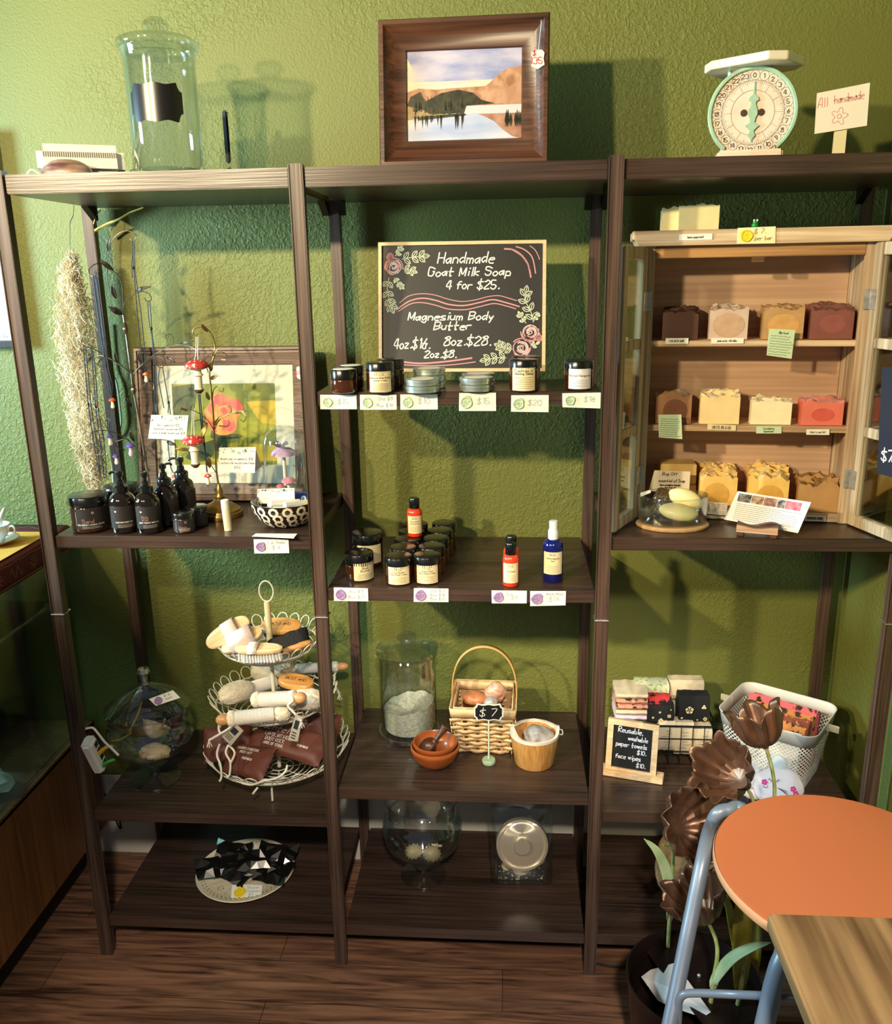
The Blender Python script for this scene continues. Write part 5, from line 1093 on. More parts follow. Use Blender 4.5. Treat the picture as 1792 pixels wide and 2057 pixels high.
def packet(label, c, a, b, rot, seed, h=.016):
    t = bmesh.new(); R = random.Random(seed); mb = MB(); nx, ny = 5, 4; G = {}
    for s in (1, -1):
        for i in range(nx + 1):
            for j in range(ny + 1):
                u, v = -1 + 2 * i / nx, -1 + 2 * j / ny; ed = abs(u) == 1 or abs(v) == 1
                if ed and s < 0: G[s, i, j] = G[1, i, j]; continue
                e = (1 - abs(u) ** 2) * (1 - abs(v) ** 2); z = s * h * e ** .6 + R.uniform(-.008, .008) * (1 if not ed else .8)
                G[s, i, j] = mb.b.verts.new((u * a + R.uniform(-.004, .004), v * b + R.uniform(-.004, .004), z + (.008 * abs(u) ** 3 if ed else 0)))
        for i in range(nx):
            for j in range(ny):
                q = [G[s, i, j], G[s, i + 1, j], G[s, i + 1, j + 1], G[s, i, j + 1]]
                if R.random() < .5: mb._f([q[0], q[1], q[2]]); mb._f([q[0], q[2], q[3]])
                else: mb._f([q[0], q[1], q[3]]); mb._f([q[1], q[2], q[3]])
    t.free(); o = mb.build('foil_packet', M_foil, smooth=False, loc=c, rot=rot); return tag(o, label, 'packet', 'black foil packets on the plate')
up = Vector((0, 0, 1))
for x, y, dz, a, b, rz, lab in ((432, 1742, .040, .052, .034, .5, 'black foil packet jutting over the left rim of the dotted plate'), (478, 1752, .032, .042, .032, -.5, 'crumpled black foil packet at the front middle of the dotted plate'), (552, 1752, .036, .048, .034, -.35, 'black foil packet at right of the dotted plate with creases facing front'), (512, 1728, .062, .042, .032, .2, 'black foil packet topmost in the middle of the pile on the plate'),
                              (470, 1712, .040, .046, .034, .1, 'black foil packet at the back left of the pile on the plate'), (555, 1718, .044, .050, .034, -.1, 'black foil packet at the back right of the pile on the plate')):
    p = atZ(x, y, ZL3 + dz); packet(lab, p, a, b, (RP(14), RP(rnd.uniform(-10, 10)), rz), int(x))
ta = atZ(497, 1793, ZL3 + .016); nn = Vector((0, -.34, .94)).normalized()
o, f, W, H = card('price_tag', [(466, 1776), (527, 1778), (526, 1800), (464, 1806)], ('P', ta, nn), .0006, M_paper, 'cream tag with yellow wax seal lying at the front of the dotted plate', 'price tag')
wax_seal(o, -W * .22, -H * .05, H * .42, f, M_yellow_wax, 3); write(o, [('Shower', H * .2, W * .2, H * .16, dict(seed=1)), ('Steamers', H * .2, W * .22, -H * .1, dict(seed=2)), ('$4', H * .2, W * .16, -H * .36, dict(seed=2))], .0007, f, M_pencil)
# ---------------- middle bay ----------------
def fit(txt, size, width, cx, cy, **k):
    nat = sum(gwidth(c) for c in txt) * size / 6.0; return text_strokes(txt, size, cx, cy, wide=width / nat, **k)
# big chalkboard
YC = .178
pb = atY(928, 749, YC); nrm = Vector((0, -1, .20)).normalized()
pb.z = ZB1
brd, bf, BW, BH = card('chalkboard', [(758.7, 488), (1098.7, 483), (1094, 746), (763.5, 748)], ('P', pb, nrm), .006, flat('chalkboard_black', (34, 31, 30), .5, vary=.15, scale=5), 'large pale-framed chalkboard with soap prices standing on the shallow top shelf', 'chalkboard')
M_pine = flat('pale_pine', (226, 188, 140), .5, vary=.08, scale=30, stretch=(1, 1, 6))
mb = MB(); t_ = .0072
for (u0, v0, u1, v1) in ((-BW / 2, BH / 2 - t_, BW / 2, BH / 2), (-BW / 2, -BH / 2, BW / 2, -BH / 2 + t_), (-BW / 2, -BH / 2 + t_, -BW / 2 + t_, BH / 2 - t_), (BW / 2 - t_, -BH / 2 + t_, BW / 2, BH / 2 - t_)):
    A = [mb.b.verts.new(bf(u, v, .006)) for u, v in ((u0, v0), (u1, v0), (u1, v1), (u0, v1))]; B = [mb.b.verts.new(bf(u, v, -.002)) for u, v in ((u0, v0), (u1, v0), (u1, v1), (u0, v1))]
    mb._f(A); mb._f(B[::-1])
    for i in range(4): mb._f([A[i], B[i], B[(i + 1) % 4], A[(i + 1) % 4]])
mb.build('frame', M_pine, brd, smooth=False)
kz = BW / 999.0
def bz(zx, zy): return ((zx - 878) * kz, (697 - zy) * BH / 770.0)
M_chalk = flat('white_chalk', (236, 230, 218), .8); M_pchalk = flat('pink_chalk', (206, 142, 142), .8); M_gchalk = flat('leaf_chalk', (214, 216, 180), .8)
mb = MB()
for txt, cx, base, wd, cap in (('Handmade', 905, 437, 345, 66), ('Goat Milk Soap', 925, 512, 500, 52), ('4 for $25.', 945, 590, 325, 54), ('Magnesium Body', 815, 772, 520, 50), ('Butter', 825, 830, 232, 50), ('4oz.$16.', 580, 940, 225, 62), ('8oz.$28.', 915, 924, 290, 58), ('2oz.$8.', 752, 996, 200, 46)):
    u, v = bz(cx, base); add_strokes(mb, fit(txt, cap * .92 * kz, wd * kz, u, v, seed=int(cx), jit=.05, slant=.22, sm=4), 7.2 * kz, bf)
mb.build('lettering', M_chalk, brd, smooth=False)
mb = MB()
def zs(pts, n=6): return [bz(p[0], p[1]) for p in smooth_pts([Vector((a, b, 0)) for a, b in pts], n)]
for pts, wd in (([(505, 668), (560, 628), (640, 615), (720, 625), (800, 650), (880, 664), (960, 655), (1040, 636), (1100, 632), (1150, 645), (1205, 662)], 5), ([(485, 710), (560, 660), (640, 642), (720, 655), (800, 680), (890, 688), (980, 672), (1060, 655), (1130, 670), (1220, 697)], 8), ([(498, 718), (570, 675), (640, 668), (720, 684), (800, 708), (900, 712), (990, 694), (1070, 678), (1140, 692), (1200, 710)], 6),
                ([(1132, 358), (1180, 364), (1230, 395), (1270, 450), (1288, 525)], 9), ([(1170, 362), (1225, 395), (1262, 440), (1282, 480)], 5), ([(1200, 346), (1250, 365), (1295, 410), (1316, 502)], 7), ([(1282, 343), (1310, 365), (1328, 395), (1338, 422)], 5), ([(508, 1018), (620, 1030), (740, 1024), (850, 1012), (938, 1000)], 10), ([(508, 1036), (640, 1044), (780, 1042), (890, 1032), (960, 1023)], 6)):
    add_strokes(mb, [zs(pts)], wd * kz, bf)
def rose(cx, cy, r, seed):
    R = random.Random(seed); out = []
    for k in range(9):
        rr = r * (.18 + .82 * k / 8); a0 = R.uniform(0, 6.28); out.append([bz(cx + rr * math.cos(a0 + t) * R.uniform(.97, 1.03), cy + rr * .96 * math.sin(a0 + t) * R.uniform(.97, 1.03)) for t in [i * .28 for i in range(int(9 + 6 * R.random()))]])
    return out
for cx, cy, r in ((470, 455, 54), (1288, 850, 56), (1235, 942, 60), (447, 392, 20), (1342, 885, 18)): add_strokes(mb, rose(cx, cy, r, int(cx)), 6.5 * kz, bf, .0005)
mb.build('pink_drawing', M_pchalk, brd, smooth=False)
mb = MB()
for cx, cy, r in ((470, 455, 54), (1288, 850, 56), (1235, 942, 60)): add_strokes(mb, rose(cx, cy, r * .8, int(cx) + 9)[::2], 3.5 * kz, bf, .0007)
mb.build('white_rose_lines', M_chalk, brd, smooth=False)
mb = MB()
def lf(b, e, w=.26):
    dx, dy = e[0] - b[0], e[1] - b[1]; P_ = [(b[0] + dx * t - dy * w * s * math.sin(PI * t), b[1] + dy * t + dx * w * s * math.sin(PI * t)) for s, ts in ((1, [i / 6 for i in range(7)]), (-1, [1 - i / 6 for i in range(1, 7)])) for t in ts]
    add_strokes(mb, [[bz(*p) for p in P_], [bz(*b), bz(b[0] + dx * .8, b[1] + dy * .8)]], 4.2 * kz, bf)
def sprig(pts, n, L):
    q = smooth_pts([Vector((a, b, 0)) for a, b in pts], 8); add_strokes(mb, [[bz(p[0], p[1]) for p in q]], 4 * kz, bf)
    for i in range(n):
        j = int((i + .6) / n * (len(q) - 2)); p = q[j]; d = (q[j + 1] - p).normalized()
        for s in (1, -1):
            e = p + (d * .75 + Vector((-d.y, d.x, 0)) * s * .75) * L; lf((p[0], p[1]), (e[0], e[1]))
    d = (q[-1] - q[-2]).normalized(); e = q[-1] + d * L; lf((q[-1][0], q[-1][1]), (e[0], e[1]))
sprig([(520, 410), (580, 400), (640, 395)], 3, 46); sprig([(520, 465), (555, 470), (578, 478)], 2, 36); sprig([(440, 520), (430, 590), (445, 660), (455, 690)], 4, 44); sprig([(475, 520), (495, 550), (515, 570)], 3, 24); sprig([(480, 390), (500, 370), (510, 350)], 2, 26)
sprig([(1305, 790), (1290, 730), (1255, 660), (1258, 620)], 4, 48); sprig([(1262, 795), (1240, 770), (1228, 750)], 2, 28); sprig([(1310, 780), (1325, 762), (1332, 750)], 2, 16); sprig([(1180, 950), (1140, 940), (1110, 930)], 3, 40); sprig([(1145, 1000), (1090, 1000), (1030, 1010)], 3, 44); sprig([(1300, 930), (1320, 920)], 1, 26)
mb.build('leaf_drawing', M_gchalk, brd, smooth=False)
# jars on the shallow shelf
def U1(u, v): return 640 + u / 6.179, 690 + v / 6.179
def stand_jar(Z, x, yb, wpx, yt, ylid, **k):
    C, r, h = seat(Z, x, yb, wpx, yt); lidh = h - (zat(C, ylid) - Z); return C, r, h, lidh
LT = [('BGSC', .16, .80), ('Magnesium Body Butter', .075, .66), ('lavender & cedar', .065, .54)]
C, r, h, l = stand_jar(ZB1, 692, 791, 52, 741, 759)
jar('amber_jar', 'small amber jar without a front label at the left end of the chalkboard shelf', 'jar', C, r, h, l, paper_top=M_paper)
jar('amber_jar', 'amber jar with a paper lid disc behind the unlabelled jar at the left end', 'jar', C + Vector((.004, .062, 0)), r, h * 1.02, l, paper_top=M_paper)
C, r, h, l = stand_jar(ZB1, 765, 790, 55, 727, 743)
jar('amber_jar', 'amber jar with cream label lettered Magnesium Body Butter on the chalkboard shelf', 'jar', C, r, h, l, lab=(.04, .72), lines=LT, tiny=(8, .44))
jar('amber_jar', 'amber jar hidden behind the jar lettered Magnesium Body Butter', 'jar', C + Vector((.013, .066, 0)), r, h, l)
C, r, h, l = stand_jar(ZB1, 1052, 787, 58, 721, 737)
jar('amber_jar', 'amber jar with cream label lettered Comfrey Healing Salve on the chalkboard shelf', 'jar', C, r, h, l, lab=(.03, .76), lines=[('Comfrey +', .12, .82), ('Healing Salve', .10, .70)], tiny=(6, .62), ink=M_ink)
jar('amber_jar', 'amber jar hidden behind the jar lettered Comfrey', 'jar', C + Vector((.006, .066, 0)), r, h, l)
C, r, h, l = stand_jar(ZB1, 1162, 785, 57, 723, 740)
jar('amber_jar', 'amber jar with a white label in script at the right end of the chalkboard shelf', 'jar', C, r, h, l, lab=(.06, .74), lines=[('Herbal Hangover', .11, .62)], tiny=(5, .48), lab_m=flat('pale_label', (226, 222, 224), .5), turn=.1)
# tins
M_tin = flat('brushed_tin', (204, 214, 206), .25, .8)
def tin(C, r, h, label, group=None, paper=False):
    t = thing('salve_tin', label, 'tin', C, 0, group)
    mb = MB(); mb.lathe([(0, 0), (r * .95, 0), (r * .97, h * .06), (r * .97, h * .5), (r * 1.02, h * .52), (r * 1.02, h * .60), (0, h * .6)], seg=44); mb.build('tin_base', M_tin, t)
    mb = MB(); mb.lathe([(r * .99, h * .60), (r, h * .62), (r, h * .92), (r * .96, h * .985), (r * .86, h * .985), (r * .84, h * .95), (0, h * .95)], seg=44); mb.build('lid', M_tin, t)
    if paper: mb = MB(); mb.lathe([(r * .7, h * .952), (r * .7, h * .965), (0, h * .966)], seg=30); mb.build('lid_label', M_paper, t)
    return t
C, r, h = seat(ZB1, 849, 791, 68, 762); th_ = h * .54
lt_ = ['lowest', 'topmost']
tin(C, r, th_, 'silver tin at the bottom of the front left stack'); tin(C + Vector((0, 0, th_ + .0006)), r, th_, 'silver tin with paper lid disc on top of the front left stack', paper=True)
C2 = C + Vector((.008, .068, 0)); [tin(C2 + Vector((0, 0, (th_ + .0006) * i)), r, th_, ('silver tin at the bottom of the rear left stack', 'silver tin in the middle of the rear left stack', 'silver tin with paper lid disc on top of the rear left stack')[i], paper=(i == 2)) for i in range(3)]
C, r, h = seat(ZB1, 957, 788, 68, 759); th_ = h * .54
tin(C, r, th_, 'silver tin at the bottom of the front right stack, left of the Comfrey jar'); tin(C + Vector((0, 0, th_ + .0006)), r, th_, 'silver tin with paper lid disc on top of the front right stack', paper=True)
C2 = C + Vector((.002, .068, 0)); [tin(C2 + Vector((0, 0, (th_ + .0006) * i)), r, th_, ('silver tin at the bottom of the rear right stack', 'silver tin on top of the rear right stack')[i], paper=(i == 1)) for i in range(2)]
# tags on the shallow shelf
for i, (px, lines, lab) in enumerate((([(643, 793), (716, 793.5), (717, 822), (643.5, 822)], [('$15.', .34, .16, -.14)], 'white tag with green seal reading $15 at the left end of the chalkboard shelf'),
    ([(723, 793), (796.5, 793), (797, 823), (723.5, 823)], [('2oz $8', .22, .2, .14), ('4oz $16', .22, .18, -.3)], 'white tag with green seal listing 2oz and 4oz prices under the chalkboard'),
    ([(804, 792.5), (879, 792), (879.5, 822.5), (804.5, 823)], [('$10', .36, .14, -.1)], 'white tag with green seal reading $10 below the left tin stack'),
    ([(922.5, 789.5), (996.5, 789), (996.5, 825.5), (922, 825.5)], [('$15.', .32, .2, -.12)], 'white tag with green seal reading $15 below the right tin stack'),
    ([(1027, 794), (1102.5, 793.5), (1102, 828), (1026.5, 827)], [('$20', .32, .14, -.1)], 'white tag with green seal reading $20 below the Comfrey jar'),
    ([(1129.5, 790), (1207, 788.5), (1206, 820.5), (1130, 818)], [('$16', .34, .22, -.08)], 'white tag with green seal reading $16 at the right end of the chalkboard shelf'))):
    price_tag(px, M_green_wax, lines, lab, seed=i + 20)
# ---- body butter shelf
C, r, h, l = stand_jar(ZB2, 724, 1170, 56, 1108, 1128)
jar('amber_jar', 'amber jar with cream label lettered Body Butter at front left, its label turned right', 'jar', C, r, h, l, lab=(.06, .70), lines=[('BGSC', .13, .82), ('Body', .13, .66), ('Butter', .13, .50)], tiny=(5, .40), turn=.42, ink=M_ink)
C, r, h, l = stand_jar(ZB2, 740, 1141, 61, 1068, 1086)
jar('amber_jar', 'taller amber jar with a cream label behind the Body Butter jar by the left post', 'jar', C, r, h, l, lab=(.12, .70), turn=.15)
Cl, rl, hl, ll = stand_jar(ZB2, 802, 1178, 54, 1115, 1134)
Cr, rr, hr_, lr = stand_jar(ZB2, 859, 1176, 54, 1113, 1131)
ROWN = ('front', 'second', 'third', 'fourth', 'hindmost')
for k in range(5):
    off = Vector((.003 * k, .063 * k, 0))
    a = (dict(lab=(.06, .70), lines=[('BGSC', .13, .80), ('Plum Nectar', .085, .66), ('Aloe Body Cream', .085, .54)], tiny=(6, .44)) if k == 0 else {})
    jar('amber_jar', 'black-lidded amber jar lettered Plum Nectar, front of the left row in the block' if k == 0 else 'black-lidded amber jar, %s in the left row of the ten-jar block' % ROWN[k], 'jar', Cl + off, rl, hl, ll, group='block of black-lidded jars', **a)
    a = (dict(lab=(.06, .72), lines=[('BGSC', .13, .80), ('Ocean Eyes', .085, .66), ('Aloe Body Cream', .085, .54)], tiny=(6, .44)) if k == 0 else {})
    jar('amber_jar', 'black-lidded amber jar lettered Ocean Eyes, front of the right row in the block' if k == 0 else 'black-lidded amber jar, %s in the right row of the ten-jar block' % ROWN[k], 'jar', Cr + off + Vector((.002 * k, 0, 0)), rl, hl, lr, group='block of black-lidded jars', **a)
M_redb = flat('coral_red_lotion', (226, 66, 34), .2, coat=.7)
def lotion_bottle(C, r, h, label, capm=M_blackpl, bm=None, lines=(), spray=False, lab=(.10, .56)):
    t = thing('spray_bottle' if spray else 'lotion_bottle', label, 'bottle', C, facing(C) + PI / 2); b = h * (.70 if spray else .74)
    mb = MB(); mb.lathe([(0, 0), (r * .9, 0), (r, r * .12), (r, b * .82), (r * .95, b * .90), (r * .78, b * .97), (r * .5, b), (r * .45, b + .003), (0, b + .003)], seg=36); mb.build('bottle_body', bm or M_redb, t)
    mb = MB()
    if spray: mb.lathe([(r * .46, b), (r * .50, b + .001), (r * .50, b + h * .14), (r * .40, b + h * .17), (r * .42, h * .985), (r * .38, h), (0, h)], seg=28)
    else: mb.lathe([(r * .6, b - .002), (r * .66, b), (r * .66, h - .002), (r * .6, h), (0, h)], seg=28)
    mb.build('spray_cap' if spray else 'cap', capm, t)
    z0, z1 = lab[0] * h, lab[1] * h; L = arc_label(t, r, z0, z1, -PI / 2 - 1.0, -PI / 2 + 1.0, M_cream); f = cyl_map(r + .0006, 0); H = z1 - z0; mb = MB()
    for i, (s, size, y) in enumerate(lines): add_strokes(mb, text_strokes(s, H * size, 0, z0 + H * y, slant=.02, sm=2, wide=.8), H * .012, f)
    add_strokes(mb, small_print(r, z0 + H * .06, z0 + H * .42, 5, r * 1.3, 3), H * .012, f); mb.build('lettering', M_softink, L, smooth=False)
    return t
LR = [('BGSC', .11, .82), ('Plum Nectar', .075, .66), ('Aloe Body Cream', .06, .54)]
Zl = ZB2 + hl + .0008; c = Cl + Vector((.036, .135, 0)); c.z = Zl; C = atZ(834, 1075, Zl); rb_ = 15.5 * mpp(C)
lotion_bottle(C, rb_, zat(C, 1000) - Zl, 'coral red lotion bottle standing on top of the jar block', lines=LR)
C, r, h = seat(ZB2, 1026, 1180, 33, 1090)
lotion_bottle(C, r, h, 'coral red lotion bottle at the front right of the body butter shelf', lines=[('BGSC', .11, .82), ('Plum Mango', .075, .58)])
lotion_bottle(C + Vector((.001, .05, 0)), r, h, 'coral red lotion bottle directly behind the front coral red bottle')
C, r, h = seat(ZB2, 1110, 1172, 41, 1046)
lotion_bottle(C, r, h, 'cobalt blue spray bottle with a white cap on the body butter shelf', M_white, flat('cobalt_glass', (16, 22, 92), .06, coat=1), [('BGSC', .10, .84), ('Calming Magnesium', .06, .70), ('Mist', .07, .58)], True, (.15, .52))
for i, (px, lines, lab) in enumerate((([(670.5, 1180), (739, 1182), (740, 1208), (671, 1207)], [('4oz $15', .22, .18, .14), ('8oz $25', .24, .18, -.3)], 'white tag with lilac seal listing 4oz and 8oz prices at the left'),
    ([(831.5, 1181.5), (901, 1182.5), (901, 1209.5), (831, 1209)], [('2oz $12', .2, .2, .24), ('6oz $16', .2, .2, -.06), ('8oz $20', .2, .2, -.36)], 'white tag with lilac seal listing three prices below the jar block'),
    ([(987.5, 1186), (1058.5, 1187), (1058, 1212), (988, 1212)], [('2oz', .2, .0, .16), ('$6', .34, .16, -.16)], 'white tag with lilac seal reading $6 below the coral red bottles'),
    ([(1065, 1187.5), (1137, 1187.5), (1136, 1216), (1065, 1217.5)], [('Moon Mist', .18, .2, .22), ('$14', .3, .18, -.2)], 'white tag with lilac seal reading $14 below the blue spray bottle'))):
    price_tag(px, M_purple_wax, lines, lab, seed=i + 40, sr=.40)
# ---- jar, basket and bowls shelf
def U3(u, v): return 660 + u / 3.2, 1220 + v / 3.2
C = atZ(823, 1470, ZB3); m_ = mpp(C + Vector((0, 0, .1)))
sj, rb, hb = apothecary_jar('clear glass apothecary jar half full of pale bath salts beside the basket', C, 60 * m_, zat(C, 1270) - ZB3, lidw=1.02)
M_salt = flat('bath_salts', (226, 222, 204), .8, c2=(176, 172, 142), scale=150, lo=.45, hi=.75, bump=1, bscale=190)
ri = rb * .90; hs_ = zat(C, 1412) - ZB3
mb = MB(); n = 40; rings = []
rings.append([mb.b.verts.new((ri * .96 * math.cos(t), ri * .96 * math.sin(t), .0185)) for t in [2 * PI * i / n for i in range(n)]])
for f_ in (1, .85, .65, .45, .25, .1): rings.append([mb.b.verts.new((ri * f_ * math.cos(t), ri * f_ * math.sin(t), hs_ * (1 + .12 * math.cos(t) * f_) - .02 * (1 - f_) + .006 * noise.noise(Vector((math.cos(t) * f_ * 4, math.sin(t) * f_ * 4, 1))))) for t in [2 * PI * i / n for i in range(n)]])
for A, B in zip(rings, rings[1:]):
    for i in range(n): mb._f([A[i], A[(i + 1) % n], B[(i + 1) % n], B[i]])
mb._f(rings[-1]); mb._f(rings[0][::-1]); o = mb.build('bath_salts', M_salt, loc=C); tag(o, 'pale green bath salts heaped inside the apothecary jar', 'bath salts', kind='stuff')
# nested wooden bowls with scoop
M_bowl = flat('polished_teak', (150, 76, 34), .3, c2=(186, 104, 52), scale=9, stretch=(1, 1, 4), coat=.3)
C, r, h = seat(ZB3, 875, 1551, 60, 1490); Rb = 49 * mpp(C); hb_ = zat(C, 1489) - ZB3
def wbowl(C, R_, H_, label, z0=0):
    pr = [(0, 0), (R_ * .42, 0), (R_ * .62, H_ * .10), (R_ * .86, H_ * .42), (R_ * .97, H_ * .74), (R_ * 1.0, H_ * .84), (R_ * 1.01, H_ * .90), (R_ * .985, H_ * .985), (R_ * .95, H_), (R_ * .92, H_ * .96), (R_ * .88, H_ * .7), (R_ * .70, H_ * .28), (R_ * .4, H_ * .10), (0, H_ * .08)]
    mb = MB(); mb.lathe(pr, seg=48); return tag(mb.build('wooden_bowl', M_bowl, loc=C + Vector((0, 0, z0))), label, 'bowl')
wbowl(C, Rb, hb_ * .86, 'lower polished wooden bowl of a nested pair in front of the salt jar'); wbowl(C, Rb * .90, hb_ * .74, 'upper polished wooden bowl nested in the lower bowl, holding a scoop', hb_ * .30)
sp = thing('wooden_scoop', 'dark wooden scoop resting in the upper nested bowl', 'scoop', C + Vector((.0, -.004, hb_ * .80)), 0)
M_scoop = wood('dark_scoop_wood', (62, 34, 22), (96, 58, 38), 0, 14, .35)
MS = Matrix.Rotation(.55, 4, 'Z') @ Matrix.Rotation(-.75, 4, 'Y')
mb = MB(); mb.lathe([(.0, -.014), (.014, -.010), (.021, 0), (.023, .010), (.021, .0105), (.019, .002), (.012, -.007), (0, -.010)], (-.012, 0, .010), 26, MS @ Matrix.Rotation(.2, 4, 'Y')); mb.build('scoop_bowl', M_scoop, sp)
mb = MB(); mb.tube([MS @ Vector(p) for p in ((.006, 0, .010), (.022, 0, .011), (.040, 0, .012), (.052, 0, .0125))], lambda t: .0055 + .0065 * t ** 2, 14); mb.build('handle', M_scoop, sp)
# woven basket
C = atZ(975, 1490, ZB3) + Vector((-.002, .014, 0)); m_ = mpp(C + Vector((0, 0, .08))); Wt, Wb_ = 62 * m_, 52 * m_; Hb = zat(C + Vector((0, -.045, 0)), 1412) - ZB3
bk = thing('woven_basket', 'square woven splint basket with a bent wood handle holding soaps', 'basket', C, -.03)
M_splint = flat('pale_splint', (222, 188, 138), .6, vary=.14, scale=26, stretch=(1, 1, 5)); M_splintd = flat('tan_splint', (196, 152, 98), .6, vary=.14, scale=26)
mb = MB(); rows_, n = 9, 9; per = []
def wall_pt(s, k, z, o):   # s in -1..1 along side k
    w_ = Wb_ + (Wt - Wb_) * z / Hb + o; x, y = s * w_, -w_
    for _ in range(k): x, y = -y, x
    return Vector((x, y, z))
for row in range(rows_):
    z0, z1 = Hb * .80 * row / rows_, Hb * .80 * (row + .86) / rows_
    for k in range(4):
        N_ = 40; A, B = [], []
        for i in range(N_ + 1):
            s = -1 + 2 * i / N_; ph = math.cos(PI * (s + 1) / 2 * 5 + PI * row); o = .0036 * ph + .0022
            A.append(mb.b.verts.new(wall_pt(s, k, z0, o))); B.append(mb.b.verts.new(wall_pt(s, k, z1, o)))
        for i in range(N_): mb._f([A[i], A[i + 1], B[i + 1], B[i]])
o = mb.build('woven_side', M_splint, bk, smooth=True); o.modifiers.new('s', 'SOLIDIFY').thickness = .0014
mb = MB()
for k in range(4):
    for j in range(5):
        s = -.8 + .4 * j; P0_, P1_ = wall_pt(s, k, .001, -.0012), wall_pt(s, k, Hb, -.0012); d = (wall_pt(s + .14, k, 0, 0) - wall_pt(s - .14, k, 0, 0)) / 2
        mb.poly([P0_ - d, P0_ + d, P1_ + d, P1_ - d])
mb.box((0, 0, .002), (Wb_ * 1.9, Wb_ * 1.9, .002)); o = mb.build('upright_splints', M_splintd, bk, smooth=False); o.modifiers.new('s', 'SOLIDIFY').thickness = .001
mb = MB()
for o_, z0, z1 in ((.0042, Hb * .80, Hb * 1.0), (-.0045, Hb * .82, Hb * 1.0)):
    ring = [[mb.b.verts.new(wall_pt(s, k, z, o_)) for k in range(4) for s in (-.94, -.5, 0, .5, .94)] for z in (z0, z1)]; n = len(ring[0])
    for i in range(n): mb._f([ring[0][i], ring[0][(i + 1) % n], ring[1][(i + 1) % n], ring[1][i]])
o = mb.build('rim_band', M_splint, bk); o.modifiers.new('s', 'SOLIDIFY').thickness = .003
hz_ = zat(C, 1297) - ZB3; mb = MB(); L = []
for i in range(33):
    t = PI * i / 32; x = -Wt * 1.06 * math.cos(t); z = Hb * .82 + (hz_ - Hb * .82) * math.sin(t) ** .62; L.append([mb.b.verts.new((x, y, z)) for y in (-.0075, .0075)])
for A, B in zip(L, L[1:]): mb._f([A[0], B[0], B[1], A[1]])
o = mb.build('handle', flat('bent_wood_handle', (216, 166, 100), .45, vary=.1, scale=20), bk); o.modifiers.new('s', 'SOLIDIFY').thickness = .0032
def egg(name, label, cat, c, d, m, rot=(0, 0, 0), amp=.10, seed=1, fr=1.6):
    mb = MB(); mb.blob((0, 0, 0), d, amp, fr, seed, 4); return tag(mb.build(name, m, loc=c, rot=rot), label, cat)
M_sb = flat('caramel_soap', (176, 104, 66), .35, c2=(206, 140, 96), scale=30); M_sp = flat('rose_agate_soap', (196, 136, 110), .35, c2=(226, 186, 160), scale=24, stretch=(1, 1, 6)); M_sg = flat('grey_marbled_soap', (132, 128, 126), .4, c2=(196, 190, 184), scale=34, detail=7)
egg('soap_stone', 'glossy caramel brown soap stone at left in the woven basket', 'soap', C + Vector((-.022, 0, Hb * .92)), (.030, .026, .017), M_sb)
egg('soap_stone', 'pink banded soap stone standing at right in the woven basket', 'soap', C + Vector((.026, .010, Hb * 1.0)), (.026, .022, .030), M_sp, (.3, .4, .3), .16, 3)
egg('soap_stone', 'grey soap stone at front right in the woven basket behind the price sign', 'soap', C + Vector((.016, -.030, Hb * .93)), (.017, .014, .018), M_sg, (0, .3, 0), .15, 5)
# $7 sign
C = atZ(982, 1532, ZB3); sg7 = thing('price_sign', 'little black scalloped sign chalked $7 on a thin stem with mint round base', 'sign', C, facing(C) + PI / 2)
m_ = mpp(C); mb = MB(); mb.lathe([(0, 0), (.0155, 0), (.0165, .003), (.0165, .008), (.0145, .011), (.004, .0115), (0, .0115)], seg=32); mb.build('base', M_mint, sg7)
zs_ = zat(C, 1429) - ZB3; mb = MB(); mb.tube([(0, 0, .008), (0, 0, zs_)], .0022, 8); mb.build('stem', flat('pale_mint', (206, 216, 190), .5), sg7)
cw, ch = 58 * m_, 37 * m_
mb = MB(); cartouche(mb, bracket_outline(cw, ch), plane_map((0, -.0022, zs_)), .0024); mb.build('sign_border', flat('white_edge', (226, 224, 212), .5), sg7, smooth=False)
mb = MB(); cartouche(mb, bracket_outline(cw * .90, ch * .86), plane_map((0, -.0048, zs_)), .0005); pl = mb.build('sign_face', flat('chalkboard_black2', (22, 21, 21), .5), sg7, smooth=False)
write(sg7, [('$ 7', ch * .42, 0, -ch * .21, dict(slant=.15))], .0016, plane_map((0, -.0054, zs_)), M_chalk)
# wooden pail
C, r, h = seat(ZB3, 1073, 1552, 82, 1470); Rt, Rb2 = 49 * mpp(C + Vector((0, 0, .09))), 39 * mpp(C); Hp = zat(C, 1470) - ZB3
pl_ = thing('wooden_pail', 'small stave pail with white rim and rope loop holding grey stones', 'pail', C)
mb = MB(); mb.lathe([(0, 0), (Rb2 * .96, 0), (Rb2, .003), (Rt, Hp), (Rt - .006, Hp), (Rb2 - .004, .008), (0, .008)], seg=40, flute=lambda a, z: 1 + .006 * abs(math.sin(a * 7))); mb.build('staves', wood('pail_staves', (186, 128, 62), (226, 170, 100), 2, 10, .4), pl_)
mb = MB()
L0 = [mb.b.verts.new(((Rt + .0005) * math.cos(t), (Rt + .0005) * math.sin(t), Hp - .004)) for t in [2 * PI * i / 64 for i in range(64)]]
ear = lambda t: Hp + .0025 + .020 * max(0, math.cos(t - 3.45)) ** 14 + .012 * max(0, math.cos(t - .05)) ** 16
L1 = [mb.b.verts.new(((Rt + .0008) * math.cos(t), (Rt + .0008) * math.sin(t), ear(t))) for t in [2 * PI * i / 64 for i in range(64)]]
L2 = [mb.b.verts.new(((Rt - .006) * math.cos(t), (Rt - .006) * math.sin(t), ear(t))) for t in [2 * PI * i / 64 for i in range(64)]]
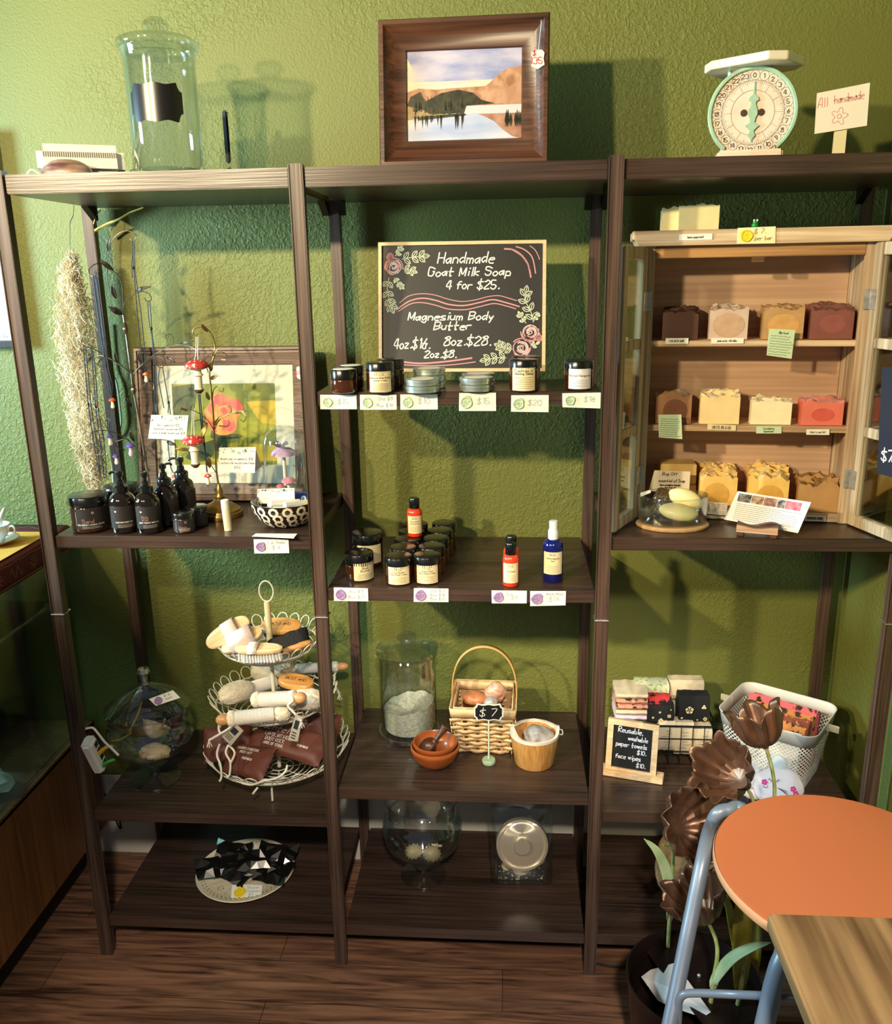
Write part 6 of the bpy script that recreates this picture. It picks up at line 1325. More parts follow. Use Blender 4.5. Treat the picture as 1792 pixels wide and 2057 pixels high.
L3 = [mb.b.verts.new(((Rt - .0065) * math.cos(t), (Rt - .0065) * math.sin(t), Hp - .012)) for t in [2 * PI * i / 64 for i in range(64)]]
for A, B in ((L0, L1), (L1, L2), (L2, L3)):
    for i in range(64): mb._f([A[i], A[(i + 1) % 64], B[(i + 1) % 64], B[i]])
mb.build('white_rim', flat('white_pail_rim', (232, 222, 204), .5), pl_)
mb = MB(); mb.tube(smooth_pts([(Rt * .93, .006, Hp + .004), (Rt * 1.12, .004, Hp + .004), (Rt * 1.13, 0, Hp - .006), (Rt * .98, .0, Hp - .004)], 5), .0016, 6); mb.tube(smooth_pts([(Rt * .8, .02, Hp + .001), (0, Rt * .98, Hp + .003), (-Rt * .8, .02, Hp + .003)], 6), .0014, 6); mb.build('rope_loop', M_rope, pl_)
egg('soap_stone', 'large grey marbled soap stone filling the wooden pail', 'soap', C + Vector((.008, -.002, Hp * .86)), (.037, .030, .026), M_sg, (.2, .1, .2), .2, 7)
egg('soap_stone', 'grey brown soap stone beneath the large one in the wooden pail', 'soap', C + Vector((-.012, .010, Hp * .52)), (.024, .022, .018), M_sb, (0, 0, 0), .2, 9)
# ---- bottom shelf jars
C = atZ(851, 1757, ZB4); m_ = mpp(C + Vector((0, 0, .1))); zz = lambda y: zat(C, y) - ZB4
rows = [(0, 45 * mpp(C)), (zz(1741), .010), (zz(1733), .030), (zz(1712), .056), (zz(1690), 70 * m_), (zz(1668), 78 * m_), (zz(1650), 79 * m_), (zz(1634), 72 * m_), (zz(1626), 70 * m_), (zz(1606), 73 * m_), (zz(1600), 74 * m_)]
candy_jar('footed clear glass candy jar with pale shells on the bottom middle shelf', C, rows)
for i, (dx, dy, dz, d, lb) in enumerate(((-.027, -.002, .034, (.024, .019, .017), 'pale fluted shell at left in the bottom footed glass jar'), (.021, -.006, .033, (.024, .019, .021), 'pale fluted shell at right in the bottom footed glass jar'))):
    mb = MB(); t = bmesh.new(); bmesh.ops.create_uvsphere(t, u_segments=48, v_segments=14, radius=1)
    for v in t.verts: a = math.atan2(v.co.y, v.co.x); k = 1 + .13 * math.cos(14 * a) * (1 - abs(v.co.z)) + .15 * v.co.x; v.co = Vector((v.co.x * d[0] * k, v.co.y * d[1] * k, v.co.z * d[2]))
    mb.merge(t); tag(mb.build('shell', M_shellw, loc=C + Vector((dx, dy, zz(1733) + dz)), rot=(.9, .3 * i, .4)), lb, 'shell')
mb = MB(); o5 = [((.016 if i % 2 == 0 else .006) * math.cos(i * PI / 5), (.016 if i % 2 == 0 else .006) * math.sin(i * PI / 5)) for i in range(10)]; mb.prism([(x, y) for x, y in o5], -.003, .003, Matrix.Rotation(.6, 4, 'X')); tag(mb.build('starfish', flat('white_starfish', (226, 208, 176), .8), loc=C + Vector((.034, .012, zz(1733) + .044)), bev=.0015), 'small white starfish lying right of the shells in the bottom footed jar', 'starfish')
# slanted cookie jar
C = atZ(1047, 1772, ZB4); m_ = mpp(C + Vector((0, 0, .1)))
ck = thing('cookie_jar', 'slant-front glass jar with a round brushed metal lid on bottom middle shelf', 'jar', C + Vector((0, .055, 0)), .02)
w0 = 54 * m_; H_ = .205; D_ = .072
prof_yz = [(-D_ * .92, .003), (-D_ * 1.08, .045), (-D_ * 1.00, .10), (-D_ * .55, H_ * .93), (-D_ * .40, H_), (D_ * .8, H_), (D_, H_ * .93), (D_, .01), (D_ * .9, .003)]
mb = MB(); secs = []
for x, s in ((-w0 * 1.14, .86), (-w0 * 1.0, .97), (-w0 * .88, 1), (w0 * .88, 1), (w0 * 1.0, .97), (w0 * 1.14, .86)): secs.append([mb.b.verts.new((x, y * s, .003 + (z - .003) * (1 - (1 - s) * .25))) for y, z in prof_yz])
n = len(prof_yz)
for A, B in zip(secs, secs[1:]):
    for i in range(n): mb._f([A[i], A[(i + 1) % n], B[(i + 1) % n], B[i]])
mb._f(secs[0][::-1]); mb._f(secs[-1]); mb.build('jar_body', M_glass, ck, ang=25)
pc = Vector((0, -D_ * 1.02, .115)); pc = Vector((0, -D_ * .98, zat(ck.location + Vector((0, -D_, 0)), 1697) - ZB4)); ML = Matrix.Translation(pc) @ Matrix.Rotation(PI / 2 - .26, 4, 'X')
M_brushed = flat('brushed_steel', (216, 206, 186), .32, .72, bump=.15, bscale=90); RL = 52 * m_
try: M_brushed.node_tree.nodes['Principled BSDF'].inputs['Anisotropic'].default_value = .85
except Exception: pass
mb = MB(); mb.lathe([(0, .006), (RL * .78, .006), (RL * .86, .004), (RL * .90, .009), (RL * .98, .008), (RL, .004), (RL, -.012), (RL * .9, -.014)], seg=64, M=ML); mb.build('metal_lid', M_brushed, ck)
mb = MB(); mb.lathe([(0, .020), (RL * .29, .020), (RL * .315, .018), (RL * .315, .006)], seg=40, M=ML); mb.build('lid_knob', M_brushed, ck)
c0 = ck.location
mb = MB(); mb.box((0, 0, .0125), (w0 * 1.7, D_ * 1.5, .014)); o = mb.build('black_sand', flat('black_sand', (22, 20, 20), .8, c2=(206, 190, 164), scale=160, lo=.60, hi=.64), loc=c0); tag(o, 'black sand with shell chips in the bottom of the slant-front jar', 'sand', kind='stuff')
for i, (x, y, z, d, rot, lb) in enumerate(((.000, -.048, .036, (.022, .010, .020), (0, 0, 0), 'round cream shell at the front of the slant-front jar'), (.040, -.030, .052, (.020, .014, .022), (.3, .5, 0), 'pink cream shell at upper right in the slant-front jar'), (-.036, -.036, .034, (.016, .012, .014), (0, 0, .5), 'pale shell at left in the slant-front jar'), (.034, .0, .030, (.022, .016, .012), (0, 0, 1), 'pale shell at the back right in the slant-front jar'))):
    mb = MB(); mb.blob((0, 0, 0), d, .12, 2, i, 3); tag(mb.build('shell', M_shellw, loc=c0 + Vector((x, y, z)), rot=rot), lb, 'shell')
# ---------------- right bay: soap cabinet ----------------
def ZA(u, v): return 1220 + u / 3.133, 380 + v / 3.133
def ZQ(u, v): return 1220 + u / 3.133, 720 + v / 3.133
CC = Vector((.515, .130, ZR1)); CR = -.10; CW, CD = .452, .135; CH = .580
cabM = Matrix.Translation(CC) @ Matrix.Rotation(CR, 4, 'Z'); cabI = cabM.inverted(); cnn = (cabM.to_3x3() @ Vector((0, 1, 0)))
def cab(px, yl):
    d = ray(*px); P0_ = cabM @ Vector((0, yl, 0)); p = CAM + d * ((P0_ - CAM).dot(cnn) / d.dot(cnn)); return cabI @ p
M_cab = wood('weathered_pine', (146, 112, 80), (220, 194, 158), 2, 6, .6); M_cabx = wood('weathered_pine_cross', (158, 122, 88), (228, 200, 162), 0, 6, .6); M_back = wood('tan_back_panel', (170, 132, 102), (204, 168, 136), 0, 4, .55)
M_door = wood('grey_door_wood', (120, 96, 68), (206, 186, 152), 2, 7, .6); M_hinge = flat('worn_steel_hinge', (188, 184, 176), .4, .7, vary=.2, scale=90)
cb = thing('soap_cabinet', 'weathered pine display cabinet with open glazed doors and soap on its shelves', 'cabinet', CC, CR)
zs1, zs2 = .388, .208
for s, nm in ((-1, 'side_panel'), (1, 'side_panel')): mb = MB(); mb.box((s * (CW / 2 - .008), CD / 2 + .006, CH / 2), (.016, CD - .012, CH), bev=.001); mb.build(nm, M_cab, cb)
mb = MB(); mb.box((0, CD - .004, CH / 2), (CW - .034, .006, CH - .004)); mb.build('back_panel', M_back, cb)
for s in (-1, 1): mb = MB(); mb.box((s * (CW / 2 - .011), .006, CH / 2), (.022, .012, CH), bev=.0012); mb.build('face_stile', M_cab, cb)
mb = MB(); mb.box((0, .006, CH - .012), (CW - .045, .012, .024), bev=.0012); mb.build('top_rail', wood('dark_pine_rail', (116, 76, 42), (190, 142, 88), 0, 6, .6), cb)
mb = MB(); mb.box((0, CD / 2, .010), (CW - .034, CD - .010, .018), bev=.001); mb.build('bottom_board', M_cabx, cb)
for z in (zs1, zs2): mb = MB(); mb.box((0, CD / 2 - .002, z - .006), (CW - .034, CD - .02, .0125), bev=.001); mb.build('cabinet_shelf', M_cabx, cb)
mb = MB(); mb.prism([(-CW / 2 - .014, CH + .0), (-CW / 2 - .020, CH + .012), (-CW / 2 - .026, CH + .014), (-CW / 2 - .026, CH + .030), (CW / 2 + .026, CH + .030), (CW / 2 + .026, CH + .014), (CW / 2 + .020, CH + .012), (CW / 2 + .014, CH)], -.020, CD + .004); mb.build('top_board', M_cabx, cb, smooth=False, bev=.0015)
mb = MB(); mb.box((0, .008, CH - .030), (.024, .010, .010)); [mb.tube([(-.011, .002, CH - .028 - .006 * k), (.011, .002, CH - .028 - .006 * k)], .0014, 6) for k in (0, 1)]; mb.build('door_catch', flat('rusty_catch', (120, 84, 62), .5, .4), cb)
def door(hx, ang, L, nm, sgn, sign=None):
    """leaf hinged at hx on the face; local x runs along the leaf"""
    M = Matrix.Translation((hx, -.003, 0)) @ Matrix.Rotation(ang, 4, 'Z'); H = CH - .004; th = .016; sw = .024
    mb = MB()
    for x in (sw / 2, L - sw / 2): mb.box((x, 0, H / 2 + .003), (sw, th, H), M, bev=.0015)
    for z in (.003 + sw / 2, H + .003 - sw / 2): mb.box((L / 2, 0, z), (L - 2 * sw, th, sw), M, bev=.0015)
    d = mb.build(nm, M_door, cb)
    mb = MB()
    for z in (.205, .385): mb.box((L / 2, 0, z), (L - 2 * sw, th * .8, .020), M, bev=.0015)
    mb.build('muntin', M_door, d)
    mb = MB(); mb.box((L / 2, .002, H / 2), (L - 2 * sw + .004, .0025, H - 2 * sw + .004), M); mb.build('glass_pane', glass('door_glass', tint=(.86, .90, .87), base=.09, edge=(.4, .5, .45)), d)
    for z in (.10, .47):
        mb = MB(); mb.box((hx + (.009 if sgn < 0 else -.009), -.0035, z), (.018, .003, .040), bev=.0006); mb.box((.010, -.009 if sgn > 0 else .009, z), (.018, .003, .040), M, bev=.0006); mb.tube([(hx, -.006, z - .022), (hx, -.006, z + .022)], .0034, 8); mb.build('hinge', M_hinge, d)
    return d, M
lp = cabI @ Vector((.230, .036, ZR1)); la = math.atan2(lp.y, lp.x + CW / 2); dl, ML_ = door(-CW / 2 + .0, la, .138, 'door', -1)
rp = cabI @ atZ(1790, 1088, ZR1); ra = math.atan2(rp.y, rp.x - CW / 2); dr, MR_ = door(CW / 2, ra, .222, 'door', 1)
# black price sign taped on the right door
px0 = [(1772, 738), (1832, 738), (1822, 968), (1762, 950)]
MRw = cabM @ MR_; pn = MRw.to_3x3() @ Vector((0, -1, 0)); pn = pn if pn.dot(CAM - MRw.translation) > 0 else -pn
o, f, W, H = card('price_sign', px0, ('P', MRw @ Vector((.1, 0, .3)) + pn * .011, pn), .001, flat('navy_black_board', (26, 34, 50), .5), 'dark navy price sign lettered $7 fixed on the open right cabinet door', 'sign')
write(o, [('$7', H * .10, -W * .10, -H * .36, dict(slant=0)), ('each', H * .07, W * .3, -H * .36, dict(slant=0))], H * .014, f, M_chalk)
# ---- soaps
def soap_mesh(w_, h_, d_, seed, rough_top=.006):
    mb = MB(); R = random.Random(seed); nx, ny = 18, 4; pts = {}
    o_ = Vector((seed * 3.1, seed * 1.7, 0)); top = lambda x, y: h_ * (.93 + .05 * math.cos(x / w_ * 2.6)) + rough_top * (noise.noise(Vector((x * 60, y * 50, 0)) + o_) + .5 * noise.noise(Vector((x * 150, y * 120, 3)) + o_))
    def P_(x, y, z): return mb.b.verts.new((x, y, z))
    F = [(P_(-w_ / 2 + w_ * i / nx, 0, 0), P_(-w_ / 2 + w_ * i / nx, 0, top(-w_ / 2 + w_ * i / nx, 0))) for i in range(nx + 1)]; Bk = [(P_(-w_ / 2 + w_ * i / nx, d_, 0), None) for i in range(nx + 1)]
    T = [[F[i][1] for i in range(nx + 1)]] + [[P_(-w_ / 2 + w_ * i / nx, d_ * j / ny, top(-w_ / 2 + w_ * i / nx, d_ * j / ny)) for i in range(nx + 1)] for j in range(1, ny + 1)]
    for i in range(nx):
        mb._f([F[i][0], F[i + 1][0], F[i + 1][1], F[i][1]]); mb._f([Bk[i][0], T[ny][i], T[ny][i + 1], Bk[i + 1][0]]); mb._f([F[i][0], Bk[i][0], Bk[i + 1][0], F[i + 1][0]])
        mb.mi = 1
        for j in range(ny): mb._f([T[j][i], T[j][i + 1], T[j + 1][i + 1], T[j + 1][i]])
        mb.mi = 0
    mb._f([F[0][0], *[T[j][0] for j in range(ny + 1)], Bk[0][0]]); mb._f([F[nx][0], Bk[nx][0], *[T[j][nx] for j in range(ny, -1, -1)]])
    return mb
def soap_row(name_col, px, floor_z, n, body, topc, core=None, seed=0, yl=.022, th=.024, where='', rough=.0085, gap=.0012, corestyle=0):
    """px: x0,x1,ytop,ybottom of the front bar's face"""
    a = cab((px[0], px[3]), yl); b = cab((px[1], px[3]), yl); t = cab(((px[0] + px[1]) / 2, px[2]), yl); w_ = b.x - a.x; h_ = t.z - floor_z; cx = (a.x + b.x) / 2
    bm_ = flat('soap_' + name_col.replace(' ', '_'), body, .5, vary=.07, scale=26, bump=.15, bscale=120); tm_ = flat('soap_top_' + name_col.replace(' ', '_'), topc, .6, vary=.15, scale=80, bump=.5, bscale=150)
    R = random.Random(seed); ordn = ('front', 'second', 'third', 'hindmost')
    for k in range(n):
        q = cabM @ Vector((cx + R.uniform(-.002, .002) + .002 * k, yl + k * (th + gap), floor_z + .0007)); o = soap_mesh(w_ * (1 if k == 0 else .985), h_ * (1 + (.05 * k if rough > .008 else .0)), th, seed + k, rough).build('soap_bar', [bm_, tm_], loc=q, rot=(0, 0, CR + R.uniform(-.02, .02)))
        tag(o, '%s soap bar, %s in its row on the %s' % (name_col, ordn[min(k, 3)] if n > 1 else 'alone', where), 'soap', '%s soap row' % name_col)
        if k == 0 and core:
            mb = MB(); mb.poly([(core[1] * w_ + core[3] * w_ * math.cos(t_) , -.0004, h_ * core[2] + core[4] * h_ * math.sin(t_)) for t_ in [i * PI / 14 for i in range(28)]]); mb.build('swirl_core', flat('core_' + name_col.replace(' ', '_'), core[0], .5, vary=.10, scale=40), o, smooth=False)
U, Mi, Lo = 'upper cabinet shelf', 'middle cabinet shelf', 'cabinet floor'
f1, f2, f3 = zs1 + .0007, zs2 + .0007, .0195
soap_row('dark chocolate brown', (1331, 1403, 624, 676), f1, 3, (80, 46, 32), (70, 42, 30), seed=1, where=U)
soap_row('blush beige', (1424, 1501, 620, 678), f1, 3, (206, 178, 158), (196, 172, 156), ((196, 158, 128), 0, .46, .42, .40), seed=11, where=U)
soap_row('golden tan', (1533, 1614, 620, 677), f1, 3, (186, 142, 92), (176, 136, 92), ((204, 152, 88), 0, .44, .40, .38), seed=21, where=U)
soap_row('dusty maroon', (1628, 1714, 620, 679), f1, 4, (128, 74, 62), (120, 78, 66), ((140, 78, 66), .02, .5, .30, .30), seed=31, where=U)
soap_row('cinnamon brown', (1316, 1388, 794, 846), f2, 2, (160, 112, 76), (186, 156, 128), ((124, 76, 46), .05, .45, .34, .40), seed=41, where=Mi)
soap_row('creamy yellow', (1406, 1485, 795, 852), f2, 3, (242, 212, 154), (238, 220, 184), seed=51, where=Mi)
soap_row('pale cream', (1507, 1588, 805, 855), f2, 2, (246, 230, 188), (240, 226, 190), seed=61, where=Mi)
soap_row('coral pink', (1608, 1692, 805, 860), f2, 2, (222, 116, 96), (206, 140, 130), ((206, 88, 74), .02, .42, .28, .26), seed=71, where=Mi, rough=.009)
soap_row('honey yellow ringed', (1404, 1479, 957, 1008), f3, 4, (238, 190, 104), (232, 196, 128), ((214, 158, 72), -.04, .44, .34, .36), seed=81, where=Lo, rough=.012, yl=.015)
soap_row('honey yellow plain-edged', (1503, 1584, 957, 1010), f3, 4, (240, 192, 102), (232, 198, 130), ((216, 160, 70), .04, .40, .34, .34), seed=91, where=Lo, rough=.012, yl=.015)
soap_row('oatmeal brown', (1601, 1682, 972, 1024), f3, 3, (184, 138, 86), (140, 104, 58), seed=101, where=Lo, rough=.014, yl=.015)
# stacked plain bars at the left of the floor
a = cab((1327, 962), .045); b = cab((1400, 962), .045)
mb = MB(); mb.box((0, 0, .0), (b.x - a.x, .06, .046), bev=.002); M_bug = flat('soap_mustard_cream', (220, 182, 110), .5, vary=.05, scale=30)
o = tag(mb.build('soap_bar', M_bug, loc=cabM @ Vector(((a.x + b.x) / 2, .078, f3 + .0237)), rot=(0, 0, CR)), 'mustard cream soap block at the bottom of the pile at left of the cabinet floor', 'soap')
o2 = copy_tree(o); o2.location = cabM @ Vector(((a.x + b.x) / 2 - .002, .078, f3 + .0237 + .0472)); o2.rotation_euler.z = CR + .04; tag(o2, 'mustard cream soap block on top of the pile behind the Bug Off card', 'soap')
# pale bars on the cabinet top
zt_ = CH + .0307
for (x0, x1, yt, ybt, yl, sd, lb) in ((1363, 1443, 412, 466, .018, 3, 'pale lemon soap bar at the front on top of the cabinet'), (1329, 1364, 417, 468, .040, 5, 'pale lemon soap bar turned on end at the left on top of the cabinet')):
    a = cab((x0, ybt), yl); b = cab((x1, ybt), yl); t = cab((x0, yt), yl)
    o = soap_mesh(b.x - a.x, t.z - zt_, .030 if x0 > 1340 else .060, sd, .005).build('soap_bar', [flat('soap_lemon', (226, 208, 150), .5, vary=.06, scale=26), flat('soap_lemon_top', (196, 190, 172), .6)], loc=cabM @ Vector(((a.x + b.x) / 2, yl, zt_ + .0006)), rot=(0, 0, CR)); tag(o, lb, 'soap')
# labels and notes on the cabinet
def cab_card(name, px, yl, m, lines, label, cat, width=.045, ink=None, tilt=0):
    pl = ('P', cabM @ Vector((0, yl, 0)), cnn + Vector((0, 0, -tilt)))
    o, f, W, H = card(name, px, pl, .0007, m, label, cat)
    if lines: write(o, [(t, H * s, W * x, H * y, dict(slant=sl, sm=(1 if sl == 0 else 3), wide=wd)) for t, s, x, y, sl, wd in lines], H * width, f, ink or M_ink)
    return o, f, W, H
M_greenp = flat('mint_green_paper', (196, 214, 174), .7); M_lab_ = flat('label_paper', (232, 226, 208), .7)
ys = -.0012
cab_card('shelf_label', [ZA(367, 938), ZA(511, 937), ZA(510, 973), ZA(366, 975)], ys + .006, M_lab_, [('PINE RESIN SOAP', .34, 0, -.17, 0, .62)], 'white label reading PINE RESIN SOAP below the dark brown soap', 'label', .07)
cab_card('shelf_label', [ZA(654, 937), ZA(859, 936), ZA(858, 972), ZA(653, 973)], ys + .006, M_lab_, [('plumb nectar with tallow', .34, 0, -.15, 0, .62)], 'white label reading plumb nectar with tallow below the blush beige soap', 'label', .06)
cab_card('shelf_label', [ZQ(632, 413), ZQ(811, 421), ZQ(809, 456), ZQ(630, 448)], ys + .006, flat('cream_label2', (226, 204, 158), .7), [('MENS BLEND', .5, 0, -.25, 0, .75)], 'cream label reading MENS BLEND below the creamy yellow soap', 'label', .09)
cab_card('shelf_label', [ZQ(939, 427), ZQ(1098, 428), ZQ(1096, 472), ZQ(937, 472)], ys + .006, M_greenp, [('Eucalyptus', .26, 0, .08, 0, .8), ('Spearmint', .26, 0, -.32, 0, .8)], 'pale green label reading Eucalyptus Spearmint below the pale cream soap', 'label', .05)
cab_card('shelf_label', [ZQ(1254, 446), ZQ(1399, 445), ZQ(1397, 482), ZQ(1252, 480)], ys + .006, M_lab_, [('cherry merlot', .4, 0, -.18, 0, .72)], 'white label reading cherry merlot below the coral pink soap', 'label', .06)
cab_card('shelf_label', [ZQ(1245, 985), ZQ(1376, 990), ZQ(1374, 1027), ZQ(1243, 1022)], ys, M_lab_, [('BAMBOO BARK', .4, 0, -.2, 0, .66)], 'white label reading BAMBOO BARK at the foot of the cabinet', 'label', .08)
def tiny_note(o, f, W, H, n, v0, v1, seed, w_=.02):
    R = random.Random(seed); st = []
    for i in range(n):
        v = (v0 + (v1 - v0) * i / max(1, n - 1)) * H; x = -W * .42
        while x < W * R.uniform(.25, .42): l = W * R.uniform(.05, .14); st.append([(x + j * l / 4, v + H * R.uniform(-.012, .02)) for j in range(5)]); x += l + W * .03
    mb = MB(); add_strokes(mb, st, H * w_, f); mb.build('handwriting', flat('green_grey_pen', (92, 102, 84), .8), o, smooth=False)
o, f, W, H = cab_card('note', [ZA(1018, 878), ZA(1183, 886), ZA(1160, 1068), ZA(1003, 1045)], -.004, M_greenp, [('Apricot', .08, .05, .34, .1, .9)], 'green note with tiny handwriting hanging below the golden tan soap', 'note', .014); tiny_note(o, f, W, H, 8, .24, -.42, 3, .016)
o, f, W, H = cab_card('note', [ZQ(321, 354), ZQ(466, 353), ZQ(472, 508), ZQ(325, 497)], -.004, M_greenp, [], 'green handwritten note hanging below the cinnamon brown soap', 'note'); tiny_note(o, f, W, H, 9, .30, -.42, 4, .018)
o, f, W, H = cab_card('note', [ZQ(622, 902), ZQ(758, 910), ZQ(752, 988), ZQ(613, 975)], -.010, flat('pale_print_paper', (222, 204, 184), .7), [], 'small printed ingredient card in front of the ringed honey yellow soap', 'note'); tiny_note(o, f, W, H, 6, .34, -.38, 5, .028)
cab_card('note', [ZQ(297, 704), ZQ(523, 712), ZQ(515, 838), ZQ(258, 836)], .014, flat('kraft_white_card', (226, 206, 176), .7), [('Bug Off', .15, -.02, .28, .15, .9), ('essential oil Soap', .13, .04, -.04, .15, .8), ('lemon eucalyptus lavender', .08, .0, -.22, .15, .7), ('tea tree oil', .08, .0, -.34, .15, .8)], 'cream handwritten Bug Off card standing behind the glass dish', 'card', .022)
pl = ('P', cabM @ Vector((0, -.0222, 0)), cnn)
o, f, W, H = card('shelf_label', [ZA(452, 284), ZA(663, 278), ZA(661, 318), ZA(450, 324)], pl, .0007, M_lab_, 'white label reading lemon peppermint on the cabinet top edge', 'label'); write(o, [('lemon peppermint', H * .36, 0, -H * .16, dict(slant=0, sm=1, wide=.66))], H * .06, f, M_ink)
o, f, W, H = card('price_tag', [ZA(821, 244), ZA(1061, 234), ZA(1058, 341), ZA(815, 345)], pl, .0007, flat('pale_yellow_card', (232, 224, 170), .7), 'cream tag with yellow seal reading $7 per bar on the cabinet top edge', 'price tag'); wax_seal(o, -W * .26, -H * .02, H * .40, f, M_yellow_wax, 7); write(o, [('$ 7.', H * .28, W * .1, H * .12, dict(seed=1)), ('per bar', H * .22, W * .2, -H * .28, dict(seed=2))], H * .03, f, flat('brown_pen', (150, 110, 60), .7))
p = cab(ZA(930, 238), -.008); fr_ = thing('frog_figurine', 'tiny green frog figurine with white eyes sitting behind the $7 tag', 'figurine', cabM @ Vector((p.x, -.008, zt_ + .0005)), CR)
M_frog = flat('frog_green', (30, 130, 50), .35)
mb = MB(); mb.blob((0, 0, .005), (.007, .006, .0055), .05, 2, 1, 3); mb.blob((0, -.002, .010), (.0058, .005, .0042), .03, 2, 2, 3); mb.build('body', M_frog, fr_)
for s in (-1, 1): mb = MB(); mb.blob((s * .003, -.0045, .0142), (.0021, .002, .0024), 0, 1, 1, 2); mb.build('eye', M_white, fr_)
# ---- on the shelf before the cabinet
def ZW(u, v): return 1260 + u / 4.267, 900 + v / 4.267
C = atZ(1349, 1054, ZR1); C.y = .090; R0 = 72 * mpp(C)
tv = MB().lathe([(0, 0), (R0 * .97, 0), (R0, .003), (R0, .006), (R0 * .97, .008), (0, .008)], seg=48).build('trivet', flat('cork_trivet', (196, 158, 112), .7, vary=.15, scale=60), loc=C); tv.scale.y = .74; tag(tv, 'oval pale wooden trivet under the glass dish before the soap cabinet', 'trivet')
gz = zat(C, 992) - ZR1; Rg = 69 * mpp(C + Vector((0, 0, .05)))
mb = MB(); mb.lathe([(0, 0), (Rg * .90, 0), (Rg * .97, .004), (Rg, gz - .010), (Rg * 1.01, gz - .012), (Rg * 1.0, gz - .0085), (Rg * .965, gz - .010), (Rg * .94, .008), (Rg * .86, .005), (0, .005)], seg=56)
gd = mb.build('glass_dish', M_glass, loc=C + Vector((0, 0, .0085))); gd.scale.y = .72; tag(gd, 'straight-sided oval glass dish holding two pale soaps before the cabinet', 'dish')
M_lemon = flat('pale_yellow_soap', (244, 228, 170), .4, vary=.04, scale=30)
egg('oval_soap', 'lower pale yellow oval soap lying at the front in the glass dish', 'soap', C + Vector((.008, -.022, .036)), (.041, .024, .017), M_lemon, (.25, .12, -.2), .03)
egg('oval_soap', 'upper pale yellow oval soap leaning at right in the glass dish', 'soap', C + Vector((.028, .012, .056)), (.038, .018, .022), M_lemon, (.3, .35, -.25), .05, 2)
mb = MB(); mb.box((0, 0, 0), (.05, .022, .044), bev=.004); tag(mb.build('soap_bar', flat('umber_soap', (96, 72, 46), .5), loc=C + Vector((-.012, .030, .050)), rot=(.3, .35, .2)), 'dark umber soap wedge at the back of the glass dish', 'soap')
mb = MB(); t = bmesh.new(); bmesh.ops.create_grid(t, x_segments=8, y_segments=10, size=.5)
for v in t.verts: v.co = Vector((v.co.x * .030, v.co.y * .050, .006 * noise.noise(v.co * 5)))
mb.merge(t); o = mb.build('cellophane_wrap', glass('cellophane', tint=(.82, .84, .84), base=.25, rough=.12), smooth=False, loc=C + Vector((-.032, -.012, .045)), rot=(1.35, .25, .3)); tag(o, 'crumpled clear wrapper standing at left in the glass dish', 'wrapper')
card('soap_label', [ZW(112, 385), ZW(200, 358), ZW(203, 382), ZW(116, 418)], ('Y', C.y - .02), .0006, M_lab_, 'little white label stuck up at the left rim of the glass dish', 'label')
# info card leaning on the soap
nb = Vector((-.56, -.66, .46)).normalized(); pA = atZ(1454, 1043, ZR1 + .001) + Vector((-.004, -.022, .004))
ic, f, W, H = card('info_card', [(1482, 986.5), (1629.5, 1009), (1603, 1071), (1454, 1043.5)], ('P', pA, nb), .0007, flat('glossy_white_card', (232, 232, 234), .35), 'white printed soap story card with five small photographs leaning before the cabinet', 'card')
M_ph = [flat('print_black', (30, 28, 28), .3, c2=(150, 140, 130), scale=120), flat('print_brown', (110, 70, 50), .3, c2=(216, 190, 160), scale=100), flat('print_tan', (120, 84, 70), .3, c2=(206, 160, 150), scale=110), flat('print_grey', (60, 58, 60), .3, c2=(190, 184, 184), scale=110), flat('print_pinks', (206, 84, 110), .3, c2=(236, 160, 170), scale=70)]
mb = MB(); xs = (-.43, -.24, -.07, .11, .22, .43)
for i in range(5): mb.mi = i; u0, u1 = xs[i] * W, (xs[i + 1] - .008) * W; mb.poly([f(u0, H * .17, .0003), f(u1, H * .17, .0003), f(u1, H * .43, .0003), f(u0, H * .43, .0003)])
mb.build('photo_strip', M_ph, ic, smooth=False)
R = random.Random(2); st, so = [], []
for i in range(9):
    v = H * (.09 - .062 * i); x = -W * .42
    while x < W * (.40 if i not in (1, 8) else .15): l = W * R.uniform(.02, .07); (so if (i in (2, 4, 7) and x < -W * .2) else st).append([(x, v), (x + l, v)]); x += l + W * .012
mb = MB(); add_strokes(mb, st, H * .016, f); mb.build('printed_text', flat('grey_print', (150, 148, 150), .7), ic, smooth=False)
mb = MB(); add_strokes(mb, so, H * .020, f); mb.build('orange_text', flat('orange_print', (220, 160, 100), .7), ic, smooth=False)
# wooden soap dish
C = atZ(1515, 1068, ZR1); C.y = .024; sd = thing('soap_dish', 'small slatted wooden soap dish with a wavy top in front of the info card', 'soap dish', C, -.30)
ms_ = mpp(C); L_ = 78 * ms_
M_sd = wood('ash_slat', (150, 106, 78), (214, 172, 132), 0, 16, .5)
for k in range(3):
    mb = MB(); pts = [(-L_ / 2, .008), (L_ / 2, .008), (L_ / 2, .0225)] + [(L_ / 2 - L_ * i / 10, .0225 - .005 * math.sin(PI * i / 10) ** 2 + (.004 * math.sin(PI * i / 5) if k == 2 else 0)) for i in range(1, 10)] + [(-L_ / 2, .0225)]
    mb.prism(pts, -.022 + k * .016, -.012 + k * .016); mb.build('slat', M_sd if k == 0 else M_scoop, sd, smooth=False, bev=.0008)
for s in (-1, 1): mb = MB(); mb.box((s * L_ * .40, 0, .004), (.013, .042, .008), bev=.001); mb.build('foot', M_scoop, sd)
# ---------------- right bay, lower shelves ----------------
def ZK(u, v): return 1180 + u / 6.4, 1360 + v / 6.4
def ZM(u, v): return 1420 + u / 6.4, 1360 + v / 6.4
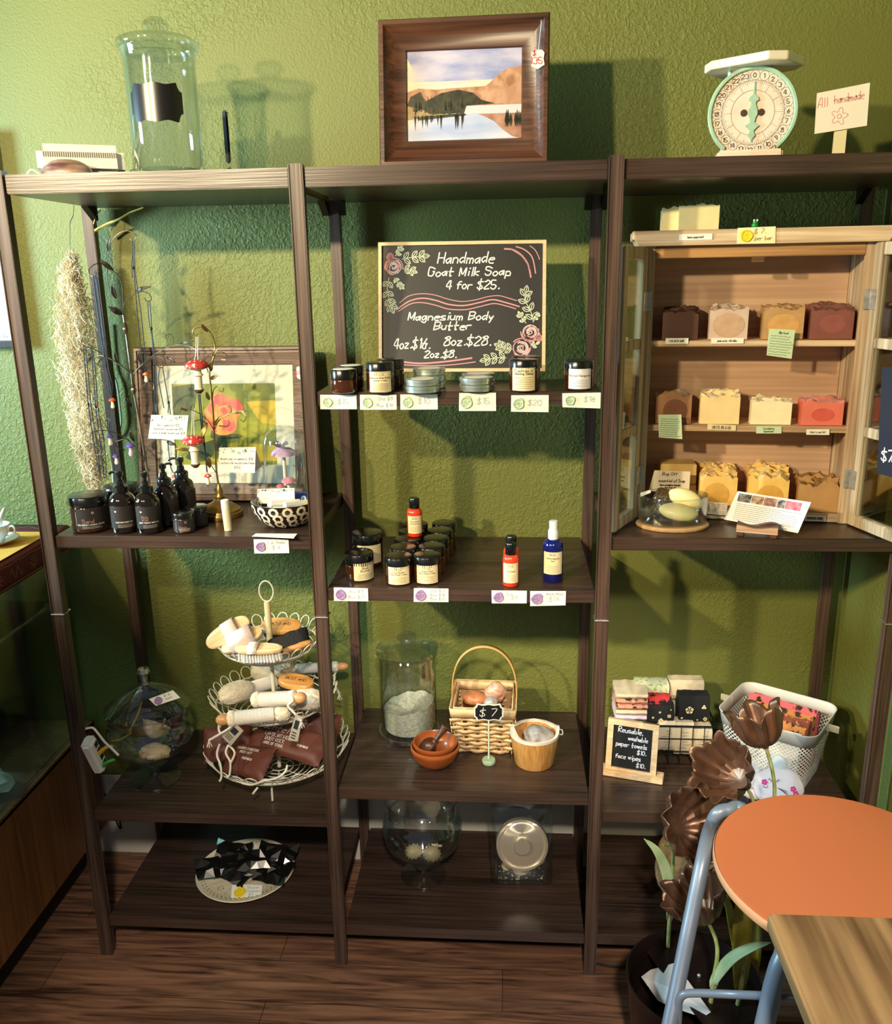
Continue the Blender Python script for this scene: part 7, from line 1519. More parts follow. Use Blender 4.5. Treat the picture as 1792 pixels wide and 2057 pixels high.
# small chalkboard on a ledge
pA = atZ(1205, 1556, ZR2); pB_ = atZ(1331, 1577, ZR2); dd = (pB_ - pA).normalized(); nb = Vector((dd.y, -dd.x, .16)).normalized()
cbd, f, W, H = card('chalkboard', [ZK(262, 517), ZK(920, 617), ZK(885, 1312), ZK(240, 1200)], ('P', pA + Vector((-dd.y, dd.x, 0)) * .014 + Vector((0, 0, .014)), nb), .006, flat('slate_black', (22, 25, 28), .5), 'small pine-framed chalkboard for paper towels and face wipes on a ledge', 'chalkboard')
M_lpine = wood('light_pine', (214, 176, 128), (240, 212, 172), 0, 12, .5)
mb = MB(); t_ = W * .115
for (u0, v0, u1, v1) in ((-W / 2, H / 2 - t_, W / 2, H / 2), (-W / 2, -H / 2, W / 2, -H / 2 + t_), (-W / 2, -H / 2 + t_, -W / 2 + t_, H / 2 - t_), (W / 2 - t_, -H / 2 + t_, W / 2, H / 2 - t_)):
    A = [mb.b.verts.new(f(u, v, .005)) for u, v in ((u0, v0), (u1, v0), (u1, v1), (u0, v1))]; B = [mb.b.verts.new(f(u, v, -.007)) for u, v in ((u0, v0), (u1, v0), (u1, v1), (u0, v1))]
    mb._f(A); mb._f(B[::-1])
    for i in range(4): mb._f([A[i], B[i], B[(i + 1) % 4], A[(i + 1) % 4]])
mb.build('frame', M_lpine, cbd, smooth=False)
mb = MB(); c_ = (pA + pB_) / 2 - cbd.location + Vector((-dd.y, dd.x, 0)) * .016; mb.box((0, 0, .0075), ((pB_ - pA).length, .034, .015), Matrix.Translation(c_) @ Matrix.Rotation(math.atan2(dd.y, dd.x), 4, 'Z'), bev=.0015); mb.build('ledge', M_lpine, cbd)
k_ = H * .1
mb = MB()
for t, s, x, y in (('Reusable,', .092, -.04, .27), ('washable', .078, .11, .14), ('paper towels', .082, -.01, .01), ('$10.', .075, .20, -.10), ('face wipes', .082, -.06, -.22), ('$10.', .075, .20, -.34)): add_strokes(mb, text_strokes(t, H * s, W * x, H * y, seed=len(t), jit=.05, wide=.80), H * .014, f)
mb.build('lettering', flat('bluish_chalk', (214, 218, 226), .8), cbd, smooth=False)
# wire basket of folded cloths
bb = [atZ(1322, 1528, ZR2), atZ(1405, 1524, ZR2)]; bx0, bx1 = atZ(1235, 1500, ZR2).x + .01, .520; by0, by1 = .205, .345
wb_ = thing('wire_basket', 'black wire grid basket full of folded patterned cloths', 'basket', ((bx0 + bx1) / 2, (by0 + by1) / 2, ZR2)); bw, bd, bh = bx1 - bx0, by1 - by0, .105
M_bwire = flat('black_wire', (20, 19, 19), .4, .3)
def wires(nm, segs): mb = MB(); [mb.tube(s_, r_, 5) for s_, r_ in segs]; mb.build(nm, M_bwire, wb_)
for y, nm in ((-bd / 2, 'front_grid'), (bd / 2, 'back_grid')):
    wires(nm, [([(-bw / 2 + bw * i / 8, y, .002), (-bw / 2 + bw * i / 8, y, bh)], .0011) for i in range(9)] + [([(-bw / 2, y, .002 + (bh - .002) * j / 3), (bw / 2, y, .002 + (bh - .002) * j / 3)], .0022 if j == 3 else .0011) for j in range(4)])
for x, nm in ((-bw / 2, 'side_grid'), (bw / 2, 'side_grid')):
    wires(nm, [([(x, -bd / 2 + bd * i / 4, .002), (x, -bd / 2 + bd * i / 4, bh)], .0011) for i in range(5)] + [([(x, -bd / 2, .002 + (bh - .002) * j / 3), (x, bd / 2, .002 + (bh - .002) * j / 3)], .0022 if j == 3 else .0011) for j in range(4)])
wires('bottom_grid', [([(-bw / 2 + bw * i / 8, -bd / 2, .002), (-bw / 2 + bw * i / 8, bd / 2, .002)], .0011) for i in range(9)])
def folded(name, px, Y, d, m, layers, label, cat='cloth', lean=0.0, seed=1, edge=None):
    """a bundle of folded layers whose front shows at px (x0,y0,x1,y1)"""
    a = atY(px[0], px[3], Y); b = atY(px[2], px[3], Y); t = atY(px[0], px[1], Y); w_, h_ = b.x - a.x, t.z - a.z; c = Vector(((a.x + b.x) / 2, Y + d / 2, a.z)); o = thing(name, label, cat, c); o.rotation_euler.x = lean; R = random.Random(seed)
    for i in range(layers):
        mb = MB(); hh = h_ / layers; n = 12; nz = 5; y0, y1 = -d / 2 + R.uniform(0, .003), d / 2 - R.uniform(0, .003); prof = []
        rows = []
        for j in range(10):
            q = 2 * PI * j / 10; rows.append([mb.b.verts.new((-w_ / 2 + w_ * k / n + R.uniform(-.0006, .0006), (y0 + y1) / 2 + (y1 - y0) / 2 * math.copysign(abs(math.cos(q)) ** .4, math.cos(q)), hh * (i + .5) + hh * .49 * math.copysign(abs(math.sin(q)) ** .6, math.sin(q)) + .0022 * noise.noise(Vector((k * .5, j * .3, i + seed))))) for k in range(n + 1)])
        for j in range(10):
            for k in range(n): mb._f([rows[j][k], rows[j][k + 1], rows[(j + 1) % 10][k + 1], rows[(j + 1) % 10][k]])
        mb._f([r_[0] for r_ in rows]); mb._f([r_[-1] for r_ in rows][::-1]); mb.build('fold', m[i % len(m)], o)
    return o, w_, h_, d
M_c = dict(salmon=flat('salmon_print_cloth', (214, 150, 124), .9, c2=(60, 40, 36), scale=70, lo=.56, hi=.62), lilac=flat('lilac_cloth', (222, 200, 218), .9, vary=.08, scale=40), creamc=flat('cream_cloth', (220, 202, 170), .9, vary=.08, scale=40), dots=flat('green_dotted_cloth', (222, 222, 190), .9, c2=(164, 188, 82), scale=110, lo=.55, hi=.6), redb=flat('red_black_cloth', (206, 56, 60), .9, c2=(28, 22, 24), scale=60, lo=.50, hi=.54), black=flat('black_floral_cloth', (20, 20, 24), .9), beige=flat('beige_print_cloth', (196, 176, 140), .9, c2=(110, 96, 74), scale=36, lo=.6, hi=.68), kraft=flat('kraft_band', (206, 190, 160), .8))
folded('folded_cloth', (1237, 1395, 1300, 1449), .225, .09, [M_c['lilac'], M_c['creamc'], M_c['salmon'], M_c['salmon'], M_c['creamc']], 5, 'stack of salmon, cream and lilac folded cloths at left in the wire basket', seed=2)
folded('folded_cloth', (1279, 1376, 1344, 1404), .275, .06, [M_c['dots']], 1, 'green dotted cream cloth bundle at the back of the wire basket', seed=3)
folded('folded_cloth', (1299, 1401, 1349, 1420), .235, .035, [M_c['redb']], 1, 'red and black cloth bundle in the middle of the wire basket', seed=4)
o, w_, h_, d = folded('folded_cloth', (1300, 1419, 1354, 1455), .222, .045, [M_c['black']], 1, 'black cloth with little pale flowers in the middle of the wire basket', seed=5)
def flowers(o, w_, h_, d, spots, k):
    mb = MB()
    for x, z, r_, pet in spots:
        for j in range(pet): a = 2 * PI * j / pet + x * 40; cx, cz = x * w_ + r_ * .55 * math.cos(a), z * h_ + r_ * .55 * math.sin(a); mb.poly([(cx + r_ * .5 * math.cos(t), -d / 2 - .0022, cz + r_ * .5 * math.sin(t)) for t in [q * PI / 5 for q in range(10)]])
    mb.build('flower_print', flat('cream_flower_print', (226, 206, 160), .9), o, smooth=False)
flowers(o, w_, h_, d, [(-.3, .4, .003, 5), (.3, .5, .005, 4), (0, .25, .006, 4), (-.05, .7, .003, 5), (.35, .85, .002, 4)], 1)
folded('folded_cloth', (1343, 1368, 1410, 1450), .285, .05, [M_c['beige'], M_c['creamc']], 2, 'tall beige printed cloth bundle at the back right of the wire basket', seed=6)
o, w_, h_, d = folded('folded_cloth', (1364, 1399, 1424, 1452), .225, .05, [M_c['black']], 1, 'black cloth with a large cream flower at right in the wire basket', seed=7)
flowers(o, w_, h_, d, [(-.18, .5, .0095, 5), (.30, .62, .006, 3), (.36, .18, .005, 5), (.1, .14, .002, 4), (-.42, .2, .003, 4)], 1)
for (px, lab, sd_) in (((1322, 1451, 1356, 1512), 'cream paper-banded cloth roll low at left in the wire basket front', 1), ((1355, 1453, 1391, 1520), 'cloth bundle with a printed paper band low in the middle of the wire basket front', 2), ((1392, 1462, 1428, 1522), 'cloth bundle with leaf drawing low at right in the wire basket front', 3)):
    o, w_, h_, d = folded('folded_cloth', px, .212, .05, [M_c['kraft'], M_c['creamc']][:1], 1, lab, seed=10 + sd_)
    mb = MB(); R = random.Random(sd_); fm = plane_map((0, -d / 2 - .0024, 0)); [add_strokes(mb, [[(w_ * R.uniform(-.35, 0), h_ * (.2 + .09 * i)), (w_ * R.uniform(.05, .38), h_ * (.2 + .09 * i) + .001)]], .0009, fm) for i in range(7)]; mb.build('band_print', flat('grey_print', (150, 148, 150)), o, smooth=False)
# white perforated basket
q = [atZ(1447, 1494, ZR2), atZ(1612, 1569, ZR2)]
PB = Vector((.662, .206, ZR2)); wbk = thing('perforated_basket', 'white perforated metal basket with wooden-tab handles full of printed fabric', 'basket', PB, RP(-34.4)); BW_, BD_, BH_ = .228, .198, .158
M_wm = flat('white_enamel_metal', (232, 230, 224), .4)
def rrect(w_, d_, r_, n=6):
    P_ = []
    for cx, cy, a0 in ((w_ / 2 - r_, d_ / 2 - r_, 0), (-w_ / 2 + r_, d_ / 2 - r_, PI / 2), (-w_ / 2 + r_, -d_ / 2 + r_, PI), (w_ / 2 - r_, -d_ / 2 + r_, 1.5 * PI)): P_ += [(cx + r_ * math.cos(a0 + PI / 2 * i / n), cy + r_ * math.sin(a0 + PI / 2 * i / n)) for i in range(n + 1)]
    return P_
def ringz(mb, s, z, off=0, r_=.032): return [mb.b.verts.new((x, y, z)) for x, y in rrect(BW_ * s + off * 2, BD_ * s + off * 2, r_)]
sc_ = lambda z: .80 + .20 * z / BH_
mb = MB(); A = ringz(mb, sc_(.126), .126); B = ringz(mb, 1, BH_); C_ = ringz(mb, 1, BH_ + .002, .0015); n = len(A)
for X_, Y_ in ((A, B), (B, C_)):
    for i in range(n): mb._f([X_[i], X_[(i + 1) % n], Y_[(i + 1) % n], Y_[i]])
o = mb.build('rim', M_wm, wbk); o.modifiers.new('s', 'SOLIDIFY').thickness = .002
mb = MB(); A = ringz(mb, .80, 0); mb._f(A); B = ringz(mb, sc_(.016), .016)
for i in range(n): mb._f([A[i], A[(i + 1) % n], B[(i + 1) % n], B[i]])
mb.build('bottom', M_wm, wbk)
def perforated():
    m, N, L, b = new_mat('perforated_white'); tc = N.new('ShaderNodeTexCoord'); mp = N.new('ShaderNodeMapping'); mp.inputs['Rotation'].default_value = (0, 0, PI / 4); L.new(tc.outputs['UV'], mp.inputs[0])
    fr_ = N.new('ShaderNodeVectorMath'); fr_.operation = 'FRACTION'; L.new(mp.outputs[0], fr_.inputs[0]); sb = N.new('ShaderNodeVectorMath'); sb.operation = 'SUBTRACT'; sb.inputs[1].default_value = (.5, .5, 0); L.new(fr_.outputs[0], sb.inputs[0])
    sp_ = N.new('ShaderNodeSeparateXYZ'); L.new(sb.outputs[0], sp_.inputs[0]); mxs = []
    for k in (0, 1): a = N.new('ShaderNodeMath'); a.operation = 'ABSOLUTE'; L.new(sp_.outputs[k], a.inputs[0]); mxs.append(a)
    mx = N.new('ShaderNodeMath'); mx.operation = 'MAXIMUM'; L.new(mxs[0].outputs[0], mx.inputs[0]); L.new(mxs[1].outputs[0], mx.inputs[1]); gt = N.new('ShaderNodeMath'); gt.operation = 'GREATER_THAN'; gt.inputs[1].default_value = .33; L.new(mx.outputs[0], gt.inputs[0])
    b.inputs['Base Color'].default_value = (*s2l((232, 230, 224)), 1); b.inputs['Roughness'].default_value = .4; L.new(gt.outputs[0], b.inputs['Alpha']); return m
mb = MB(); rows = [ringz(mb, sc_(z), z) for z in (.016, .050, .088, .126)]; uvl = mb.b.loops.layers.uv.new('UVMap'); per = [0]
P_ = rrect(BW_ * .9, BD_ * .9, .032)
for i in range(n): a, b_ = P_[i], P_[(i + 1) % n]; per.append(per[-1] + math.hypot(b_[0] - a[0], b_[1] - a[1]))
for ri, (X_, Y_) in enumerate(zip(rows, rows[1:])):
    for i in range(n):
        fc = mb._f([X_[i], X_[(i + 1) % n], Y_[(i + 1) % n], Y_[i]]); z0, z1 = (.016, .050, .088, .126)[ri:ri + 2]
        for lp_, (u, v) in zip(fc.loops, ((per[i], z0), (per[i + 1], z0), (per[i + 1], z1), (per[i], z1))): lp_[uvl].uv = (u / .0072, v / .0072)
mb.build('perforated_wall', perforated(), wbk)
for s in (-1, 1): mb = MB(); mb.box((s * (BW_ / 2 + .012), 0, BH_ - .012), (.030, .003, .018), bev=.001); mb.lathe([(0, .002), (.003, .0015), (.0035, 0)], seg=10, M=Matrix.Translation((s * (BW_ / 2 + .004), -.002, BH_ - .012)) @ Matrix.Rotation(PI / 2, 4, 'X')); mb.build('handle_tab', flat('pale_grey_tab', (190, 184, 160), .5), wbk)
M_f = [flat('pink_black_fabric', (226, 100, 106), .85, c2=(34, 26, 26), scale=34, lo=.56, hi=.6), flat('brown_gold_fabric', (196, 126, 62), .85, c2=(58, 32, 22), scale=60, lo=.50, hi=.55), flat('rust_fabric', (128, 62, 40), .85, c2=(206, 150, 96), scale=80, lo=.55, hi=.62), flat('white_gold_lace', (226, 216, 200), .85, c2=(176, 146, 100), scale=60, lo=.58, hi=.64), flat('coral_fabric', (236, 108, 110), .85)]
BM = Matrix.Translation(PB) @ Matrix.Rotation(RP(-34.4), 4, 'Z')
for i, (y, mi, hh, w_, lb) in enumerate(((.078, 2, .146, .176, 'dark rust fabric fold at the very back of the white perforated basket'), (.052, 0, .156, .180, 'pink and black patterned fabric fold second from the back of the white basket'), (.026, 1, .150, .176, 'gold and brown patterned fabric fold in the middle of the white basket'), (.0, 2, .146, .172, 'rust brown fabric fold toward the front of the white basket'), (-.026, 1, .138, .168, 'gold brown fabric fold behind the white lace in the basket'), (-.054, 3, .130, .160, 'white and gold lace fabric fold at the front of the white basket'))):
    mb = MB(); rows = []; R = random.Random(i); z0 = .008; w_ *= .90
    for j in range(12):
        q_ = 2 * PI * j / 12; rows.append([mb.b.verts.new((-w_ / 2 + w_ * a / 10 + .002 * math.sin(j), .008 * math.copysign(abs(math.cos(q_)) ** .6, math.cos(q_)) + .002 * noise.noise(Vector((a * .4, j * .4, i))), (z0 + hh) / 2 + (hh - z0) / 2 * math.copysign(abs(math.sin(q_)) ** .5, math.sin(q_)) + .004 * noise.noise(Vector((a * .5, 7 + i, j * .2))) * (math.sin(q_) > .3))) for a in range(11)])
    for j in range(12):
        for a in range(10): mb._f([rows[j][a], rows[j][a + 1], rows[(j + 1) % 12][a + 1], rows[(j + 1) % 12][a]])
    mb._f([r_[0] for r_ in rows]); mb._f([r_[-1] for r_ in rows][::-1])
    tag(mb.build('folded_fabric', M_f[mi], loc=BM @ Vector((0, y * .84, .002)), rot=(0, 0, RP(-34.4))), lb, 'fabric')
# soft face pouch in a clear bag, pink cloth
C = Vector((atZ(1552, 1600, ZR2).x, .026, ZR2)); kp = thing('face_pouch', 'soft white pouch with a sleeping whiskered face and pink flowers before the basket', 'pouch', C + Vector((0, .010, .005)), -.12); kp.rotation_euler.x = RP(-22)
mb = MB(); mb.blob((0, 0, .040), (.056, .016, .044), .06, 2, 2, 4); mb.build('pouch_body', flat('white_fleece', (222, 218, 226), .9, vary=.03, scale=40), kp)
for s in (-1, 1):
    if s > 0: pass
mb = MB(); mb.blob((.002, .004, .084), (.020, .010, .026), .05, 2, 4, 3); mb.build('ear', flat('pale_blue_fleece', (196, 214, 224), .9), kp)
ff = lambda u, v, w: Vector((u, -.016 * math.sqrt(max(.05, 1 - (u / .058) ** 2 - ((v - .040) / .046) ** 2)) - .0016 - w, v))
mb = MB(); add_strokes(mb, [[(-.012 + .010 * math.cos(t), .060 + .006 * math.sin(t)) for t in [PI + i * PI / 8 for i in range(9)]]] + [[(-.012 + .010 * math.cos(t), .060 + .006 * math.sin(t)), (-.012 + .0135 * math.cos(t), .060 + .010 * math.sin(t))] for t in (3.6, 4.2, 4.8, 5.4, 5.9)] + [[(-.004 + .004 * i, .040 - .002 * i), (.016 + .002 * i, .034 - .005 * i)] for i in range(3)] + [[(-.030 + .005 * math.cos(t), .042 + .004 * math.sin(t)) for t in [PI + i * PI / 6 for i in range(7)]]], .0011, ff); mb.build('face_lines', M_ink, kp, smooth=False)
mb = MB()
for x, z in ((-.032, .050), (.030, .040), (.036, .030), (.012, .014)):
    for j in range(5): a = 2 * PI * j / 5; mb.poly([ff(x + .004 * math.cos(a) + .003 * math.cos(t), z + .004 * math.sin(a) + .003 * math.sin(t), .0004) for t in [k * PI / 4 for k in range(8)]])
mb.build('pink_flowers', flat('magenta_print', (206, 60, 140), .8), kp, smooth=False)
o, w_, h_, d = folded('folded_cloth', (1424, 1578, 1530, 1622), .052, .075, [flat('pink_white_print_cloth', (234, 222, 226), .9, c2=(226, 120, 156), scale=70, lo=.58, hi=.64), flat('white_blue_cloth', (214, 216, 226), .9)], 2, 'pink and white printed cloth bundle at the front of the right lower shelf', seed=31)
o.location.z = ZR2 + .001
mb = MB(); mb.blob((0, 0, .010), (.055, .03, .012), .2, 3, 4, 3); tag(mb.build('dark_cloth', flat('navy_cloth', (34, 36, 46), .9), loc=(atZ(1452, 1615, ZR2).x, .03, ZR2 + .008)), 'dark navy cloth lying left of the pink cloth at the shelf edge', 'cloth')
# knitted tan bag on the bottom shelf
C = atZ(1415, 1790, ZR3); mb = MB(); t = bmesh.new(); bmesh.ops.create_icosphere(t, subdivisions=5, radius=1)
for v in t.verts: c = v.co; k = 1 + .06 * noise.noise(c * 3); v.co = Vector((math.copysign(abs(c.x) ** .7, c.x) * .095 * k, math.copysign(abs(c.y) ** .7, c.y) * .07 * k, .105 + math.copysign(abs(c.z) ** .8, c.z) * .10 * k + .002 * math.sin(c.z * 46 + 1.2 * math.sin(c.x * 9))))
mb.merge(t); tag(mb.build('knitted_bag', flat('tan_knit', (186, 164, 126), .95, c2=(146, 122, 88), scale=46, bump=1, bscale=120), loc=Vector((.450, .085, ZR3 + .030)), rot=(0, RP(10), 0)), 'bulky tan knitted bag on the bottom shelf behind the metal flowers', 'bag')
# cord on the floor
c0 = Vector((.25, .05, .004)); mb = MB(); mb.tube(smooth_pts([(-.03, -.02, .001), (.02, -.03, .001), (.08, -.025, .001), (.15, -.02, .001), (.30, .02, .001), (.50, .1, .001)], 6), .003, 6); tag(mb.build('floor_cord', M_blackmat, loc=c0), 'thin black cord lying on the floor under the right bay', 'cord')

# ---------------- metal flowers in a bucket ----------------
RZ = .245; BC = Vector((.388, -.262, 0)); BR = .1330
fl = thing('metal_flower_planter', 'round dark bronze planter of metal tulips standing on the floor before the shelves', 'planter', BC)
M_bronze = flat('dark_bronze_planter', (52, 38, 34), .35, .6, vary=.15, scale=14); M_petal = flat('brushed_bronze_petal', (118, 86, 66), .36, .62, vary=.3, scale=26, stretch=(1, 1, .4)); M_stem = flat('olive_green_stem', (150, 158, 84), .5, c2=(188, 196, 130), scale=30); M_blade = flat('sage_green_blade', (158, 184, 134), .5, c2=(190, 208, 160), scale=20); M_bladey = flat('mustard_green_blade', (150, 140, 40), .5, c2=(186, 176, 80), scale=20)
mb = MB(); mb.lathe([(0, .001), (BR * .80, .001), (BR * .84, .01), (BR * .97, RZ - .03), (BR, RZ - .004), (BR * 1.01, RZ), (BR * .985, RZ), (BR * .955, RZ - .03), (BR * .95, RZ - .05)], seg=56); mb.build('planter_body', M_bronze, fl)
mb = MB(); PZ = RZ - .030
mb.prism([(BR * .955 * math.cos(a), BR * .955 * math.sin(a)) for a in [math.radians(-80 + 208 * i / 40) for i in range(41)]], PZ - .003, PZ, Matrix(((1, 0, 0, 0), (0, 0, 1, 0), (0, 1, 0, 0), (0, 0, 0, 1)))); mb.build('mounting_plate', M_bronze, fl, smooth=False)
mb = MB(); mb.lathe([(0, PZ - .075), (BR * .90, PZ - .075), (BR * .90, PZ - .078), (0, PZ - .078)], seg=40); mb.build('inner_floor', M_bronze, fl)
def sc_local(px, Y): return atY(px[0], px[1], Y) - BC
for px in ((1404, 1963), (1456, 1951)): p = atZ(px[0], px[1], PZ) - BC; mb = MB(); mb.blob(p + Vector((0, 0, .004)), (.0045, .0045, .005), 0, 1, 1, 2); mb.build('bolt', M_tin, fl)
def tulip(parent, c, axis, L, R_, n=6, seed=0, open_=1.0, sharp=.35):
    q = Vector(axis).normalized().to_track_quat('Z', 'Y').to_matrix().to_4x4(); M = Matrix.Translation(c) @ q; seg = n * 12; mb = MB(); prof = [(.10, 0), (.42, .06), (.66, .20), (.82, .42), (.93 * open_, .66), (1.0 * open_, .86), (1.06 * open_, 1.0)]; rings = []
    for ri, (r_, z) in enumerate(prof):
        ring = []
        for i in range(seg):
            a = 2 * PI * i / seg; pet = abs(math.cos(n * a / 2)); e = z ** 2; zz_ = z - sharp * e * (1 - pet ** .7); rr = r_ * (1 + .06 * math.cos(n * a) * z + .17 * (abs(math.cos(n * a)) - .5) * min(1, z * 2 + .3) + .02 * math.sin(2 * a + seed)); ring.append(mb.b.verts.new(M @ Vector((rr * R_ * math.cos(a), rr * R_ * math.sin(a), zz_ * L))))
        rings.append(ring)
    for A, B in zip(rings, rings[1:]):
        for i in range(seg): mb._f([A[i], A[(i + 1) % seg], B[(i + 1) % seg], B[i]])
    mb._f(rings[0][::-1]); o = mb.build('flower_head', M_petal, parent, ang=22); o.modifiers.new('s', 'SOLIDIFY').thickness = .0012
    mb = MB()
    for k in range(4): a = k * PI / 2; mb.blob(M @ Vector((.012 * math.cos(a) * .5, .012 * math.sin(a) * .5, -.002)), (.0022, .0022, .0022), 0, 1, 1, 1)
    mb.build('calyx_studs', M_tin, parent); return o
def stemmed(pts, r0=.0042):
    mb = MB(); mb.tube(smooth_pts(pts, 6), lambda t: r0 * (1.1 - .25 * t), 9); return mb.build('flower_stem', M_stem, fl)
def blade(parent, pts, W_, m, n_=(0, -1, .3)):
    P_ = smooth_pts(pts, 6); N_ = len(P_); n_ = Vector(n_); rows = []; mb = MB()
    for i, p in enumerate(P_):
        t = i / (N_ - 1); d = (P_[min(N_ - 1, i + 1)] - P_[max(0, i - 1)]).normalized(); s = d.cross(n_).normalized(); w_ = W_ * (math.sin(PI * min(1, (t * .92 + .10))) ** .7) * (1 if t < .97 else .4)
        rows.append([mb.b.verts.new(p + s * (w_ * k) - n_.normalized() * (.22 * W_ * (1 - abs(k)))) for k in (-1, -.5, 0, .5, 1)])
    for A, B in zip(rows, rows[1:]):
        for k in range(4): mb._f([A[k], A[k + 1], B[k + 1], B[k]])
    o = mb.build('leaf_blade', m, parent); o.modifiers.new('s', 'SOLIDIFY').thickness = .0010; return o
SL = sc_local
b1 = atZ(1342, 1901, PZ) - BC; Y1 = b1.y + BC.y
t1 = stemmed([b1, SL((1345, 1850), Y1), SL((1350, 1790), Y1), SL((1352, 1720), Y1), SL((1356, 1668), Y1)]); tulip(t1, SL((1360, 1663), Y1), (.42, -.72, .62), .085, .066, 6, 1, 1.1, .25)
blade(t1, [SL((1345, 1850), Y1), SL((1347, 1815), Y1 - .01), SL((1340, 1755), Y1 - .02), SL((1320, 1710), Y1 - .03), SL((1294, 1685), Y1 - .03)], .0115, M_blade)
b4 = atZ(1428, 2013, PZ) - BC; Y4 = b4.y + BC.y
t4 = stemmed([b4, SL((1433, 1970), Y4), SL((1441, 1920), Y4), SL((1437, 1885), Y4 + .01), SL((1421, 1850), Y4 + .015)]); tulip(t4, SL((1417, 1846), Y4 + .015), (-.40, .05, .9), .078, .056, 6, 4, 1.05, .3)
blade(t4, [SL((1432, 1985), Y4), SL((1440, 1960), Y4 - .01), SL((1470, 1925), Y4 - .02), SL((1510, 1903), Y4 - .03), SL((1550, 1893), Y4 - .03)], .0125, M_blade, (0, -.3, 1))
b2 = atZ(1482, 2018, PZ) - BC; Y2 = b2.y + BC.y
t2 = stemmed([b2, SL((1491, 1970), Y2 + .005), SL((1500, 1890), Y2 + .03), SL((1514, 1800), Y2 + .08), SL((1524, 1690), Y2 + .14), SL((1512, 1605), Y2 + .17), SL((1489, 1572), Y2 + .17)]); tulip(t2, SL((1486, 1568), Y2 + .17), (-.66, -.42, .62), .088, .058, 6, 2, 1.08, .28)
blade(t2, [SL((1486, 1990), Y2 + .01), SL((1490, 1930), Y2 + .01), SL((1492, 1870), Y2 + .01), SL((1494, 1800), Y2 + .03), SL((1496, 1770), Y2 + .04)], .020, M_bladey)
b3 = atZ(1472, 1915, PZ) - BC; Y3 = b3.y + BC.y
t3 = stemmed([b3, SL((1474, 1895), Y3), SL((1500, 1800), Y3 + .01), SL((1545, 1690), Y3 + .02), SL((1556, 1600), Y3 + .03), SL((1552, 1550), Y3 + .03), SL((1539, 1502), Y3 + .03)]); tulip(t3, SL((1537, 1500), Y3 + .03), (-.30, .25, .9), .085, .051, 5, 3, .98, .34)
blade(t3, [SL((1474, 1897), Y3), SL((1471, 1860), Y3 - .005), SL((1462, 1815), Y3 - .01), SL((1444, 1790), Y3 - .01)], .0085, M_bladey)
blade(t3, [SL((1510, 1975), Y3 - .02), SL((1515, 1920), Y3 - .02), SL((1517, 1860), Y3 - .01), SL((1514, 1800), Y3)], .015, M_bladey)
blade(t1, [SL((1475, 1800), Y1 + .03), SL((1440, 1775), Y1 + .02), SL((1400, 1738), Y1 + .01), SL((1365, 1708), Y1), SL((1330, 1697), Y1 - .01)], .010, M_blade)
# folded paper in the planter
pz = PZ + .004; mb = MB(); pp = [atZ(*p, pz_) for p, pz_ in (((1288, 1962), pz - .02), ((1307, 1948), pz - .015), ((1356, 1934), pz), ((1397, 1990), pz + .006), ((1428, 2033), pz + .004), ((1412, 2044), pz - .01), ((1345, 2022), pz - .012), ((1322, 2010), pz - .02))]
c0 = sum(pp, Vector()) / len(pp); mid = atZ(1350, 1985, pz + .008) - c0; V = [mb.b.verts.new(p - c0) for p in pp]; vm = mb.b.verts.new(mid)
for i in range(len(V)): mb._f([V[i], V[(i + 1) % len(V)], vm])
o = mb.build('folded_paper', flat('white_paper', (230, 226, 222), .7), smooth=False, loc=c0); o.modifiers.new('s', 'SOLIDIFY').thickness = .0008; tag(o, 'folded white paper tucked into the bronze flower planter', 'paper')

# ---------------- stool and table ----------------
SZ = .66; SCx, SCy, SR = .580, -.453, .2163
stl = thing('stool', 'round stool with an orange seat and grey tube legs at the right', 'stool', (SCx, SCy, 0))
mb = MB(); mb.lathe([(0, SZ - .024), (SR * .965, SZ - .024), (SR * .99, SZ - .020), (SR * .995, SZ - .008), (SR * .985, SZ - .001), (SR * .96, SZ), (0, SZ)], seg=80); mb.build('seat', flat('orange_laminate', (210, 118, 72), .38, vary=.03, scale=2, c2=(202, 108, 64), stretch=(1, .4, 1)), stl)
mb = MB(); mb.lathe([(SR * .992, SZ - .019), (SR * 1.0, SZ - .016), (SR * 1.0, SZ - .006), (SR * .992, SZ - .002)], seg=80); mb.build('seat_edge', flat('pale_orange_edge', (232, 168, 118), .4), stl)
M_tube = flat('grey_powder_coat', (132, 140, 152), .38, .25)
sl = lambda px, Y: atY(px[0], px[1], Y) - Vector((SCx, SCy, 0))
def legpts(yy, p): return [sl(px, y) for px, y in p]
O3 = Vector((SCx, SCy, 0))
la_ = [Vector((-.06, .02, SZ - .040)), atZ(1500, 1632, SZ - .040) - O3, atZ(1464, 1627, SZ - .042) - O3, atZ(1442, 1634, SZ - .048) - O3, atZ(1428, 1660, SZ - .075) - O3, sl((1418, 1700), -.375), sl((1387, 1850), -.45), sl((1360, 1985), -.505)]
dirn = (la_[-1] - la_[-3]).normalized(); foot = la_[-1] + dirn * ((la_[-1].z - .014) / -dirn.z)
mb = MB(); mb.tube(smooth_pts(la_ + [la_[-1].lerp(foot, .5), foot], 6), .0132, 14); mb.build('leg', M_tube, stl)
lb = [Vector((.02, -.10, SZ - .036)), Vector((-.03, -.15, SZ - .04)), sl((1600, 1885), -.60), sl((1572, 1925), -.615), sl((1555, 1975), -.625), sl((1538, 2050), -.640)]
dirn = (lb[-1] - lb[-2]).normalized(); foot = lb[-1] + dirn * ((lb[-1].z - .014) / -dirn.z)
mb = MB(); mb.tube(smooth_pts(lb + [lb[-1].lerp(foot, .5), foot], 6), .0145, 14); mb.build('leg', M_tube, stl)
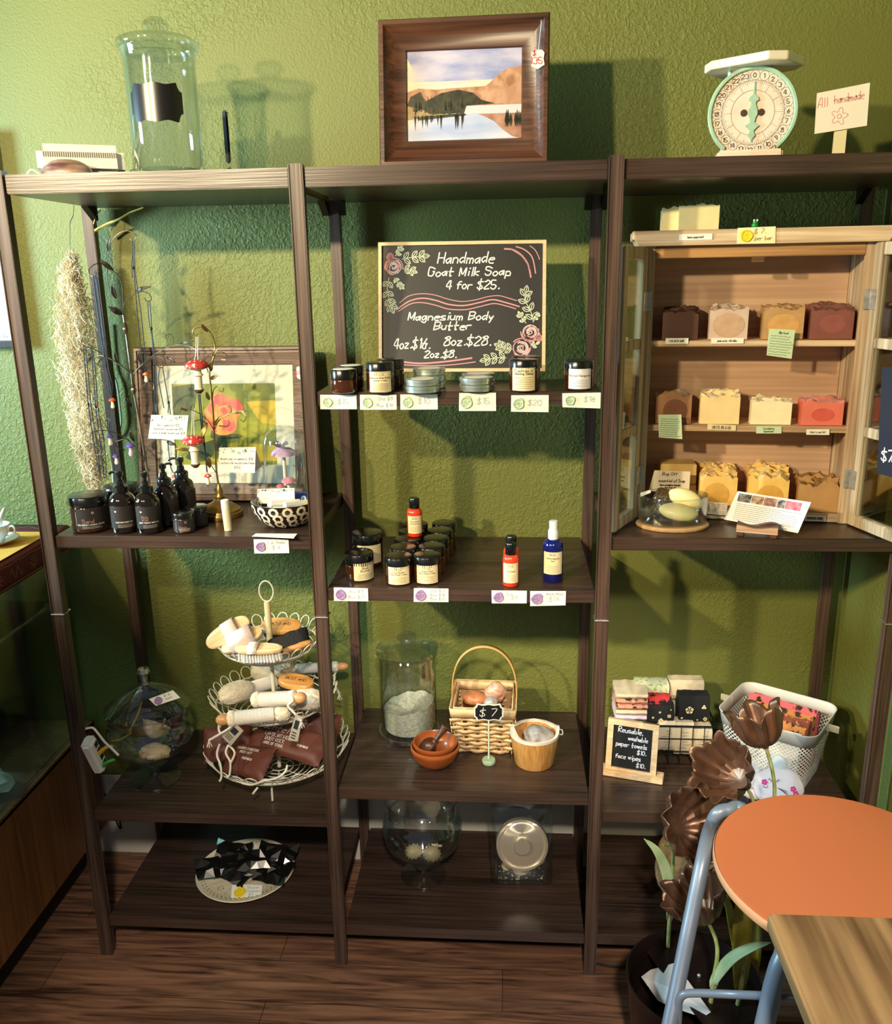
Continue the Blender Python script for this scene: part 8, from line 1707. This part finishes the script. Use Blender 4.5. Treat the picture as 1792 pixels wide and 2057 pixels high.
for sx, sy in ((.60, .35), (.66, -.50)):
    mb = MB(); mb.tube(smooth_pts([(.04, sy * .12, SZ - .036), (sx * SR, sy * SR, SZ - .036), (sx * SR * 1.12, sy * SR * 1.12, SZ - .06), (sx * SR * 1.22, sy * SR * 1.25, .30), (sx * SR * 1.26, sy * SR * 1.3, .014)], 6), .0132, 12); mb.build('leg', M_tube, stl)
r0_, r1_ = sl((1372, 2057), -.53), None
mb = MB(); mb.tube(smooth_pts([sl((1355, 2120), -.535), sl((1362, 2050), -.530), sl((1364, 2012), -.528), sl((1374, 1998), -.530), sl((1400, 1995), -.535), sl((1480, 1998), -.56), sl((1545, 2001), -.61), sl((1600, 2005), -.63)], 5), .0068, 10); mb.build('foot_rail', M_tube, stl)
TZ = .75; ta_, tb_ = atZ(1545, 1832, TZ), atZ(1640, 2057, TZ)
tt = thing('table', 'rustic worn wood table corner in the right foreground', 'table', (.62, -1.05, 0))
M_table = wood('worn_table_wood', (84, 52, 26), (186, 142, 92), 1, 4.2, .5, fine=.35)
tx0 = .379; tx1 = .852; ty1 = ta_.y; ty0 = -1.38
mb = MB(); mb.box(((tx0 + tx1) / 2 - .62, (ty0 + ty1) / 2 + 1.05, TZ - .014), (tx1 - tx0, ty1 - ty0, .028), bev=.004); mb.build('table_top', M_table, tt)
for x in (tx0 + .28, tx1 - .05):
    for y in (ty0 + .05, ty1 - .12):
        mb = MB(); mb.box((x - .62, y + 1.05, (TZ - .028) / 2), (.045, .045, TZ - .028), bev=.003); mb.build('leg', M_table, tt)

# ---------------- display case at the left ----------------
DX = -1.150; dc = thing('display_case', 'glass display case with a brown wooden base at the left wall', 'display case', (DX - .30, -.45, 0))
M_teak = wood('teak_veneer', (96, 58, 30), (146, 94, 52), 2, 5, .45); L = lambda x, y, z: (x - dc.location.x, y - dc.location.y, z)
y0_, y1_ = -1.25, .385; cy = (y0_ + y1_) / 2; dy_ = y1_ - y0_; cx = DX - .30
mb = MB(); mb.box((0, cy + .45, .27), (.60, dy_, .33), bev=.003); mb.build('base_cabinet', M_teak, dc)
mb = MB(); mb.box((0, cy + .45, .05), (.50, dy_ - .12, .10)); mb.build('plinth', M_blackmat, dc)
mb = MB(); frame_mb(mb, .60, dy_, [(0, 0), (0, -.012), (.022, -.012), (.022, 0)], 0); 
Mt = Matrix.Translation((0, y1_ + .45, .4365)) @ Matrix.Rotation(PI / 2, 4, 'X')
for v in mb.b.verts: v.co = Mt @ v.co
mb.build('base_rim', M_teak, dc)
Mg = glass('case_glass', tint=(.90, .95, .92), base=.08, edge=(.5, .62, .56))
for nm, c, d in (('front_glass', (.293, cy + .45, .72), (.004, dy_ - .01, .56)), ('end_glass', (0, y1_ + .45 - .008, .72), (.57, .004, .56)), ('top_glass', (0, cy + .45, 1.0022), (.596, dy_ - .006, .004)), ('inner_shelf', (-.02, cy + .45, .80), (.52, dy_ - .05, .006))):
    mb = MB(); mb.box(c, d); mb.build(nm, Mg, dc, smooth=False)
mb = MB(); mb.box((.25, y1_ + .45 - .05, .80), (.02, .02, .016)); mb.build('shelf_clip', M_tin, dc)
mb = MB(); mb.box((-.28, cy + .45, .72), (.004, dy_ - .02, .55)); mb.build('back_board', flat('dark_case_back', (46, 52, 40), .5), dc)
# cloth with embroidered border
cl = thing('embroidered_cloth', 'mustard cloth with a dark red embroidered border draped over the display case', 'tablecloth', (DX - .30, .0, 1.0052))
M_redc = flat('dark_red_cloth', (104, 26, 26), .85, vary=.12, scale=60); M_must = flat('mustard_cloth', (226, 166, 62), .85, vary=.06, scale=30)
def L2_(x, y, z): return (x - cl.location.x, y - cl.location.y, z - cl.location.z)
cy0, cy1 = -.9, .385
mb = MB(); A = [[mb.b.verts.new(L2_(x, cy0 + (cy1 - cy0) * j / 24, z + .0015 * math.sin(j * .9))) for j in range(25)] for x, z in ((DX - .5, 1.0075), (DX - .002, 1.0075), (DX + .006, 1.003), (DX + .010, .975), (DX + .011, .945))]
for a_, b_ in zip(A, A[1:]):
    for j in range(24): mb._f([a_[j], a_[j + 1], b_[j + 1], b_[j]])
o = mb.build('border_cloth', M_redc, cl); o.modifiers.new('s', 'SOLIDIFY').thickness = .0015
mb = MB(); mb.box(L2_(DX - .255, -.27, 1.0105), (.50, 1.16, .0016)); mb.build('mustard_panel', M_must, cl, smooth=False)
mb = MB(); fe = lambda u, v, w: Vector(L2_(DX + .0135 + w, u, .975 + v)); st = []
for i in range(14):
    yy = .33 - .075 * i
    if i % 2 == 0: st += [[(yy + .006 * math.cos(a), .006 * math.sin(a)), (yy + .016 * math.cos(a), .016 * math.sin(a))] for a in [k * PI / 4 for k in range(8)]]
    else: st.append([(yy - .025 + .05 * t, .013 * math.sin(t * 4 * PI)) for t in [k / 16 for k in range(17)]])
st += [[(.38 - .01 * i, .0255 + .0015 * math.sin(i)) for i in range(110)], [(.38 - .01 * i, -.0235) for i in range(110)]]
add_strokes(mb, st, .0026, fe); mb.build('embroidery', flat('bronze_thread', (128, 98, 60), .6), cl, smooth=False)
fe2 = lambda u, v, w: Vector(L2_(u, .350 + v, 1.0098 + w)); mb = MB(); add_strokes(mb, [[(DX - .45 + .012 * i, .008 * math.sin(i * 1.1)) for i in range(36)]], .0035, fe2); mb.build('embroidery', flat('bronze_thread', (128, 98, 60)), cl, smooth=False)
# tea cup on saucer
C = atZ(-6, 1092, 1.012); C.z = 1.0122; sc2 = thing('saucer', 'white saucer with gold rim on the mustard cloth', 'saucer', C)
Rs = .052; mb = MB(); mb.lathe([(0, 0), (Rs * .5, 0), (Rs * .6, .003), (Rs, .012), (Rs * .98, .0135), (Rs * .58, .005), (0, .003)], seg=44); mb.build('dish', flat('white_china', (232, 228, 218), .15, coat=.6), sc2)
mb = MB(); mb.tube([(Rs * .99 * math.cos(t), Rs * .99 * math.sin(t), .0133) for t in [2 * PI * i / 44 for i in range(44)]], .0009, 5, closed=True); mb.build('gold_rim', flat('gold_band', (160, 110, 50), .3, .8), sc2)
cp = thing('tea_cup', 'white china cup standing on the saucer at the left edge', 'cup', C + Vector((0, 0, .0062))); mb = MB(); mb.lathe([(0, 0), (.018, 0), (.019, .004), (.030, .020), (.035, .042), (.0335, .042), (.028, .020), (.016, .005), (0, .004)], seg=40); mb.build('cup_body', flat('white_china', (232, 228, 218)), cp)
mb = MB(); mb.tube(smooth_pts([(.033, 0, .036), (.048, 0, .038), (.050, 0, .024), (.036, 0, .014), (.027, 0, .014)], 5), .0026, 7); mb.build('handle', flat('white_china', (232, 228, 218)), cp)
mb = MB(); mb.lathe([(0, -.0), (.010, .006), (.012, .02), (.006, .05), (.004, .075), (0, .08)], seg=16, M=Matrix.Rotation(.5, 4, 'Y')); tag(mb.build('spoon_rest', flat('white_china', (232, 228, 218)), loc=C + Vector((-.004, .0, .022))), 'white china spoon leaning in the tea cup', 'spoon')
mb = MB(); mb.blob((0, 0, .02), (.05, .05, .035), .3, 3, 5, 3, flatz=.0); tag(mb.build('crumpled_napkin', M_paper, loc=atZ(5, 1605, .438) + Vector((-.04, .02, 0))), 'crumpled white napkin inside the display case at the left edge', 'napkin')
# framed picture on the wall at far left
pf0 = atY(43, 696, WY - .018); wp = thing('framed_picture', 'black-framed picture with a white mat hanging on the wall at far left', 'picture', (pf0.x - .24, WY - .024, pf0.z))
mb = MB(); frame_mb(mb, .48, .50, [(0, .022), (0, -.010), (.014, -.010), (.016, -.002)]); mb.build('frame', flat('black_frame', (22, 20, 18), .4), wp)
mb = MB(); mb.box((0, .004, .25), (.455, .004, .475)); mb.build('mat_board', flat('white_mat', (226, 222, 224), .7), wp)
mb = MB(); mb.box((-.02, .0015, .28), (.30, .002, .30)); mb.build('artwork', flat('muted_art', (150, 150, 130), .6, vary=.3, scale=12), wp)
mb = MB(); add_strokes(mb, text_strokes('Ann', .010, .205, .022, seed=3), .0010, plane_map((0, .0018, 0))); mb.build('signature', M_pencil, wp, smooth=False)
